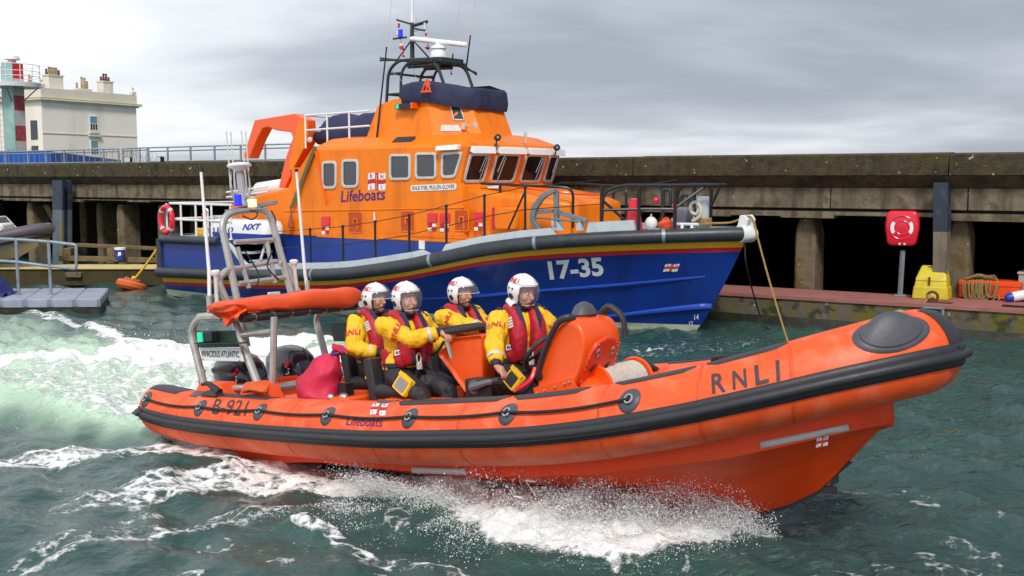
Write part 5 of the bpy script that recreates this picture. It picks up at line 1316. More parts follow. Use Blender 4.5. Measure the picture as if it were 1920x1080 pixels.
# bow: fairing domes and the roller between
s0, t0 = tube_st(1676, 636)
def nose(k, h, sgn=1, dx=0):
    r = []
    for a in np.linspace(0, 2 * math.pi, 29)[:-1]:
        p = T(s0 + .235 * k * math.cos(a), min(t0 + 12 + 30 * k * math.sin(a), 118), h); r.append(V((p.x, p.y * sgn, p.z)))
    return r
for sgn in (1, -1):
    m = MB(); m.loft([nose(1.0, 0, sgn), nose(.97, .010, sgn), nose(.80, .012, sgn)], cap=False); pt_ = m.build('nose_patch', M_PATCHG, rib, smooth=180)
    m = MB()
    HD = .72 if sgn > 0 else .35
    up = lambda k, h: [q + V((0, 0, h)) for q in nose(k, .010, sgn)]
    top_c = sum(nose(.3, .01, sgn), V()) / 28
    m.loft([up(.82, 0), up(.78, .018 * HD), up(.70, .045 * HD), up(.55, .085 * HD), up(.38, .12 * HD), up(.2, .145 * HD), up(.05, .152 * HD)]); m.build('nose_dome', M_PATCHG, pt_, smooth=180)
m = MB()
tip = T(LT / 2, 60, .01)
strip(LT / 2 - .055, LT / 2 + .055, 5, 80, .008, M_BLACKR, 'bow_strap', 10)
c = R.at(1688, 603, 1, -.06)
m = MB(); m.tube([c + V((-.09, 0, .0)), c + V((-.06, 0, .05)), c + V((0, 0, .065)), c + V((.06, 0, .05)), c + V((.09, 0, 0))], .02, 7); m.tube([c + V((-.05, -.1, .0)), c + V((-.05, .1, .0))], .045, 9); m.build('bow_fairlead', mat('worn_yellow_brass', (.45, .3, .08), .45, metal=.3), rib)

# ---- rigid hull
XT = .62
def hy(x, x0, x1, w): return w if x < x0 else w * max(0.0, 1 - ((x - x0) / (x1 - x0)) ** 2.3) ** (1 / 1.5)
lip_u = [600, 771, 952, 1100, 1362, 1479, 1602, 1674, 1760]; lip_v = [866, 884, 894, 890, 860, 835, 807, 792, 772]
stn = list(np.linspace(XT, 4.6, 14)) + [4.6 + 2.83 * math.sin(a) ** (2 / 2.3) for a in np.linspace(0, math.pi / 2, 26)[1:]]
def keel_z(x): return interp(x, [.6, 3, 5, 6.0, 6.32, 6.6, 6.89, 7.07, 7.31, 7.43], [-.60, -.70, -.74, -.70, -.655, -.56, -.41, -.22, .03, .075])
rowsS = []
for x in stn:
    yc = hy(x, 4.6, 7.431, 1.03); zl = solve_z(R, x, -yc, lip_u, lip_v) if x > 2.0 else -.36
    zl = max(min(zl, tube_z(x) - .12), -.40)
    zk = min(keel_z(x), zl - .015)
    yt = min(yc, hy(x, 4.6, 7.431, 1.06)); zt = tube_z(x) - .14
    c = lambda f, sag: (-yc * (1 - f) , zl + (zk - zl) * f - sag * yc)
    rowsS.append([(-max(yt - .03, 0), max(zt, zl + .06)), (-yc - .012 * (yc > .02), zl + .05), (-yc - .014 * (yc > .02), zl), (-yc * .93, zl - .012), c(.36, -.02), c(.39, -.095), c(.70, -.02), (-.04 * min(1, yc * 4), zk + .004), (0, zk)])
mb = MB()
for sg in (1, -1):
    mb.grid([[V((stn[i] if j < 8 or True else 0, r[j][0] * sg, r[j][1])) for j in range(9)] for i, r in enumerate(rowsS)], 0, flip=(sg < 0))
tr = [V((XT, y, z)) for y, z in rowsS[0]] + [V((XT, -y, z)) for y, z in reversed(rowsS[0][:-1])]
mb.add(tr, [tuple(range(len(tr)))])
mb.build('hull', M_HULLO, rib, smooth=28)
kp = [(x, 0, keel_z(x) - .004) for x in (4.5, 5, 5.5, 6.0, 6.32, 6.6, 6.89)]
m = MB(); m.loft([[V(p) + V((0, -.035, .025)), V(p) + V((0, -.03, -.02)), V(p) + V((0, .03, -.02)), V(p) + V((0, .035, .025))] for p in kp]); m.box((6.93, 0, -.42), (.09, .05, .05)); m.build('keel_strip', M_BLACKR, rib)
m = MB(); m.prism([(7.0, -.012, -.36), (7.0, -.012, -.30), (7.12, -.012, -.20), (7.06, -.012, -.2), (6.9, -.012, -.42)], (0, .024, 0)); m.build('stem_fitting', M_BLACKR, rib)
def hull_side(u, v, h=.004):
    """point on the starboard topside flange seen at this pixel"""
    best = None
    for i in range(len(stn) - 1):
        a0, a1 = rowsS[i][1], rowsS[i + 1][1]; b0, b1 = rowsS[i][3], rowsS[i + 1][3]
        for k in (0, .5):
            x = stn[i] + (stn[i + 1] - stn[i]) * k
            lerp = lambda p, q: p[0] + (q[0] - p[0]) * k
            y = lerp(rowsS[i][2], rowsS[i + 1][2]) - h
            p = R.at(u, v, 0, x); d = abs(p.y - y)
            if best is None or d < best[0]: best = (d, V((x, y, p.z)))
    q = best[1]; p = R.at(u, v, 1, q.y); return p
def reflector(pts, n=10):
    m = MB(); a, b, c, d = pts; rows = []
    for (p, q) in ((a, b), (d, c)):
        rows.append([hull_side(p[0] + (q[0] - p[0]) * i / n, p[1] + (q[1] - p[1]) * i / n, .012) for i in range(n + 1)])
    m.grid(rows); o = m.build('reflective_strip', M_REFL, rib)
    sm = o.modifiers.new('thick', 'SOLIDIFY'); sm.thickness = .006; sm.offset = 0
reflector([(1424, 829), (1590, 795), (1593, 807), (1427, 841)]); reflector([(772, 876), (873, 879), (874, 890), (772, 887)])
emblem(lambda a, b, h=0.0: hull_side(1530 + 22 * a, 840 - 6 * a - 17 * b, .022 + h), rib)
# deck and transom
mb = MB(); dk = [(XT, -1.0), (4.6, -1.0), (5.8, -.85), (6.6, -.55), (6.95, 0), (6.6, .55), (5.8, .85), (4.6, 1.0), (XT, 1.0)]
mb.prism([(x, y, -.20 + max(0, x - 4.6) * .12) for x, y in dk], (0, 0, -.05)); mb.build('deck', mat('rib_deck_grey', (.2, .2, .21), .7), rib)
mb = MB(); mb.box((XT - .02, 0, -.05), (.10, 1.9, .75)); mb.build('transom', M_HULLO, rib, bevel=.02)

# ---- roll frame over the stern
PZ = .042
for s in (-1, 1):
    y = s * .86
    m = MB(); m.tube(bend([(.45, y, .22), (.24, y, .92), (.42, y, 1.07), (1.20, y, 1.05), (1.02, y, .98), (1.42, y, .22)][:4], .16), PZ, 9)
    m.tube(bend([(1.42, y, .22), (1.02, y, 1.03), (1.12, y * .95, 1.07)], .1), PZ, 9); m.build('roll_frame_leg', M_ALU, rib)
    m = MB(); m.tube([(1.56, y, .22), (1.66, y * .98, 1.04)], .035, 8); m.build('roll_frame_stay', M_ALU, rib)
    m = MB(); m.tube([(1.05, y, .86), (1.62, y, .90)], .028, 8); m.build('frame_brace', M_ALU, rib)
    m = MB(); m.tube([(.42, y, .30), (1.36, y, .34)], .03, 8); m.build('frame_brace', M_ALU, rib)
    m = MB(); m.tube(bend([(.40, y - s * .02, .22), (.30, y - s * .02, .34), (.34, y - s * .02, .46), (.42, y - s * .02, .5)], .05), .016, 6); m.build('lashing_eye', M_ALU, rib)
m = MB(); m.tube([(1.24, -.92, 1.04), (1.00, .92, 1.055)], .045, 10); m.build('padded_crossbar', M_BLACKR, rib)
m = MB(); m.tube([(.40, -.86, 1.07), (.40, .86, 1.07)], PZ, 9); m.tube([(.75, -.86, 1.06), (.75, .86, 1.06)], .03, 8); m.build('crossbar', M_ALU, rib)
for k in range(7):
    f = (k + .5) / 7; c = V((1.24, -.92, 1.04)).lerp(V((1.00, .92, 1.055)), f); m = MB(); m.tube([c - V((.01, .035, 0)), c + V((-.01, .035, 0))], .052, 9); m.build('bar_clip', M_ALU, rib)
# folded righting bag on top
mb = MB(); rings = []
for i in range(25):
    t = i / 24; y = -1.0 + 1.88 * t; x = 1.02 - .16 * t
    hh = interp(t, [0, .05, .2, .6, .9, .97, 1], [.06, .11, .12, .155, .17, .15, .10]); ww = interp(t, [0, .1, .9, 1], [.24, .27, .27, .22]); r = []
    for k in range(18):
        a = 2 * math.pi * k / 18; ca, sa = math.cos(a), math.sin(a)
        q = V((x + ww * (abs(ca) ** .4) * (1 if ca > 0 else -1), y, 1.16 + .66 * hh * (abs(sa) ** .55) * (1 if sa > 0 else -1)))
        q += noise.noise_vector(V((q.x * 4, y * 3.2, q.z * 6))) * .022 + V((0, 0, .008 * math.sin(y * 9 + q.x * 6))); r.append(q)
    rings.append(r)
mb.loft(rings); rb = mb.build('righting_bag', M_ORFAB, rib, smooth=50)
mb = MB(); rows = []
for i in range(10):
    t = i / 9; rows.append([V((.86 + .46 * t + .02 * math.sin(j * 3), -.96 - .07 * math.sin(j * .9 + t * 3), 1.20 - .19 * j / 6 * (1 - .25 * math.sin(t * 9)))) for j in range(7)])
mb.grid(rows); o = mb.build('bag_flap', M_ORFAB, rb, smooth=60); so = o.modifiers.new('thick', 'SOLIDIFY'); so.thickness = .012
m = MB()
for k in range(6):
    f = (k + .4) / 6; c = V((1.24, -.92, 1.04)).lerp(V((1.00, .92, 1.055)), f); m.prism([c + V((.02, -.05, .05)), c + V((.02, .09, .05)), c + V((-.03, .09, .17)), c + V((-.03, -.05, .17))], (.012, 0, 0))
m.build('bag_tab', M_ORFAB, rb)
# boards on the near side of the frame
yb_ = -.91
q = lambda u, v, y=yb_: R.at(u, v, 1, y)
m = MB(); m.prism([q(366, 620), q(439, 620), q(447, 651), q(370, 652)], (0, .02, 0)); gbd = m.build('green_board', M_GREENP, rib, bevel=.004)
m = MB(); m.prism([q(367, 622, yb_ - .10), q(395, 622, yb_ - .10), q(397, 641, yb_ - .10), q(369, 641, yb_ - .10)], (0, .09, 0)); m.build('side_light_box', M_BLACKM, gbd, bevel=.006)
m = MB(); c = q(376, 632, yb_ - .105); m.tube([c - V((0, 0, .05)), c + V((0, 0, .05))], .035, 10); m.build('green_lamp', M_GREENL, gbd)
m = MB(); m.prism([q(364, 643, yb_ - .11), q(450, 643, yb_ - .11), q(450, 645, yb_ - .11), q(364, 645, yb_ - .11)], (0, .1, 0)); m.build('board_ledge', M_GREENP, gbd)
m = MB(); m.prism([q(374, 652, yb_ - .03), q(449, 652, yb_ - .03), q(455.5, 678, yb_ - .03), q(379, 676, yb_ - .03)], (0, .02, 0)); nb = m.build('name_board', M_LETW, rib, bevel=.003)
a_, b_, c_ = q(378, 668.5, yb_ - .036), q(449, 670, yb_ - .036), q(376.5, 657.5, yb_ - .036)
lettering('VIVACIOUS ATLANTIC', quad_fn(a_, b_, c_), M_LETK, nb, bold=.012)
for u, v in ((380, 674), (449, 676)): m = MB(); m.ball(q(u, v, yb_ - .034), .012, nu=7, nv=5); m.build('screw', M_STEEL, nb)
m = MB(); m.prism([R.at(u, v, 1, .80) for u, v in ((618, 605), (655, 605), (655, 640), (626, 640))], (0, .02, 0)); m.build('green_board', M_GREENP, rib)
# ---- ladder mast with its instruments
XB = .5
def mq(u, v, x=.5): return R.at(u, v, 0, x)
M1 = lambda u, v: R.at(u, v, 0, interp(v, [390, 640], [.32, .52]))
m = MB(); m.tube(bend([M1(463, 650), M1(416, 424), M1(424, 403), M1(446, 396), M1(490, 391), M1(508, 407), M1(549, 560)], .09), .040, 9); m.build('mast_hoop', M_ALU, rib)
m = MB()
for a, b in (((440, 454), (511, 450)), ((448, 532), (536, 520)), ((434, 505), (520, 490)),): m.tube([M1(*a), M1(*b)], .028, 8)
m.tube([M1(445, 463), M1(467, 540)], .026, 8); m.tube([M1(500, 452), M1(516, 530)], .026, 8); m.build('mast_rung', M_ALU, rib)
m = MB(); m.tube(bend([M1(430, 575), M1(408, 525), M1(424, 507), M1(440, 503)], .09), .036, 8); m.tube(bend([M1(524, 492), M1(540, 500), M1(552, 535), M1(562, 550)], .09), .036, 8); m.build('mast_side_loop', M_ALU, rib)
m = MB(); p0 = M1(432, 398); p1 = M1(503, 384); m.hexa([p0 + V((x, 0, z)) for x in (-.1, .1) for z in (0, .035)][0:1] + [p0 + V((-.1, 0, .035)), p0 + V((-.1, .06, 0)), p0 + V((-.1, .06, .035)), p1 + V((.1, 0, 0)), p1 + V((.1, 0, .035)), p1 + V((.1, .06, 0)), p1 + V((.1, .06, .035))]); m.build('mast_shelf', M_GALV, rib)
a, b = M1(456, 386), M1(449, 318)
m = MB(); m.tube([a, a.lerp(b, .25), b], [.06, .045, .045], 10); rp_ = m.build('antenna_post', mat('grey_post', (.38, .38, .40), .5), rib)
m = MB(); m.lathe([(.035, -.05), (.07, -.02), (.135, .015), (.138, .03), (.11, .05), (.04, .06)], b + V((0, 0, .02)), 22); m.build('satellite_dome', M_WHITEG, rp_, smooth=50)
m = MB()
for k in range(5): an_ = k * 1.25; m.tube(catmull([b + V((.09 * math.cos(an_), .09 * math.sin(an_), -.01)), b + V((.10 * math.cos(an_), .11 * math.sin(an_), -.18)), b + V((.06 * math.cos(an_), .05 * math.sin(an_), -.33))], 4), .006, 4)
m.build('antenna_cable', M_FRAME, rp_)
m = MB(); c = M1(446, 373); m.cyl(c - V((0, 0, .055)), c + V((0, 0, .045)), .042); m.cyl(c - V((0, 0, .075)), c - V((0, 0, .055)), .05); m.build('blue_flasher', M_BLUEL, rib)
m = MB(); c = M1(472, 380); m.cyl(c - V((0, 0, .045)), c + V((0, 0, .035)), .055); wl_ = m.build('white_all_round_lamp', M_WARML, rib); m = MB(); m.cyl(c + V((0, 0, .036)), c + V((0, 0, .055)), .06); m.build('lamp_cap', M_FRAME, wl_)
for (u0, v0), (u1, v1) in (((425, 252), (433, 352)), ((433, 253), (441, 354)), ((453, 250), (464, 362)), ((461, 252), (469, 360))):
    m = MB(); p, q_ = mq(u1, v1, .25), mq(u0, v0, .25); m.tube([p, q_], [.011, .007], 5); m.tube([q_, q_ + (q_ - p).normalized() * .03], .010, 5); m.build('rod_antenna', M_FRAME, rib)
m = MB(); m.tube([mq(433, 352, .25), mq(442, 385, .25)], .014, 5); m.tube([mq(469, 358, .25), mq(462, 385, .25)], .014, 5); m.build('antenna_bracket', M_ALU, rib)
for (u0, v0), (u1, v1), (um, vm) in (((393, 575), (377, 322), (392, 510)), ((577, 545), (556, 322), (572, 515))):
    m = MB(); p, q_ = mq(u0, v0, .42), mq(u1, v1, .42); j = mq(um, vm, .42); m.tube([p, j], .020, 7); m.tube([j, q_], [.019, .015], 7); w_ = m.build('whip_antenna', M_WHITEG, rib)
    m = MB(); d = (q_ - j).normalized(); m.tube([q_, q_ + d * .035], .022, 7); m.build('whip_cap', M_BLACKM, w_)
    m = MB(); side_ = V((0, -.04 if u0 < 500 else .04, 0)); m.tube([p - V((0, 0, .06)), p + V((0, 0, .12))], .03, 7); m.tube([p, p + V((.05, .16 if u0 < 500 else -.14, -.02))], .018, 6); m.build('whip_bracket', M_ALU, w_)
for u, v0, v1 in ((404, 512, 575), (551, 492, 545)):
    a, b = mq(u + 6 if u > 500 else u + 3, v1, .48), mq(u, v0, .48); m = MB(); m.tube([a, b - V((0, 0, .02))], .022, 7); po = m.build('navigation_antenna', M_FRAME, rib); m = MB(); m.lathe([(.02, -.06), (.03, -.03), (.05, -.015), (.052, .02), (.03, .035)], b, 12); m.build('antenna_mushroom', M_WHITEG, po, smooth=50)
m = MB(); m.box(M1(514, 558), (.04, .16, .13)); m.build('junction_box', M_FRAME, rib, bevel=.01)
for ps in ([(505, 395), (512, 408), (514, 420)], [(452, 405), (470, 412), (480, 400), (465, 395)], [(455, 470), (480, 510), (478, 535), (460, 545)], [(508, 470), (498, 500), (520, 525)]):
    m = MB(); m.tube(catmull([M1(*p) + V((.03, 0, 0)) for p in ps], 5), .009, 5); m.build('cable', M_BLACKM, rib)

# ---- twin outboards
def outboard(x, y, name_):
    c = V((x, y, .17)); m = MB(); rings = []
    for z, lx0, lx1, w in ((0, -.26, .33, .17), (.10, -.30, .36, .20), (.22, -.33, .35, .215), (.34, -.31, .30, .20), (.42, -.25, .20, .165), (.465, -.16, .08, .11), (.48, -.08, .0, .05)):
        r = []
        for k in range(22):
            a = 2 * math.pi * k / 22; ca, sa = math.cos(a), math.sin(a)
            px_ = (lx1 if ca > 0 else -lx0) * abs(ca) ** .7 * (1 if ca > 0 else -1)
            r.append(c + V((px_, w * abs(sa) ** .7 * (1 if sa > 0 else -1), z)))
        rings.append(r)
    m.loft(rings); cw = m.build(name_, M_COWL, rib, smooth=50)
    m = MB(); m.loft([[p + V((0, 0, -.02)) for p in rings[0]], [c + (p - c) * .9 + V((0, 0, -.08)) for p in rings[0]], [c + V(((p - c).x * .55 - .02, (p - c).y * .5, -.3)) for p in rings[0]], [c + V(((p - c).x * .4 - .05, (p - c).y * .3, -.85)) for p in rings[0]]]); m.build('outboard_leg', M_BLACKR, cw)
    m = MB(); m.tube([rings[0][k] + V((0, 0, .02)) for k in range(22)], .010, 5, closed=True); m.build('cowl_seam', M_FRAME, cw)
    yy = y - .208
    f = quad_fn((x + .03, yy, .335), (x + .23, yy + .012, .335), (x + .03, yy, .405)); lettering('115', f, M_LETW, cw, bold=.03, shear=.2)
    lettering('four stroke', quad_fn((x - .12, yy + .005, .235), (x + .16, yy + .004, .235), (x - .12, yy + .005, .262)), M_LETW, cw, shear=.3)
    m = MB()
    for a in (0.4, 2.5, 4.6): m.cyl((x + .19 + .022 * math.cos(a), yy - .004, .46 + .022 * math.sin(a)), (x + .19 + .022 * math.cos(a), yy + .03, .46 + .022 * math.sin(a)), .028, n=10)
    m.build('poppy_mark', M_REDP, cw)
outboard(.36, -.36, 'outboard_motor'); outboard(.34, .36, 'outboard_motor')
m = MB(); pts = [R.at(u, v, 1, -.62) for u, v in ((392, 690), (424, 682), (436, 690), (432, 700), (396, 702))]; m.prism(pts, (0, .22, 0)); m.build('engine_hood', mat('brown_black_hood', (.05, .028, .028), .4), rib, bevel=.03)
m = MB(); m.tube(bend([(.42, -.62, .28), (1.3, -.62, .30), (1.3, .62, .30), (.42, .62, .28)], .1), .045, 8); m.build('engine_guard', M_ALU, rib)
# orange sponson pads, cleat
for u0, v0, u1, v1 in ((372, 720, 415, 735), (456, 722, 492, 735)):
    a = R.at(u0, v1, 1, -.98); b = R.at(u1, v1, 1, -.98); m = MB(); z1 = a.z + .10
    m.loft([[V((x, y, z)) for x, y in ((a.x, -1.08), (b.x + .12, -1.08), (b.x + .12, -.78), (a.x, -.78))] for z in (.22,)] + [[V((x, y, z1)) for x, y in ((a.x + .05, -1.0), (b.x + .02, -1.0), (b.x + .02, -.8), (a.x + .05, -.8))]]); m.build('orange_pad', M_ORFAB, rib, bevel=.02)
c = T(tube_st(408, 738)[0], 78, .0); m = MB(); m.loft([[c + V((x * k, y * k, z)) for x, y in ((-.14, -.06), (.14, -.06), (.14, .06), (-.14, .06))] for z, k in ((0, 1), (.02, .8), (.05, .35))]); m.tube(catmull([c + V((-.17, 0, .10)), c + V((-.08, 0, .115)), c + V((.02, 0, .08)), c + V((.12, 0, .03))], 4), [.016 + .002 * i for i in range(13)], 7); m.build('mooring_cleat', M_BLACKR, rib)

# ---- seats, pod, throttle, console
def seat(x, y, w=.17, l=.42, back=True):
    m = MB(); m.loft([[(x - l * .5, y - w, -.20), (x + l * .55, y - w, -.20), (x + l * .55, y + w, -.20), (x - l * .5, y + w, -.20)], [(x - l * .45, y - w * .9, .24), (x + l * .5, y - w * .9, .24), (x + l * .5, y + w * .9, .24), (x - l * .45, y + w * .9, .24)]]); o = m.build('seat_pod', M_ORANGE_D, rib, bevel=.03)
    m = MB(); m.loft([rounded([(x + a * l * k, y + b * w * k, z) for a, b in ((-.5, -1), (.5, -1), (.5, 1), (-.5, 1))], .05) for z, k in ((.24, .96), (.27, 1.05), (.33, 1.03), (.36, .9))]); m.build('seat_cushion', M_BLACKR, o)
    if back:
        m = MB(); m.loft([rounded([(x - l * .5 - .06 + t, y - w, z), (x - l * .5 + .05 + t, y - w, z), (x - l * .5 + .05 + t, y + w, z), (x - l * .5 - .06 + t, y + w, z)], .03) for z, t in ((.1, 0), (.3, -.02), (.55, -.06), (.60, -.065))]); m.build('seat_back', M_BLACKR, o)
seat(2.05, .08); seat(2.98, -.45); seat(2.80, .52); seat(3.98, .02, back=False)
m = MB(); yk = -.32
pod = [R.at(u, v, 1, yk) for u, v in ((819, 664), (850, 633), (902, 628), (904, 738), (872, 738))]
ww = .62
m.loft([[p + V((.0, .04, 0)) + (V((3.6, yk, .5)) - p) * .06 for p in pod], pod, [p + V((0, ww, 0)) for p in pod], [p + V((0, ww - .04, 0)) + (V((3.6, yk, .5)) - p) * .06 for p in pod]]); po = m.build('helm_pod', M_ORANGE_D, rib, bevel=.035, seg=3)
m = MB(); z_ = .84; m.tube(bend([(3.40, -.42, z_ - .1), (3.42, -.40, z_), (3.36, .34, z_ + .0), (3.34, .4, z_ - .1)], .06), .026, 8); m.tube([R.at(832, 624, 1, -.42), R.at(905, 611, 1, -.05)], .03, 8); m.build('grab_bar', M_BLACKR, po)
m = MB(); m.box((3.42, .0, .82), (.16, .3, .05)); m.build('pod_plate', M_PATCHG, po, bevel=.01)
m = MB(); a, b = R.at(838, 641, 1, -.46), R.at(847, 671, 1, -.44); m.tube([a, b], .022, 8); m.build('steel_handle', M_STEEL, po); 
m = MB(); m.tube(catmull([R.at(832, 640, 1, -.44), R.at(824, 655, 1, -.44), R.at(812, 665, 1, -.4), R.at(800, 664, 1, -.35)], 5), .012, 6); m.build('hose', M_BLACKM, po)
# throttle box
a, b = R.at(873, 742, 1, -.58), R.at(920, 706, 1, -.58)
m = MB(); m.box(((a.x + b.x) / 2, -.50, .30), (b.x - a.x, .18, .26)); tb = m.build('throttle_box', M_BLACKM, rib, bevel=.02)
m = MB(); cth = R.at(888, 726, 1, -.60); m.cyl(cth, cth + V((0, .05, 0)), .062, n=18); m.tube([cth + V((0, -.02, 0)), R.at(915, 717, 1, -.62), R.at(936, 715, 1, -.62)], [.04, .026, .024], 8); m.build('throttle_lever', mat('lever_grey', (.13, .135, .15), .4), tb)
m = MB(); m.box(cth + V((.0, -.006, 0)), (.012, .01, .07)); m.build('dial_mark', M_WHITE, tb)
m = MB(); m.tube([R.at(926, 716, 1, -.63), R.at(938, 714, 1, -.63)], .032, 9); m.build('lever_grip', M_BLACKR, tb)
# console: a forward-leaning shell
cons_px = [(1009, 690), (1022, 662), (1056, 610), (1072, 598), (1110, 592), (1122, 596)]
yc0 = -.36
aft = [R.at(u, v, 1, yc0) for u, v in ((1010, 735), (1004, 694), (1020, 662), (1054, 614), (1070, 603))]
def csec(k, w):   # loft from aft face (driver's side) to fore face along x, shell profile in y-z
    return None
prof_x = [(4.44, .22), (4.46, .42), (4.60, .62), (4.80, .84), (4.92, .92), (5.08, .93), (5.20, .87), (5.26, .75), (5.22, .61), (5.12, .45), (5.0, .34), (4.9, .2)]
m = MB(); rings = []
def ring_y(y, k):
    cx_, cz_ = 4.95, .58
    return [V((cx_ + (x - cx_) * k, y, cz_ + (z - cz_) * k)) for x, z in prof_x]
for y, k in ((-.34, .80), (-.36, .90), (-.335, .97), (-.28, 1.0), (0, 1.02), (.28, 1.0), (.335, .97), (.36, .90), (.34, .80)): rings.append(ring_y(y * .74 - .095, k))
m.loft(rings); cs = m.build('console', M_ORANGE_D, rib, smooth=60, sub=1)
m = MB(); m.loft([[(4.42, -.36, -.2), (5.2, -.36, -.2), (5.2, .2, -.2), (4.42, .2, -.2)], [(4.46, -.36, .30), (5.02, -.35, .38), (5.02, .18, .38), (4.46, .2, .30)]]); m.build('console_base', M_ORANGE_D, cs, bevel=.03)
m = MB(); m.box((4.75, -.355, .34), (.62, .03, .12), rot=Matrix.Rotation(rad(-10), 3, 'Y')); m.build('console_flange', M_ORANGE_D, cs, bevel=.008)
for x in (4.5, 4.62, 4.78, 4.93, 5.0): m = MB(); m.ball((x, -.375, .30 + (x - 4.5) * .2), .014, nu=7, nv=5); m.build('flange_bolt', M_STEEL, cs)
for s in (-1, 1):
    m = MB(); hp = [V((4.56, s * .305 - .095, .45)), V((4.70, s * .315 - .095, .66)), V((4.90, s * .31 - .095, .88)), V((5.03, s * .27 - .095, .93))]
    m.tube(catmull([hp[0] + V((0, -s * .06, 0))] + hp + [hp[-1] + V((.03, -s * .06, -.02))], 6), .030, 9); m.build('padded_grab_rail', M_BLACKR, cs)
m = MB(); m.tube(bend([(5.02, .10, .92), (5.12, .13, 1.0), (5.29, .17, .90), (5.30, .17, .72)], .08), .03, 9); m.build('bow_grab_rail', M_BLACKR, cs)
m = MB(); m.lathe([(.13, 0), (.14, .015), (.12, .05), (.09, .09), (.04, .115), (.01, .12)], (4.98, -.09, .925), 18); m.build('compass_dome', M_PATCHG, cs, smooth=40)
# front access panel with two latches
fA, fB, fC = V((5.265, -.315, .76)), V((5.265, .135, .76)), V((4.985, -.315, .36))
nrm = (fB - fA).cross(fC - fA).normalized(); nrm = nrm if nrm.x > 0 else -nrm
g2 = lambda s, t, h=0.0: fA + (fB - fA) * s + (fC - fA) * t + nrm * (.058 + h)
pp = [g2(.02, .95), g2(.98, .95), g2(1.0, .45), g2(.86, .08), g2(.5, -.06), g2(.14, .08), g2(0, .45)]
pp = rounded(pp, .06, 4)
m = MB(); m.loft([[q_ - nrm * .03 for q_ in pp], pp, [q_ + nrm * .004 for q_ in pp]]); fpn = m.build('access_panel', mat('panel_red_orange', (.82, .05, .004), .35, var=.06), cs)
for i in range(0, len(pp), 2): m = MB(); m.ball(pp[i].lerp(g2(.5, .5), .05) + nrm * .004, .0055, nu=5, nv=4); m.build('rivet', M_FRAME, cs)
for s in (.27, .74):
    m = MB(); c = g2(s, .25, .01); m.tube([c + (g2(.5 + .045 * math.cos(a), .5 + .07 * math.sin(a)) - g2(.5, .5)) for a in np.linspace(0, 6.2832, 13)[:-1]], .012, 6, closed=True); m.build('latch_ring', M_STEEL, fpn)
    m = MB(); c = g2(s - .02, .55, .008); m.box(c, (.02, .055, .03), rot=Matrix.Rotation(.6, 3, 'X')); m.box(c + V((.008, .035, .02)), (.02, .025, .02)); m.box(c + V((-.01, -.02, -.025)), (.02, .03, .02)); m.build('stain_mark', M_BLACKM, fpn, bevel=.01)
cs.scale = (.70, 1, 1); cs.location = (1.46, -.09, 0)
# wheel
cw_ = R.at(1016, 660, 1, -.12); ax = V((-.75, 0, .66)).normalized(); e1 = V((0, 1, 0)); e2 = ax.cross(e1)
m = MB(); m.tube([cw_ + (e1 * math.cos(a) + e2 * math.sin(a)) * .19 for a in np.linspace(0, 6.2832, 29)[:-1]], .021, 8, closed=True)
wl = m.build('steering_wheel', M_BLACKR, rib)
m = MB()
for a in (.5, 2.6, 4.71): m.tube([cw_, cw_ + (e1 * math.cos(a) + e2 * math.sin(a)) * .185], .014, 6)
m.tube([cw_ + ax * .02, cw_ - ax * .16], .035, 9); m.build('wheel_spoke', M_BLACKM, wl)
m = MB(); m.tube(catmull([R.at(1003, 690, 1, -.30), R.at(996, 710, 1, -.36), R.at(983, 722, 1, -.40), R.at(967, 732, 1, -.44)], 6), .022, 7); m.build('kill_cord', M_REDP, rib)
# rope drum on the foredeck and its hood
m = MB(); m.lathe([(.145, -.30), (.15, -.25), (.146, .0), (.15, .25), (.145, .27)], (5.02, .12, .33), 24, rot=Matrix.Rotation(rad(-90), 3, 'X')); dr = m.build('rope_drum', M_ROPEW, rib, smooth=40)
m = MB()
for k in range(26): m.tube([V((5.02 + .15 * math.cos(a), .12 - .27 + .021 * k, .33 + .15 * math.sin(a))) for a in np.linspace(0, 6.2832, 25)[:-1]], .011, 5, closed=True)
m.build('rope_turns', M_ROPEW, dr)
for y, r_ in ((-.2, .19), (.42, .19)): m = MB(); m.lathe([(r_ - .01, -.02), (r_, 0), (r_ - .01, .02)], (5.02, y, .33), 26, rot=Matrix.Rotation(rad(-90), 3, 'X')); m.build('drum_cheek', M_ORANGE_D, dr)
m = MB(); m.ball((4.92, -.25, .22), (.3, .16, .22), nu=18, nv=10); m.build('drum_hood', M_ORANGE_D, dr, smooth=180)
# handles on the far tube
for u, v in ((1207, 691), (1360, 677)):
    p = R.at(u, v, 1, .97); m = MB(); m.tube(catmull([p + V((-.13, .03, -.05)), p + V((-.10, -.03, .02)), p + V((0, -.05, .04)), p + V((.10, -.03, .03)), p + V((.13, .03, -.02))], 5), .022, 7); hd = m.build('carry_handle', M_BLACKR, rib)
    m = MB(); m.ball(p + V((0, .04, -.03)), (.17, .05, .065), nu=14, nv=8); m.build('handle_patch', M_PATCHG, hd, smooth=180)
# small deck gear beside the seats
for x, y, m_ in ((2.35, -.62, M_STEEL), (2.2, -.66, M_STEEL), (2.1, -.62, M_ORANGE_D)): m = MB(); m.ball((x, y, .23), (.06, .05, .05), nu=10, nv=7); m.build('deck_fitting', m_, rib)
m = MB(); m.box((2.0, -.55, .05), (1.0, .3, .38)); m.build('side_locker', M_ORANGE_D, rib, bevel=.03)
m = MB(); m.box((3.45, -.62, .02), (.9, .22, .46)); m.build('side_locker', M_ORANGE_D, rib, bevel=.03)
m = MB(); m.box((2.32, -.56, .30), (.12, .1, .12)); m.build('deck_socket', M_BLACKM, rib)

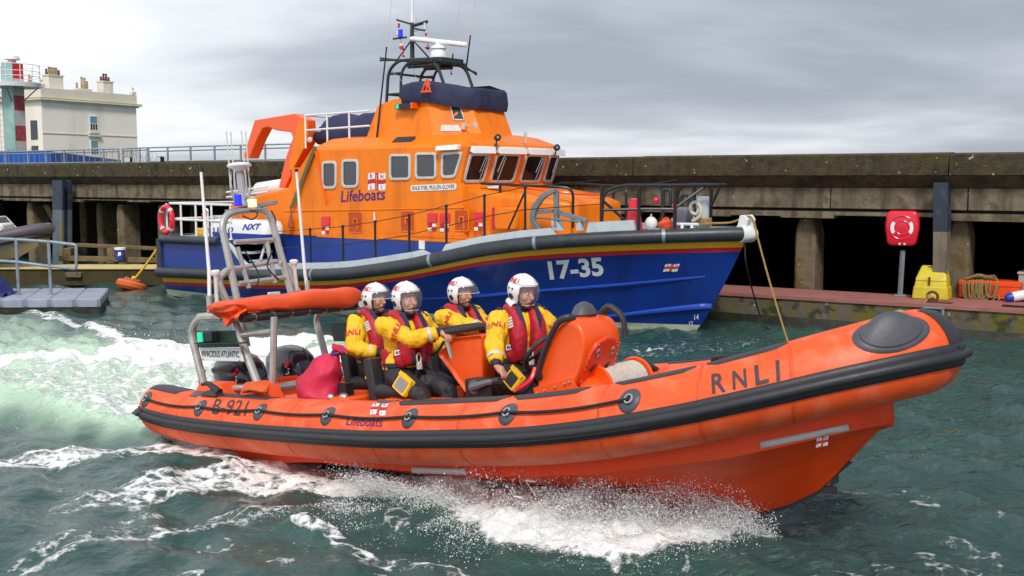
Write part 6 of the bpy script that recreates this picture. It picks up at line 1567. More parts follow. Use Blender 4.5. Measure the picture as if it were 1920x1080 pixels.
# loose things aboard
def aboard(name, loc, label, cat): return empty(name, R.M @ Matrix.Translation(V(loc)), label, cat)
bg = aboard('dry_bag', (2.02, -.62, .22), 'pinkish red nylon dry bag slumped behind the seated crew', 'bag')
mb = MB(); rings = []
axis_ = [V((-.04, -.03, .0)), V((-.02, -.02, .08)), V((.04, 0, .19)), V((.13, .02, .30)), V((.21, .03, .39)), V((.245, .04, .44)), V((.28, .04, .49))]
radii = [.21, .235, .20, .15, .075, .04, .08]
ax_ = catmull(axis_, 4)
for i, p in enumerate(ax_):
    t = i / (len(ax_) - 1); rr = interp(t * 6, range(7), radii); d = (ax_[min(i + 1, len(ax_) - 1)] - ax_[max(0, i - 1)]).normalized(); a = V((0, 1, 0)); b = d.cross(a).normalized(); r = []
    for k in range(22):
        an_ = 2 * math.pi * k / 22; q_ = p + (a * math.cos(an_) * .85 + b * math.sin(an_)) * rr * (1 + .10 * math.sin(an_ * 5 + i) * t)
        q_ += noise.noise_vector(q_ * 7) * .035; r.append(q_)
    rings.append(r)
mb.loft(rings); mb.build('bag_body', M_PINK, bg, smooth=60)
m = MB(); m.tube([ax_[20] + V((.06 * math.cos(a), .06 * math.sin(a), .01 * math.cos(a * 2))) for a in np.linspace(0, 6.2832, 15)[:-1]], .014, 6, closed=True); m.build('draw_cord', M_BLUEP, bg)
orc = aboard('rope_hank', (1.62, -1.10, .315), 'small hank of orange rope on the tube near the stern', 'rope')
m = MB()
for k in range(5): m.tube(catmull([(-.15, -.03 + .012 * k, .02 + .012 * k), (0, -.06 + .01 * k, .05 + .012 * k), (.16, -.03 + .01 * k, .03 + .01 * k), (.14, .04, .02 + .014 * k), (0, .05, .03 + .012 * k), (-.14, .03, .02)], 5, True), .016, 6, closed=True)
m.build('hank', M_ROPEO, orc)

# blue and white equipment case on the big boat's stern quarter, behind the mast
def cq(u, v, y=-2.3): return S.at(u, v, 1, y)
ec = empty('equipment_case', S.M, 'white and blue equipment case with blue lettering, on the big boat behind the ladder mast', 'case')
a, b = cq(391, 438), cq(497, 437); z_t = cq(440, 412).z; zc_ = cq(440, 437).z; zb_ = cq(440, 452).z
def cring(z, k): return rounded([(a.x + (b.x - a.x) * (.5 + sx * .5 * k), -2.02 + sy_ * .28 * k, z) for sx, sy_ in ((-1, -1), (1, -1), (1, 1), (-1, 1))], .15, 5)
m = MB(); m.loft([cring(zc_, 1.0), cring(zc_ + (z_t - zc_) * .55, 1.0), cring(zc_ + (z_t - zc_) * .88, .94), cring(z_t, .8)]); wt_ = m.build('case_top', M_WHITEG, ec, smooth=50)
m = MB(); m.loft([cring(zb_, .93), cring(zc_ - .012, 1.01), cring(zc_ - .004, 1.01)]); m.build('case_base', M_LETB, ec, smooth=50)
for s_, u0, u1, v0, v1, cap in (('RUN', 391, 421, 437, 436, 10), ('O', 426, 436, 436, 435.6, 10), ('NXT', 454, 488, 431, 430, 11)):
    p0, p1 = cq(u0, v0, -2.308), cq(u1, v1, -2.308); p2 = cq(u0 + (2 if s_ != 'RUN' else 0), v0 - cap, -2.308); lettering(s_, quad_fn(p0, p1, p2), M_LETB, wt_, bold=.03, shear=.25 if s_ == 'NXT' else 0)
m = MB()
for x in (a.x + .3, b.x - .3): m.tube([(x, -2.05, zb_), (x + .12, -2.3, .98)], .03, 6)
m.box(((a.x + b.x) / 2, -2.05, zb_ - .03), (1.3, .4, .04)); m.build('case_bracket', M_GREYD, ec)
# ================================================================== the crew
M_LIP = mat('lips', (.42, .13, .11), .5)
M_EYE = mat('eye_dark', (.05, .035, .03), .2)
M_EYEW = mat('eye_white', (.7, .68, .65), .3)
M_HAIR = mat('brown_hair', (.10, .05, .025), .7, var=.3)
def solid(mb, name, m, parent, voxel, smooth=3, ripple=0.0, rfreq=14.0):
    """weld overlapping volumes into one continuous skin"""
    me = mb.mesh('weld', m, 0); o = bpy.data.objects.new('weld', me); COL.objects.link(o)
    r = o.modifiers.new('remesh', 'REMESH'); r.mode = 'VOXEL'; r.voxel_size = voxel; r.use_smooth_shade = True
    if smooth: s = o.modifiers.new('smooth', 'SMOOTH'); s.factor = .5; s.iterations = smooth
    dg = bpy.context.evaluated_depsgraph_get(); dg.update()
    ev = o.evaluated_get(dg); nm = bpy.data.meshes.new_from_object(ev)
    bpy.data.objects.remove(o); bpy.data.meshes.remove(me)
    nm.name = name
    if ripple:
        n = len(nm.vertices); co = np.empty(n * 3); no = np.empty(n * 3)
        nm.vertices.foreach_get('co', co); nm.vertex_normals.foreach_get('vector', no)
        co = co.reshape(-1, 3); no = no.reshape(-1, 3)
        w = np.array([noise.noise(V((c[0] * rfreq, c[1] * rfreq, c[2] * rfreq * .55))) + .5 * noise.noise(V((c[0] * rfreq * 2.3, c[1] * rfreq * 2.3, c[2] * rfreq * 1.3))) for c in co])
        co += no * (w * ripple)[:, None]
        nm.vertices.foreach_set('co', co.ravel())
    nm.materials.clear(); nm.materials.append(m)
    nm.polygons.foreach_set('use_smooth', [True] * len(nm.polygons)); nm.update()
    b = bpy.data.objects.new(name, nm); COL.objects.link(b); b.parent = parent
    return b
def ik(a, b, l1, l2, pole):
    a, b = V(a), V(b); d = b - a; L = min(d.length, (l1 + l2) * .995); dn = d.normalized()
    k = (l1 * l1 - l2 * l2 + L * L) / (2 * L); h = math.sqrt(max(0, l1 * l1 - k * k))
    p = V(pole) - dn * V(pole).dot(dn); p = p.normalized()
    return a + dn * k + p * h, a + dn * L

def person(label, base, sh_fwd, twist, head_yaw, head_pitch, hands, poles, feet, visor, hair=False, mics=True, gloves=(False, False), pocket=True, face=0):
    root = empty('person', R.M @ Matrix.Translation(V(base)), label, 'person', 'crew of four in the inflatable boat')
    tw = Matrix.Rotation(rad(twist), 3, 'Z')
    pel = V((0, 0, .47)); chest = V((sh_fwd * .75, 0, .80)); neck = V((sh_fwd, 0, .965)); head = V((sh_fwd + .055, 0, 1.135))
    tv = lambda x, y, z: V((0, 0, z)) + tw @ V((x, y, 0))
    sh = [V((sh_fwd * .95, 0, .915)) + tw @ V((0, s * .212, 0)) for s in (-1, 1)]
    HM = Matrix.Rotation(rad(head_yaw), 3, 'Z') @ Matrix.Rotation(rad(head_pitch), 3, 'Y')
    hp = lambda x, y, z: head + HM @ V((x, y, z))
    arms = []
    for i in (0, 1):
        el, wr = ik(sh[i], hands[i], .29, .27, poles[i]); arms.append((sh[i], el, wr))
    legs = []
    for i, s in enumerate((-1, 1)):
        hip = pel + V((.02, s * .10, -.02)); kn, an = ik(hip, feet[i], .42, .43, (1, s * .35, .55)); legs.append((hip, kn, an))
    # ---- body: one continuous surface (head, neck, trunk, limbs, hands)
    mb = MB()
    mb.ball(head, (.100, .080, .118), HM, 20, 14)
    mb.ball(hp(.030, 0, -.062), (.066, .060, .062), HM, 16, 10); mb.ball(hp(.068, 0, -.100), (.032, .032, .026), HM, 12, 8)
    for s in (-1, 1):
        mb.ball(hp(.064, s * .040, -.028), (.032, .028, .034), HM, 10, 8); mb.ball(hp(-.005, s * .082, -.01), (.022, .012, .034), HM, 8, 6)
    mb.ball(hp(.082, 0, .034), (.022, .056, .014), HM, 12, 7)
    mb.tube([hp(.092, 0, .022), hp(.112, 0, -.006), hp(.124, 0, -.030), hp(.104, 0, -.040)], [.011, .013, .018, .012], 8)
    mb.ball(hp(.093, 0, -.064), (.014, .027, .014), HM, 10, 7)
    mb.tube([hp(-.01, 0, -.07), neck, chest + V((0, 0, .08))], [.055, .058, .075], 10)
    mb.loft([[c + tw @ V((a * math.cos(t), b * math.sin(t), 0)) for t in np.linspace(0, 6.2832, 17)[:-1]] for c, a, b in ((pel - V((0, 0, .06)), .10, .14), (pel, .115, .155), (pel.lerp(chest, .5), .10, .135), (chest, .115, .16), (chest + V((0, 0, .09)), .09, .15), (neck - V((0, 0, .02)), .06, .08))])
    def hand(i, wr, el):
        f = (wr - el).normalized(); t_ = hands_dir[i]
        g = V(t_[0]).normalized(); g = (g - f * g.dot(f) * 0).normalized()      # the way the fingers point
        n = V(t_[1]); n = (n - g * n.dot(g)).normalized()                     # palm side
        sd = g.cross(n).normalized() * t_[2]                                  # thumb side
        c = wr + g * .045
        mb.tube([wr - f * .03, wr, c + g * .03], [.030, .029, .036], 9, flat=.8)
        mb.ball(c + g * .015, .038, None, 12, 8)
        rotm = Matrix((g, sd, n)).transposed()
        mb.ball(c + g * .02, (.050, .042, .020), rotm, 14, 8)
        for k, ln in enumerate((.070, .078, .073, .058)):
            b0 = c + g * .055 + sd * (.030 - .020 * k)
            a1 = (g * .86 + n * .52).normalized(); a2 = (g * .15 + n).normalized(); a3 = (n * .75 - g * .65).normalized()
            p1 = b0 + a1 * ln * .45; p2 = p1 + a2 * ln * .36; p3 = p2 + a3 * ln * .26
            mb.tube([b0 - g * .02, b0, p1, p2, p3], [.0115, .0115, .0105, .0098, .0085], 7)
        tb = c + sd * .032 - g * .012; q1 = tb + (sd * .8 + g * .5 + n * .4).normalized() * .036; q2 = q1 + (g * .75 + n * .7 - sd * .1).normalized() * .03
        mb.tube([tb, q1, q2], [.016, .013, .010], 7)
    hands_dir = person.hd
    for i, (a, b, c) in enumerate(arms):
        mb.tube([a, a.lerp(b, .5), b, b.lerp(c, .5), c], [.05, .046, .038, .038, .028], 9); hand(i, c, b)
    for h_, k_, a_ in legs: mb.tube([h_, h_.lerp(k_, .5), k_, k_.lerp(a_, .4), a_], [.075, .07, .05, .048, .035], 9); mb.tube([a_, a_ + V((.14, 0, -.03))], [.035, .03], 8)
    body = solid(mb, 'body', M_SKIN, root, .0075, 2)
    for s in (-1, 1):
        m = MB(); m.ball(hp(.088, s * .032, .012), (.010, .015, .0085), HM, 10, 7); ey = m.build('eye', M_EYEW, root, smooth=180)
        m = MB(); m.ball(hp(.096, s * .031, .012), (.004, .007, .007), HM, 8, 6); m.build('iris', M_EYE, ey, smooth=180)
        m = MB(); m.tube([hp(.092, s * .014, .034), hp(.097, s * .032, .040), hp(.086, s * .053, .033)], [.004, .005, .003], 5); m.build('eyebrow', M_HAIR, root)
    m = MB(); m.tube([hp(.094, -.022, -.064), hp(.107, -.008, -.061), hp(.107, .008, -.061), hp(.094, .022, -.064)], [.003, .006, .006, .003], 6); m.build('mouth', M_LIP, root)
    if hair: m = MB(); m.tube([hp(-.11, 0, -.05), hp(-.14, -.01, -.12), hp(-.13, -.02, -.2)], [.03, .028, .01], 7); m.build('hair', M_HAIR, root)
    # ---- drysuit top
    mb = MB()
    E = lambda c, a, b, d=0: [c + tw @ V((a * math.cos(t) + d, b * math.sin(t), 0)) for t in np.linspace(0, 6.2832, 21)[:-1]]
    mb.loft([E(pel + V((0, 0, .03)), .155, .185), E(pel + V((0, 0, .10)), .165, .185, .01), E(pel.lerp(chest, .6), .15, .175), E(chest, .165, .208), E(chest + V((0, 0, .08)), .145, .205), E(neck - V((0, 0, .03)), .09, .12), E(neck + V((0, 0, .02)), .07, .075)])
    for a, b, c in arms:
        mb.ball(a, (.10, .096, .096), None, 14, 9)
        w = c.lerp(b, .13)
        mb.tube([a, a.lerp(b, .35), a.lerp(b, .75), b, b.lerp(w, .3), b.lerp(w, .75), w], [.098, .096, .088, .083, .082, .070, .057], 12)
    jk = solid(mb, 'drysuit_top', M_YSUIT, root, .011, 2, .016, 14)
    for i, (a, b, c) in enumerate(arms):
        d = (c - b).normalized(); w = c.lerp(b, .13)
        m = MB(); m.tube([w - d * .012, w, c + d * .004, c + d * .012], [.052, .051, .040, .034], 12); m.build('neoprene_cuff', M_KSUIT, root)
        m = MB(); t0 = c.lerp(b, .30); t1 = c.lerp(b, .40); m.tube([t0, t0.lerp(t1, .5), t1], [.071, .075, .077], 14, cap=False); m.build('reflective_band', M_REFL, root, smooth=180)
        # word on the sleeve
        ax_ = (a - b).normalized(); out = V((.55, -1, .1)) if i == 0 else V((1, .2, .1)); out = (out - ax_ * out.dot(ax_)).normalized(); tan = ax_.cross(out) * -1
        if tan.dot(V((1, -.6, 0))) < 0: tan = -tan
        cen = a.lerp(b, .62); rr = .106
        fn = lambda u, v_, h=0.0: cen + out * (rr * math.cos((u - .5) * 1.7)) + tan * (rr * math.sin((u - .5) * 1.7)) + ax_ * (v_ * .055 + (u - .5) * .03)
        lettering('RNLI', fn, M_LETR, jk, step=.3, bold=.02)
    m = MB(); m.tube([neck + V((0, 0, -.02)), neck + V((.01, 0, .05)), neck + V((.015, 0, .075))], [.085, .073, .068], 14); m.build('neck_seal', M_KSUIT, root)
    for a, b, c in arms:
        q0 = a + V((-.06, 0, .06)); m = MB(); m.tube([a + V((.08, 0, .055)), a + V((.0, 0, .108)), a + V((-.08, 0, .055))], .016, 6, flat=.5); m.build('shoulder_patch', M_KSUIT, root)
    # ---- drysuit trousers and boots
    mb = MB()
    mb.loft([E(pel - V((0, 0, .10)), .13, .17), E(pel - V((0, 0, .02)), .155, .19), E(pel + V((0, 0, .07)), .157, .187)])
    for h_, k_, a_ in legs: mb.tube([h_, h_.lerp(k_, .4), h_.lerp(k_, .8), k_, k_.lerp(a_, .2), k_.lerp(a_, .6), a_], [.12, .112, .095, .09, .09, .078, .062], 12)
    solid(mb, 'drysuit_trousers', M_KSUIT, root, .013, 2, .016, 13)
    for h_, k_, a_ in legs:
        m = MB(); m.tube([a_ + V((-.05, 0, -.0)), a_ + V((.03, 0, -.03)), a_ + V((.13, 0, -.05)), a_ + V((.18, 0, -.06))], [.055, .06, .052, .035], 10); m.tube([a_, k_.lerp(a_, .7)], [.066, .075], 10); m.build('boot', M_KSUIT, root, smooth=60)
    if pocket:
        h_, k_, a_ = legs[0]; d = (k_ - h_).normalized(); o_ = V((.15, -1, .35)); o_ = (o_ - d * o_.dot(d)).normalized(); u_ = d.cross(o_)
        if u_.z < 0: u_ = -u_
        c = h_.lerp(k_, .58) + o_ * .105; pk = lambda x, y, h: c + d * x + u_ * y + o_ * h
        pts = [(-.10, -.085), (.10, -.085), (.10, .085), (-.10, .085)]
        m = MB(); m.loft([rounded([pk(x * k, y * k, h) for x, y in pts], .02) for k, h in ((1.0, -.03), (1.0, .006), (.95, .014))]); pt_ = m.build('thigh_pocket', M_YSUIT, root)
        m = MB(); m.loft([rounded([pk(x, y - .004, h) for x, y in ((-.072, -.06), (.072, -.06), (.072, .045), (-.072, .045))], .015) for h in (.008, .019)]); m.build('pocket_window', pocket if pocket is not True else M_KSUIT, pt_)
        m = MB(); m.loft([rounded([pk(x, y, h) for x, y in ((-.102, .05), (.102, .05), (.102, .088), (-.102, .088))], .01) for h in (.012, .022)]); m.build('pocket_flap', M_YSUIT, pt_)
    # ---- lifejacket
    L = lambda x, y, z: V((sh_fwd * interp(z, [.5, .97], [.12, 1]), 0, z)) + tw @ V((x, y, 0))
    mb = MB(); paths = []
    for s in (-1, 1):
        p_ = catmull([L(.175, s * .085, .56), L(.185, s * .10, .64), L(.175, s * .105, .76), L(.135, s * .10, .88), L(.045, s * .095, .985), L(-.07, s * .07, 1.00), L(-.115, 0, .985)], 5)
        paths.append(p_); n = len(p_); mb.tube(p_, [.050 + .034 * math.sin(math.pi * min(1, i / (n - 1) * 1.3 + .12)) for i in range(n)], 12)
        mb.ball(L(.145, s * .11, .60), (.07, .085, .085), None, 14, 9)
    mb.loft([[L(-.155, -.11, .72), L(-.155, .11, .72), L(-.115, .11, .72), L(-.115, -.11, .72)], [L(-.165, -.10, .97), L(-.165, .10, .97), L(-.11, .10, .97), L(-.11, -.10, .97)]])
    for s in (-1, 1): mb.loft([[L(.09, s * .15, .52), L(-.10, s * .19, .54), L(-.10, s * .165, .54), L(.09, s * .12, .52)], [L(.09, s * .16, .68), L(-.10, s * .195, .70), L(-.10, s * .165, .70), L(.09, s * .12, .68)]])
    lj = solid(mb, 'lifejacket', M_JACKET, root, .012, 3, .008, 15)
    for s, p_ in zip((-1, 1), paths):
        m = MB(); rows = []
        for i in range(2, 20):
            p = p_[i]; d = (p_[i + 1] - p_[i - 1]).normalized(); o_ = (p - L(-.02, s * .07, p.z - .03)); o_ = (o_ - d * o_.dot(d)).normalized(); t = d.cross(o_).normalized(); c = p + o_ * .073 - t * s * .018
            rows.append([c - t * .022 - o_ * .012, c - t * .02, c + t * .02, c + t * .022 - o_ * .012])
        m.grid(rows); m.build('harness_strap', M_NAVY, lj, smooth=60, fixn=False)
        m = MB(); p = p_[15]; d = (p_[16] - p_[14]).normalized(); o_ = (p - L(-.02, s * .02, p.z - .05)); o_ = (o_ - d * o_.dot(d)).normalized(); t = d.cross(o_).normalized() * (1 if s < 0 else -1)
        if t.y * s < 0: t = -t
        for k in range(4):
            c = p + t * .050 + o_ * .055 + d * (-.05 + .026 * k); w = t * .7 - o_ * .7
            m.add([c, c + d * .02, c + d * .02 + w * .06 , c + w * .06], [(0, 1, 2, 3)], 0)
            c2 = p + t * .047 + o_ * .052 + d * (-.05 + .026 * k + .02); m.add([c2, c2 + d * .006, c2 + d * .006 + w * .06, c2 + w * .06], [(0, 1, 2, 3)], 1)
        m.build('reflective_patch', [M_REFL, M_LETR], lj, smooth=0, fixn=False)
    # name tag on the near lobe
    a0 = L(.14, -.195, .64); a1 = L(.245, -.125, .665); up_ = V((0, 0, .045)); nn = (a1 - a0).cross(up_).normalized(); f_ = quad_fn(a0 + nn * .012, a1 + nn * .012, a0 + nn * .012 + up_)
    m = MB(); m.prism([f_(0, 0), f_(1, 0), f_(1, 1), f_(0, 1)], nn * -.012); tg = m.build('name_tag', M_LETW, lj)
    lettering('RNLI', lambda u, v_, h=0.0: f_(.1 + .8 * u, .22 + .56 * v_, .003), M_LETK, tg, bold=.03)
    m = MB(); m.loft([E(V((sh_fwd * .15, 0, .53)), .178, .20, .01), E(V((sh_fwd * .16, 0, .565)), .178, .20, .01)], cap=False); m.build('waist_belt', M_KSUIT, lj, smooth=60)
    m = MB(); c = L(.24, .0, .60); m.tube([c + V((0, .028 * math.cos(t), .045 * math.sin(t))) for t in np.linspace(0, 6.2832, 13)[:-1]], .008, 6, closed=True); m.box(c + V((.0, 0, -.07)), (.03, .045, .07)); m.build('buckle', M_FRAME, lj, bevel=.006)
    m = MB(); m.tube(catmull([L(.21, .02, .60), L(.24, .05, .50), L(.2, .10, .46), L(.16, .06, .52)], 5), .014, 6); m.build('safety_line', M_KSUIT, lj)
    # ---- helmet
    HC = (-.008, 0, .028); HRd = (.152, .128, .148)
    def hs_(az, el, g=0.0):
        a, e_ = rad(az), rad(el); return hp(HC[0] + (HRd[0] + g) * math.cos(e_) * math.cos(a), HC[1] + (HRd[1] + g) * math.cos(e_) * math.sin(a), HC[2] + (HRd[2] + g) * math.sin(e_))
    def low(az):
        z = abs((az + 180) % 360 - 180)
        f = min(1, max(0, (z - 58) / 16)); f = f * f * (3 - 2 * f)
        return 17 + 3 * math.cos(rad(z * 1.5)) - f * (20 + 63) + (min(1, max(0, (z - 110) / 50)) * 16)
    azs = list(range(-180, 180, 5)); rows = []
    for k in range(13):
        t = k / 12; rows.append([hs_(az, low(az) + (89.5 - low(az)) * t, .0) for az in azs])
    mb = MB(); mb.loft(rows, True, False); hel = mb.build('helmet', M_WHITEG, root, smooth=180)
    sm = hel.modifiers.new('shell', 'SOLIDIFY'); sm.thickness = .014; sm.offset = -1
    m = MB(); m.tube([hs_(az, low(az), -.006) for az in azs], .009, 6, closed=True); m.build('helmet_trim', M_KSUIT, hel)
    m = MB(); m.tube([hs_(-12 + 0 * e_, e_, .001) if False else hs_(-3, e_, .002) for e_ in range(22, 90, 6)] , .004, 5); m.tube([hs_(az, 27, .002) for az in range(-80, 81, 8)], .005, 5); m.build('shell_ridge', M_WHITEG, hel)
    for s in (-1, 1):
        az0 = s * 100; m = MB(); c = hs_(az0, -22, .0); n_ = (c - hp(*HC)).normalized(); 
        m.cyl(c - n_ * .01, c + n_ * .006, .029, n=16); m.build('ear_port', M_KSUIT, hel)
        m = MB()
        for az1 in (92, 112): c = hs_(s * az1, 6, 0); n_ = (c - hp(*HC)).normalized(); m.cyl(c - n_ * .01, c + n_ * .004, .010, n=9)
        m.build('vent_hole', M_KSUIT, hel)
        fn = (lambda u, v_, h=0.0: hs_(-132 + 58 * u + 4 * v_, 27 + 20 * v_, .003)) if s < 0 else (lambda u, v_, h=0.0: hs_(74 + 58 * u, 27 + 20 * v_, .003))
        lettering('RNLI', fn, M_LETR, hel, step=.25, bold=.035)
    if visor == 'torch': 
        m = MB(); c = hs_(-108, -48, .02); m.tube([c + HM @ V((-.04, 0, .02)), c + HM @ V((.05, -.01, -.015))], [.03, .036], 12); tch = m.build('helmet_torch', M_WHITEG, hel); m = MB(); e_ = c + HM @ V((.05, -.01, -.015)); m.tube([e_, e_ + HM @ V((.012, 0, -.003))], [.028, .026], 12); m.build('torch_lens', M_KSUIT, tch)
    v0, v1, aw = (46, -44, 72) if visor != 'up' else (58, -4, 64)
    m = MB(); rows = []
    for k in range(11):
        e_ = v0 + (v1 - v0) * k / 10; ww = aw * (1 if e_ > -20 else 1 - (-20 - e_) / 24 * .35)
        gap = .010 + (.035 if visor == 'up' else .012) * (k / 10) ** 1.3
        rows.append([hs_(-ww + 2 * ww * j / 18, e_, gap) for j in range(19)])
    m.grid(rows); vs_ = m.build('visor', M_CLEAR, hel, smooth=180, fixn=False)
    m = MB(); m.tube(rows[-1], .004, 5); m.build('visor_edge', M_FRAME, vs_)
    m = MB(); m.tube(catmull([hp(.03, -.075, -.09), hp(.085, -.06, -.085), hp(.125, -.025, -.07)], 4), .006, 5); m.ball(hp(.128, -.018, -.068), (.014, .014, .012), None, 8, 6); m.build('microphone', M_KSUIT, hel)
    m = MB(); m.tube(catmull([hp(.0, -.085, -.10), hp(.045, -.055, -.125), hp(.06, 0, -.13), hp(.045, .055, -.125), hp(0, .085, -.10)], 5), .011, 6); m.build('chin_strap', M_KSUIT, hel)
    for i, g in enumerate(gloves):
        if g:
            a, b, c = arms[i]; d = (c - b).normalized(); m = MB(); q = person.hd[i]; gg = V(q[0]).normalized()
            m.tube([c - d * .02, c + gg * .02, c + gg * .06, c + gg * .10, c + gg * .12 + V(q[1]) * .03], [.040, .044, .050, .044, .02], 12, flat=.8); m.build('glove', M_KSUIT, root, smooth=180)
    return root
def rel(base, p): return V(p) - V(base)
# driver: one hand on the throttle, the other on the wheel
b = V((4.0, .0, 0))
person.hd = [((.75, .0, -.65), (.2, 0, -1), 1), ((.5, -.4, .3), (.2, -.4, -1), -1)]
person('driver with clear lowered visor, hand on the throttle, at the orange console', b, .10, -18, -6, 13,
       [rel(b, R.at(929, 702, 1, -.62)), V((.37, .10, .62))], [(-.35, -.5, -.3), (.1, .9, -.5)], [V((.38, -.30, -.16)), V((.35, .22, -.16))], 'torch', pocket=M_KSUIT)
b = V((3.02, -.46, 0))
person.hd = [((.9, -.05, -.35), (.1, 0, -1), 1), ((.8, .2, -.4), (.1, 0, -1), -1)]
person('crew member with lowered visor, bare hand gripping the orange pod rail behind the driver', b, .06, -8, -8, 4,
       [rel(b, R.at(825, 622, 1, -.40)), V((.36, .28, .62))], [(-.1, -.6, -.8), (.0, .6, -.8)], [V((.42, -.12, -.16)), V((.42, .14, -.16))], 'down', pocket=mat('pocket_grey', (.25, .25, .24), .5), gloves=(False, True), face=1)
b = V((2.82, .52, 0))
person.hd = [((1, 0, -.2), (0, 0, -1), 1), ((1, 0, -.2), (0, 0, -1), -1)]
person('crew member on the far side with raised visor, arm stretched out towards the driver', b, .06, -4, -2, 4,
       [V((.60, -.22, .80)), V((.50, .24, .72))], [(-.1, -.5, -.8), (.0, .6, -.8)], [V((.42, -.12, -.16)), V((.42, .14, -.16))], 'up', hair=True, gloves=(True, True), pocket=False)
b = V((2.08, .07, 0))
person.hd = [((.85, .1, -.5), (.1, 0, -1), 1), ((.85, 0, -.5), (.1, 0, -1), -1)]
person('rearmost crew member with raised visor, gloved hand resting on the thigh, beside the pink bag', b, .02, -6, 2, 3,
       [rel(b, R.at(712, 661, 1, -.10)), V((.34, .16, .53))], [(-.3, -.7, -.4), (-.1, .7, -.5)], [V((.42, -.13, -.16)), V((.42, .14, -.16))], 'up', gloves=(True, True))
# ================================================================== harbour water, wake, foam and spray
def _hash(ix, iy, s): 
    v = np.sin(ix * 127.1 + iy * 311.7 + s * 74.7) * 43758.5453; return v - np.floor(v)
def vnoise(x, y, s=0.0):
    ix, iy = np.floor(x), np.floor(y); fx, fy = x - ix, y - iy
    ux, uy = fx * fx * fx * (fx * (fx * 6 - 15) + 10), fy * fy * fy * (fy * (fy * 6 - 15) + 10)
    a, b, c, d = _hash(ix, iy, s), _hash(ix + 1, iy, s), _hash(ix, iy + 1, s), _hash(ix + 1, iy + 1, s)
    return (a + (b - a) * ux) * (1 - uy) + (c + (d - c) * ux) * uy
def fbm(x, y, s=0.0, o=4):
    t = 0; a = .5; n = 0
    for k in range(o):
        t = t + a * vnoise(x * 2 ** k + 17.3 * k, y * 2 ** k - 9.1 * k, s + k); n += a; a *= .52
    return t / n
def sstep(a, b, x):
    t = np.clip((x - a) / (b - a), 0, 1); return t * t * (3 - 2 * t)
vr = list(np.arange(343, 420, 1.15)) + list(np.arange(420, 1170, 1.75))
Yr = np.array([260.0, 150.0] + [on_z(960, float(v)).y for v in vr] + [6.0, 5.0, 4.0, 3.0, 2.0])
uc = np.concatenate([np.linspace(-1500, -120, 60), np.arange(-110, 2040, 2.6), np.linspace(2045, 3400, 60)])
Kc = (uc - 960) / FPX
GX = Yr[:, None] * Kc[None, :]; GY = np.repeat(Yr[:, None], len(uc), 1)
NR, NC = GX.shape
dist = np.sqrt(GX ** 2 + GY ** 2)
# ---- boat-wise coordinates of every water point
hd = rad(39.345); ox, oy = -3.02, 12.06
bx = (GX - ox) * math.cos(hd) - (GY - oy) * math.sin(hd)      # ahead of the stern
by = (GX - ox) * math.sin(hd) + (GY - oy) * math.cos(hd)      # to port
def band(pts, soft=.45):
    """foam density along a trail of (pixel u, pixel v, half width, density)"""
    d_best = np.zeros_like(GX)
    P_ = [(on_z(u, v), w, q) for u, v, w, q in pts]
    for (a, wa, qa), (b, wb, qb) in zip(P_, P_[1:]):
        dx, dy = b.x - a.x, b.y - a.y; L2 = dx * dx + dy * dy
        t = np.clip(((GX - a.x) * dx + (GY - a.y) * dy) / L2, 0, 1)
        d = np.sqrt((GX - a.x - t * dx) ** 2 + (GY - a.y - t * dy) ** 2)
        w = wa + (wb - wa) * t; q = qa + (qb - qa) * t
        d_best = np.maximum(d_best, q * (1 - sstep(soft, 1.2, d / w)))
    return d_best
wobx = (fbm(GX * .9, GY * .9, 3, 3) - .5)
side_foam = band([(1350, 985, .34, .9), (1270, 1000, .55, .98), (1150, 998, .72, 1.02), (1020, 982, .68, 1.02), (910, 945, .50, .98), (800, 922, .42, .92), (700, 900, .40, .84), (570, 876, .44, .60), (420, 852, .46, .54), (270, 848, .50, .54), (120, 856, .46, .52), (0, 868, .46, .50), (-160, 876, .6, .5)])
side_foam = np.maximum(side_foam, band([(740, 925, .32, .60), (600, 905, .42, .55), (430, 892, .52, .52), (300, 912, .50, .50), (160, 945, .44, .45)]))
side_foam = np.maximum(side_foam, band([(500, 960, .30, .43), (340, 985, .28, .42), (200, 1020, .26, .42), (60, 1045, .24, .42)]))
side_foam = np.maximum(side_foam, band([(560, 985, .12, .48), (620, 1000, .12, .46), (700, 1045, .14, .44), (900, 1075, .2, .40)]))
back = np.clip(-bx, 0, None)
wk_w = 1.35 + .16 * back
core = (1 - sstep(.55, 1.15, np.abs(by + .1) / wk_w + wobx * .5)) * sstep(.55, -.25, bx)
wake_foam = core * (.98 - .045 * back)
crest = sstep(-.6, .6, by) * np.exp(-((np.abs(by) - wk_w * .95 - wobx * .5) / .33) ** 2) * sstep(.4, -1.0, bx) * np.clip(1.02 - .04 * back, 0, 1)
far_streak = band([(1010, 612, .3, .3), (760, 628, .55, .72), (600, 640, .8, .80), (420, 652, .8, .80), (250, 668, .7, .78), (170, 700, .5, .7)])
far_streak = np.maximum(far_streak, band([(640, 672, 1.0, .95), (470, 690, 1.0, .9), (300, 700, .9, .9), (60, 690, .7, .85), (-120, 690, .7, .8)]))
foam = np.maximum.reduce([side_foam, wake_foam * .56, crest * .85, far_streak * .88, .95 * np.exp(-((by + .1) / 1.1) ** 2 - ((bx + .1) / .7) ** 2)])
aer = np.clip(core * 1.25 * sstep(14, 2, back), 0, 1)
aer = np.maximum(aer, band([(250, 745, .9, .9), (120, 745, 1.2, 1.0), (0, 750, 1.5, 1.0), (-160, 760, 1.8, .9)], .2))
aer = np.maximum(aer, band([(1330, 985, .5, .7), (1150, 975, .8, .8), (950, 945, .7, .7), (800, 910, .5, .4)]) * .55)
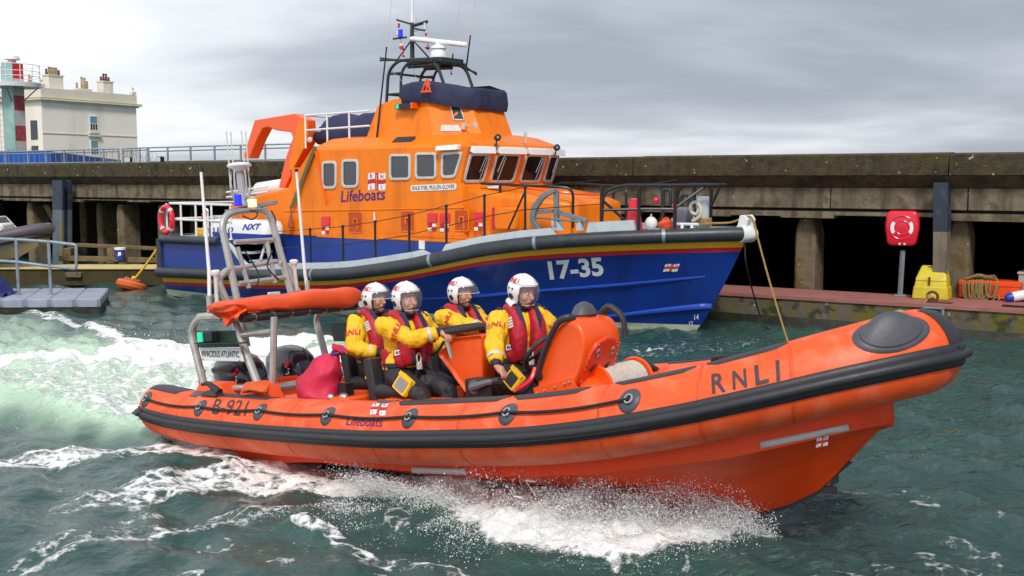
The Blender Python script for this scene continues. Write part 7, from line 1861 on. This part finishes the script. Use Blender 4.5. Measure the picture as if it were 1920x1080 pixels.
aer = np.maximum(aer, band([(640, 665, 1.2, .8), (400, 680, 1.3, .8), (100, 720, 1.4, .9), (-100, 730, 1.4, .9)]))
# scattered flecks
fle = fbm(GX * 2.3, GY * 2.3, 9, 3)
foam = np.maximum(foam, .40 * sstep(.60, .74, fle) * sstep(14, 8, GY))
foam = np.maximum(foam, band([(1150, 668, .5, .34), (1250, 655, .8, .36), (1400, 640, .7, .32), (1500, 640, .5, .28), (1880, 700, .8, .26)]) * 1.0)
# ---- heights
h = np.zeros_like(GX)
cell = np.maximum(np.gradient(GY, axis=0) * -1, dist * 2.6 / FPX)
rg = np.random.default_rng(5)
for k in range(64):
    lam = .34 * (1.052 ** k) if k < 46 else 1.2 + .14 * (k - 46)
    th = rg.normal(rad(-115), .75); amp = .0125 * lam ** .9 * rg.uniform(.5, 1.1) * (1 if lam < .8 else .8 / lam)
    kx, ky = 2 * math.pi / lam * math.cos(th), 2 * math.pi / lam * math.sin(th)
    ph = rg.uniform(0, 6.28); s = np.sin(kx * GX + ky * GY + ph + 1.6 * (fbm(GX * .35, GY * .35, k % 5, 2) - .5))
    h += amp * s * sstep(1.5, 3.5, lam / cell)
h *= (.75 + .7 * fbm(GX * .22, GY * .22, 2, 2))
h += (fbm(GX * 2.6, GY * 3.4, 6, 4) - .5) * .075 * sstep(.9, 2.2, .38 / cell)
h += crest * .10 + core * (.05 + .15 * np.exp(-((back - 3.2) / 2.2) ** 2)) * 1.0
lump = fbm(GX * 4.2, GY * 4.2, 21, 5); lump2 = fbm(GX * 11, GY * 11, 31, 4)
h += core * (lump - .45) * .15 + far_streak * (lump - .45) * .12 + far_streak * .04
h += np.clip(side_foam, 0, 1.1) ** 1.5 * ((lump - .4) * .15 + (lump2 - .45) * .07 + .035)
mound = band([(1330, 975, .3, .6), (1200, 985, .5, 1), (1050, 965, .5, 1), (900, 925, .38, .9), (830, 905, .28, .4)])
h += mound * (.05 + .16 * np.clip(lump - .35, 0, 1))
# bow-wave trough and the dark hollow beside the hull
h -= .05 * np.exp(-((by + 1.55) / .35) ** 2) * sstep(1.0, 2.5, bx) * sstep(6.2, 4.5, bx)
# keep the water out of the boat
inside = (bx > .66) & (bx < 1.9) & (np.abs(by) < .80)
h = np.where(inside, -.62, h)
h = np.where((bx > .0) & (bx <= .66) & (np.abs(by) < .95), np.minimum(h, .02), h)
h *= sstep(1.5, 5.0, GY)
verts = np.stack([GX, GY, h], -1).reshape(-1, 3)
idx = np.arange(NR * NC).reshape(NR, NC)
quads = np.stack([idx[:-1, :-1], idx[1:, :-1], idx[1:, 1:], idx[:-1, 1:]], -1).reshape(-1, 4)
me = bpy.data.meshes.new('water')
me.vertices.add(len(verts)); me.vertices.foreach_set('co', verts.astype(np.float32).ravel())
me.loops.add(quads.size); me.loops.foreach_set('vertex_index', quads.astype(np.int32).ravel())
me.polygons.add(len(quads)); me.polygons.foreach_set('loop_start', (np.arange(len(quads)) * 4).astype(np.int32))
me.polygons.foreach_set('use_smooth', np.ones(len(quads), bool))
me.update(calc_edges=True); me.validate()
for nm, arr in (('foam', foam), ('aerated', aer)):
    at_ = me.attributes.new(nm, 'FLOAT', 'POINT'); at_.data.foreach_set('value', np.clip(arr, 0, 1.2).astype(np.float32).ravel())

M_WATER = bpy.data.materials.new('harbour_water'); M_WATER.use_nodes = True
t = M_WATER.node_tree; B = t.nodes['Principled BSDF']
def nd(ty, **k):
    n = t.nodes.new(ty)
    for a, b_ in k.items(): setattr(n, a, b_)
    return n
def lk(a, b_): t.links.new(a, b_)
def mth(op, a, b_=None, c=None):
    n = nd('ShaderNodeMath', operation=op)
    for i, v in enumerate((a, b_, c)):
        if v is None: continue
        if isinstance(v, (int, float)): n.inputs[i].default_value = v
        else: lk(v, n.inputs[i])
    return n.outputs[0]
tc = nd('ShaderNodeTexCoord')
def noi(sc, det, dis=0.0, st=(1, 1, 1), rough=.55):
    mp = nd('ShaderNodeMapping'); mp.inputs['Scale'].default_value = st; mp.inputs['Rotation'].default_value = (0, 0, .35); lk(tc.outputs['Object'], mp.inputs[0])
    n = nd('ShaderNodeTexNoise'); n.inputs['Scale'].default_value = sc; n.inputs['Detail'].default_value = det; n.inputs['Distortion'].default_value = dis; n.inputs['Roughness'].default_value = rough
    lk(mp.outputs[0], n.inputs['Vector']); return n.outputs[0]
a_f = nd('ShaderNodeAttribute', attribute_name='foam').outputs['Fac']; a_a = nd('ShaderNodeAttribute', attribute_name='aerated').outputs['Fac']
n1 = noi(4.6, 9, 1.0, (1, 1.7, 1), .62); n2 = noi(17, 6, .6)
dmp = nd('ShaderNodeMapping'); lk(tc.outputs['Object'], dmp.inputs[0])
wob = nd('ShaderNodeTexNoise'); wob.inputs['Scale'].default_value = 5; wob.inputs['Detail'].default_value = 4; lk(tc.outputs['Object'], wob.inputs['Vector'])
addv = nd('ShaderNodeVectorMath', operation='MULTIPLY_ADD'); lk(wob.outputs['Color'], addv.inputs[0]); addv.inputs[1].default_value = (.35, .35, .35); lk(tc.outputs['Object'], addv.inputs[2])
vo = nd('ShaderNodeTexVoronoi', feature='DISTANCE_TO_EDGE'); vo.inputs['Scale'].default_value = 4.6; lk(addv.outputs[0], vo.inputs['Vector'])
lace = nd('ShaderNodeMapRange', clamp=True); lace.inputs[1].default_value = 0.0; lace.inputs[2].default_value = .16; lace.inputs[3].default_value = 1; lace.inputs[4].default_value = 0; lk(vo.outputs['Distance'], lace.inputs[0])
pat = mth('ADD', mth('ADD', mth('MULTIPLY', n1, .70), mth('MULTIPLY', n2, .30)), mth('MULTIPLY', lace.outputs[0], .13))
fm = mth('MULTIPLY', mth('ADD', mth('MULTIPLY', a_f, 1.12), mth('SUBTRACT', pat, 1.0)), 7.0)
fm = mth('MINIMUM', mth('MAXIMUM', fm, 0.0), 1.0)
aer_m = mth('MINIMUM', mth('MULTIPLY', mth('MULTIPLY', a_a, mth('ADD', mth('MULTIPLY', n1, .8), .50)), 1.0), 1.0)
big = noi(.7, 5, .6)
c0 = nd('ShaderNodeMix', data_type='RGBA'); c0.inputs[6].default_value = (.015, .046, .041, 1); c0.inputs[7].default_value = (.036, .100, .087, 1); lk(big, c0.inputs[0])
c1 = nd('ShaderNodeMix', data_type='RGBA'); c1.inputs[7].default_value = (.56, .79, .57, 1); lk(c0.outputs[2], c1.inputs[6]); lk(aer_m, c1.inputs[0])
c2 = nd('ShaderNodeMix', data_type='RGBA'); c2.inputs[7].default_value = (.86, .88, .87, 1); lk(c1.outputs[2], c2.inputs[6]); lk(fm, c2.inputs[0])
lk(c2.outputs[2], B.inputs['Base Color'])
lk(mth('ADD', mth('MULTIPLY', fm, .6), mth('ADD', mth('MULTIPLY', aer_m, .15), .035)), B.inputs['Roughness'])
B.inputs['IOR'].default_value = 1.36; B.inputs['Specular IOR Level'].default_value = .75
gust = noi(.22, 2, .3)
sx_ = nd('ShaderNodeSeparateXYZ'); lk(tc.outputs['Object'], sx_.inputs[0])
gs = mth('MINIMUM', mth('MAXIMUM', mth('ADD', mth('MULTIPLY', gust, .9), mth('MULTIPLY_ADD', sx_.outputs[0], .11, .02)), .22), 1.0)
b1 = nd('ShaderNodeBump'); b1.inputs['Strength'].default_value = .62; b1.inputs['Distance'].default_value = .11; lk(noi(5.0, 8, .5, (1, 1.9, 1)), b1.inputs['Height']); lk(gs, b1.inputs['Strength'])
b2 = nd('ShaderNodeBump'); b2.inputs['Strength'].default_value = .5; b2.inputs['Distance'].default_value = .015; lk(noi(22, 4, .4, (1, 1.6, 1)), b2.inputs['Height']); lk(b1.outputs[0], b2.inputs['Normal'])
b3 = nd('ShaderNodeBump'); b3.inputs['Strength'].default_value = .8; b3.inputs['Distance'].default_value = .025; lk(mth('MULTIPLY', fm, mth('ADD', n2, n1)), b3.inputs['Height']); lk(b2.outputs[0], b3.inputs['Normal'])
lk(b3.outputs[0], B.inputs['Normal'])
me.materials.append(M_WATER)
wo = bpy.data.objects.new('water', me); COL.objects.link(wo); tag(wo, kind='structure')

# ---- spray thrown up along the starboard bow
M_DROP = mat('spray_droplets', (.86, .88, .89), .25, var=.03)
def droplets(pts, radii, name, label):
    n = len(pts); base = np.array([[1, 0, 0], [-1, 0, 0], [0, 1, 0], [0, -1, 0], [0, 0, 1], [0, 0, -1]], float)
    tri = np.array([[0, 2, 4], [2, 1, 4], [1, 3, 4], [3, 0, 4], [2, 0, 5], [1, 2, 5], [3, 1, 5], [0, 3, 5]])
    sc = radii[:, None, None] * RNG.uniform(.7, 1.3, (n, 1, 3))
    v = pts[:, None, :] + base[None] * sc
    f = (tri[None] + (np.arange(n) * 6)[:, None, None]).reshape(-1, 3)
    m = bpy.data.meshes.new(name); m.vertices.add(n * 6); m.vertices.foreach_set('co', v.astype(np.float32).ravel())
    m.loops.add(f.size); m.loops.foreach_set('vertex_index', f.astype(np.int32).ravel()); m.polygons.add(len(f)); m.polygons.foreach_set('loop_start', (np.arange(len(f)) * 3).astype(np.int32))
    m.polygons.foreach_set('use_smooth', np.ones(len(f), bool)); m.update(calc_edges=True)
    m.materials.append(M_DROP); o = bpy.data.objects.new(name, m); COL.objects.link(o); tag(o, label, 'spray', kind='stuff'); return o
def bow_world(lx, out, z):
    """lx ahead of the stern, out metres off the waterline of the starboard bow, z above flat water"""
    yw = np.interp(lx, [2.5, 4.0, 5.0, 5.7, 6.2, 6.6], [1.25, 1.05, .85, .50, .15, .0])
    yy = -(yw + out); ch, sh_ = math.cos(hd), math.sin(hd)
    return np.stack([ox + lx * ch + yy * sh_, oy - lx * sh_ + yy * ch, z], -1)
def curtain(n, lx0, lx1, hk, ok, seed):
    r = np.random.default_rng(seed); L = r.uniform(lx0, lx1, n * 6); o = np.abs(r.normal(0, 1, n * 6)) * ok + .02
    hm = np.interp(L, [2.8, 3.3, 3.7, 4.2, 4.8, 5.3, 5.7, 6.0, 6.3, 6.6], [.08, .16, .22, .22, .34, .50, .64, .66, .50, .22]) * hk
    q = r.beta(1.0, 1.7, n * 6); z = hm * q * (1 - .35 * np.clip(o / 1.2, 0, 1)) + .02
    p = bow_world(L + .25 * (q - .5), o + .25 * q, z)
    cl = fbm(L * 4.5 + seed, o * 3.2 + z * 5.5, seed, 4)
    k = r.random(n * 6) < sstep(.44, .66, cl) * (1.0 - .5 * q); return p[k][:n]
P1 = curtain(12000, 3.0, 6.6, .7, .42, 3); P2 = curtain(16000, 4.5, 6.6, .9, .16, 8)
def strands(n, m, seed):
    r = np.random.default_rng(seed); out = []; rad_ = []
    for _ in range(n):
        L0 = r.choice([r.uniform(3.2, 4.4), r.uniform(4.4, 6.55), r.uniform(5.3, 6.6)]); vz = abs(r.normal(2.0, .65)) * (1 if L0 > 4.6 else .7)
        va, vo, = -r.uniform(.2, 1.6), r.uniform(.15, 1.5); tf = 2 * vz / 9.81; a = r.uniform(0, .55); b_ = a + r.uniform(.15, .45)
        t_ = np.sort(r.uniform(a, b_, m)) * tf; j = .012 + .05 * (t_ / tf)
        z = vz * t_ - 4.905 * t_ ** 2 + .03 + r.normal(0, 1, m) * j; o = vo * t_ + .02 + r.normal(0, 1, m) * j; L = L0 + va * t_ + r.normal(0, 1, m) * j
        out.append(bow_world(L, np.maximum(o, .01), np.maximum(z, .01))); rad_.append(np.clip(r.lognormal(-5.85, .45, m) * (1.25 - .5 * t_ / tf), .0015, .009))
    return np.concatenate(out), np.concatenate(rad_)
P3, R3 = strands(520, 75, 12)
pts = np.concatenate([P1, P2, P3]); rr = np.concatenate([np.random.default_rng(1).lognormal(-5.95, .5, len(P1)), np.random.default_rng(2).lognormal(-6.15, .45, len(P2)), R3])
droplets(pts, np.clip(rr, .0015, .009), 'bow_spray', 'fine white spray thrown up along the near bow of the orange inflatable')
mb = MB(); r = np.random.default_rng(77)
for i in range(90):
    L0 = r.choice([r.uniform(3.3, 4.6), r.uniform(4.6, 6.5), r.uniform(5.4, 6.5)]); vz = abs(r.normal(1.9, .6)) * (1 if L0 > 4.6 else .7); va, vo = -r.uniform(.2, 1.5), r.uniform(.15, 1.1)
    tf = 2 * vz / 9.81; a, b_ = r.uniform(0, .45), r.uniform(.05, .16); ts_ = (a + b_ * np.linspace(0, 1, 8)) * tf; w0 = r.uniform(.003, .0095)
    q = bow_world(L0 + va * ts_ + .003 * np.cumsum(r.normal(0, .5, 8)), vo * ts_ + .03, np.maximum(vz * ts_ - 4.905 * ts_ ** 2 + .03 + .002 * r.normal(0, 1, 8), .01))
    mb.tube([V(p) for p in q], [w0 * k for k in (1.2, 1, 1.3, .8, 1.1, .6, .8, .35)], 5)
tag(mb.build('spray_strands', M_DROP, None, smooth=180, fixn=False), 'torn white strands of water flung off the near bow', 'spray', kind='stuff')
r = np.random.default_rng(40); n = 2600
q = r.uniform(0, 1, n); L = -r.uniform(.3, 6.5, n); yy = r.normal(0, 1.0, n) * (1.2 - .08 * L) ; z = .12 + r.gamma(1.4, .06, n)
ch, sh_ = math.cos(hd), math.sin(hd)
droplets(np.stack([ox + L * ch + yy * sh_, oy - L * sh_ + yy * ch, z], -1), np.clip(r.lognormal(-5.3, .4, n), .002, .014), 'wake_spray', 'white droplets flying over the frothing wake behind the stern')
# clotted foam and thrown strands
mb = MB(); r = random.Random(3)
line = catmull([on_z(1330, 995), on_z(1220, 1000), on_z(1080, 990), on_z(960, 965), on_z(880, 930), on_z(820, 912)], 10)
for i in range(520):
    t = r.random(); p = line[int(t * (len(line) - 1))]; s = max(-.42, min(.42, r.gauss(0, .26))); q = V((p.x + s * .64, p.y + s * .77, 0)); rr_ = r.uniform(.015, .06) * (1.15 - .4 * abs(s))
    q.z = .05 + .11 * max(0, 1 - abs(s) * 2.2) * r.random() + .03 * noise.noise(V((q.x * 3, q.y * 3, 0)))
    mb.ball(q, (rr_ * 1.4, rr_ * 1.2, rr_ * .75), None, 8, 6)
c = on_z(868, 905, .06)
for i in range(90):
    a = r.random() * 6.28; d = abs(r.gauss(0, .12)); z = max(0, .20 * (1 - d / .3)) * r.random(); mb.ball(c + V((d * math.cos(a) * 1.3, d * math.sin(a), z)), r.uniform(.018, .045), None, 8, 6)
def strand(ps, r0, r1):
    p = catmull([V(q) for q in ps], 6); mb.tube(p, [r0 + (r1 - r0) * i / (len(p) - 1) + .004 * math.sin(i * 1.7) for i in range(len(p))], 6)
    mb.ball(p[-1], r1 * 2.1, None, 8, 6)
cy = c.y; w = lambda u, v: on_plane(u, v, (0, cy - .05, 0), (0, 1, 0))
strand([w(876, 898), w(868, 885), w(861, 872), w(856, 860)], .016, .008); strand([w(868, 896), w(850, 890), w(838, 893), w(831, 904)], .014, .009); strand([w(880, 896), w(886, 890), w(892, 896)], .014, .008); strand([w(860, 896), w(846, 889)], .012, .007)
for u, v in ((854, 852), (860, 866), (829, 912), (842, 884), (900, 888)): mb.ball(w(u, v), r.uniform(.009, .014), None, 7, 5)
c2 = on_z(1060, 965, .1); w = lambda u, v: on_plane(u, v, (0, c2.y, 0), (0, 1, 0))
strand([w(1050, 940), w(1062, 925), w(1075, 920), w(1080, 935)], .012, .007); strand([w(1020, 945), w(1040, 938), w(1060, 930)], .014, .006)
M_FOAM = mat('white_foam', (.86, .88, .88), .6, var=.05, bump=.4, bscale=40)
fo = solid(mb, 'foam', M_FOAM, None, .016, 1, .012, 22); tag(fo, 'clotted white foam and thrown strands of water beside the orange hull', 'foam', kind='stuff')
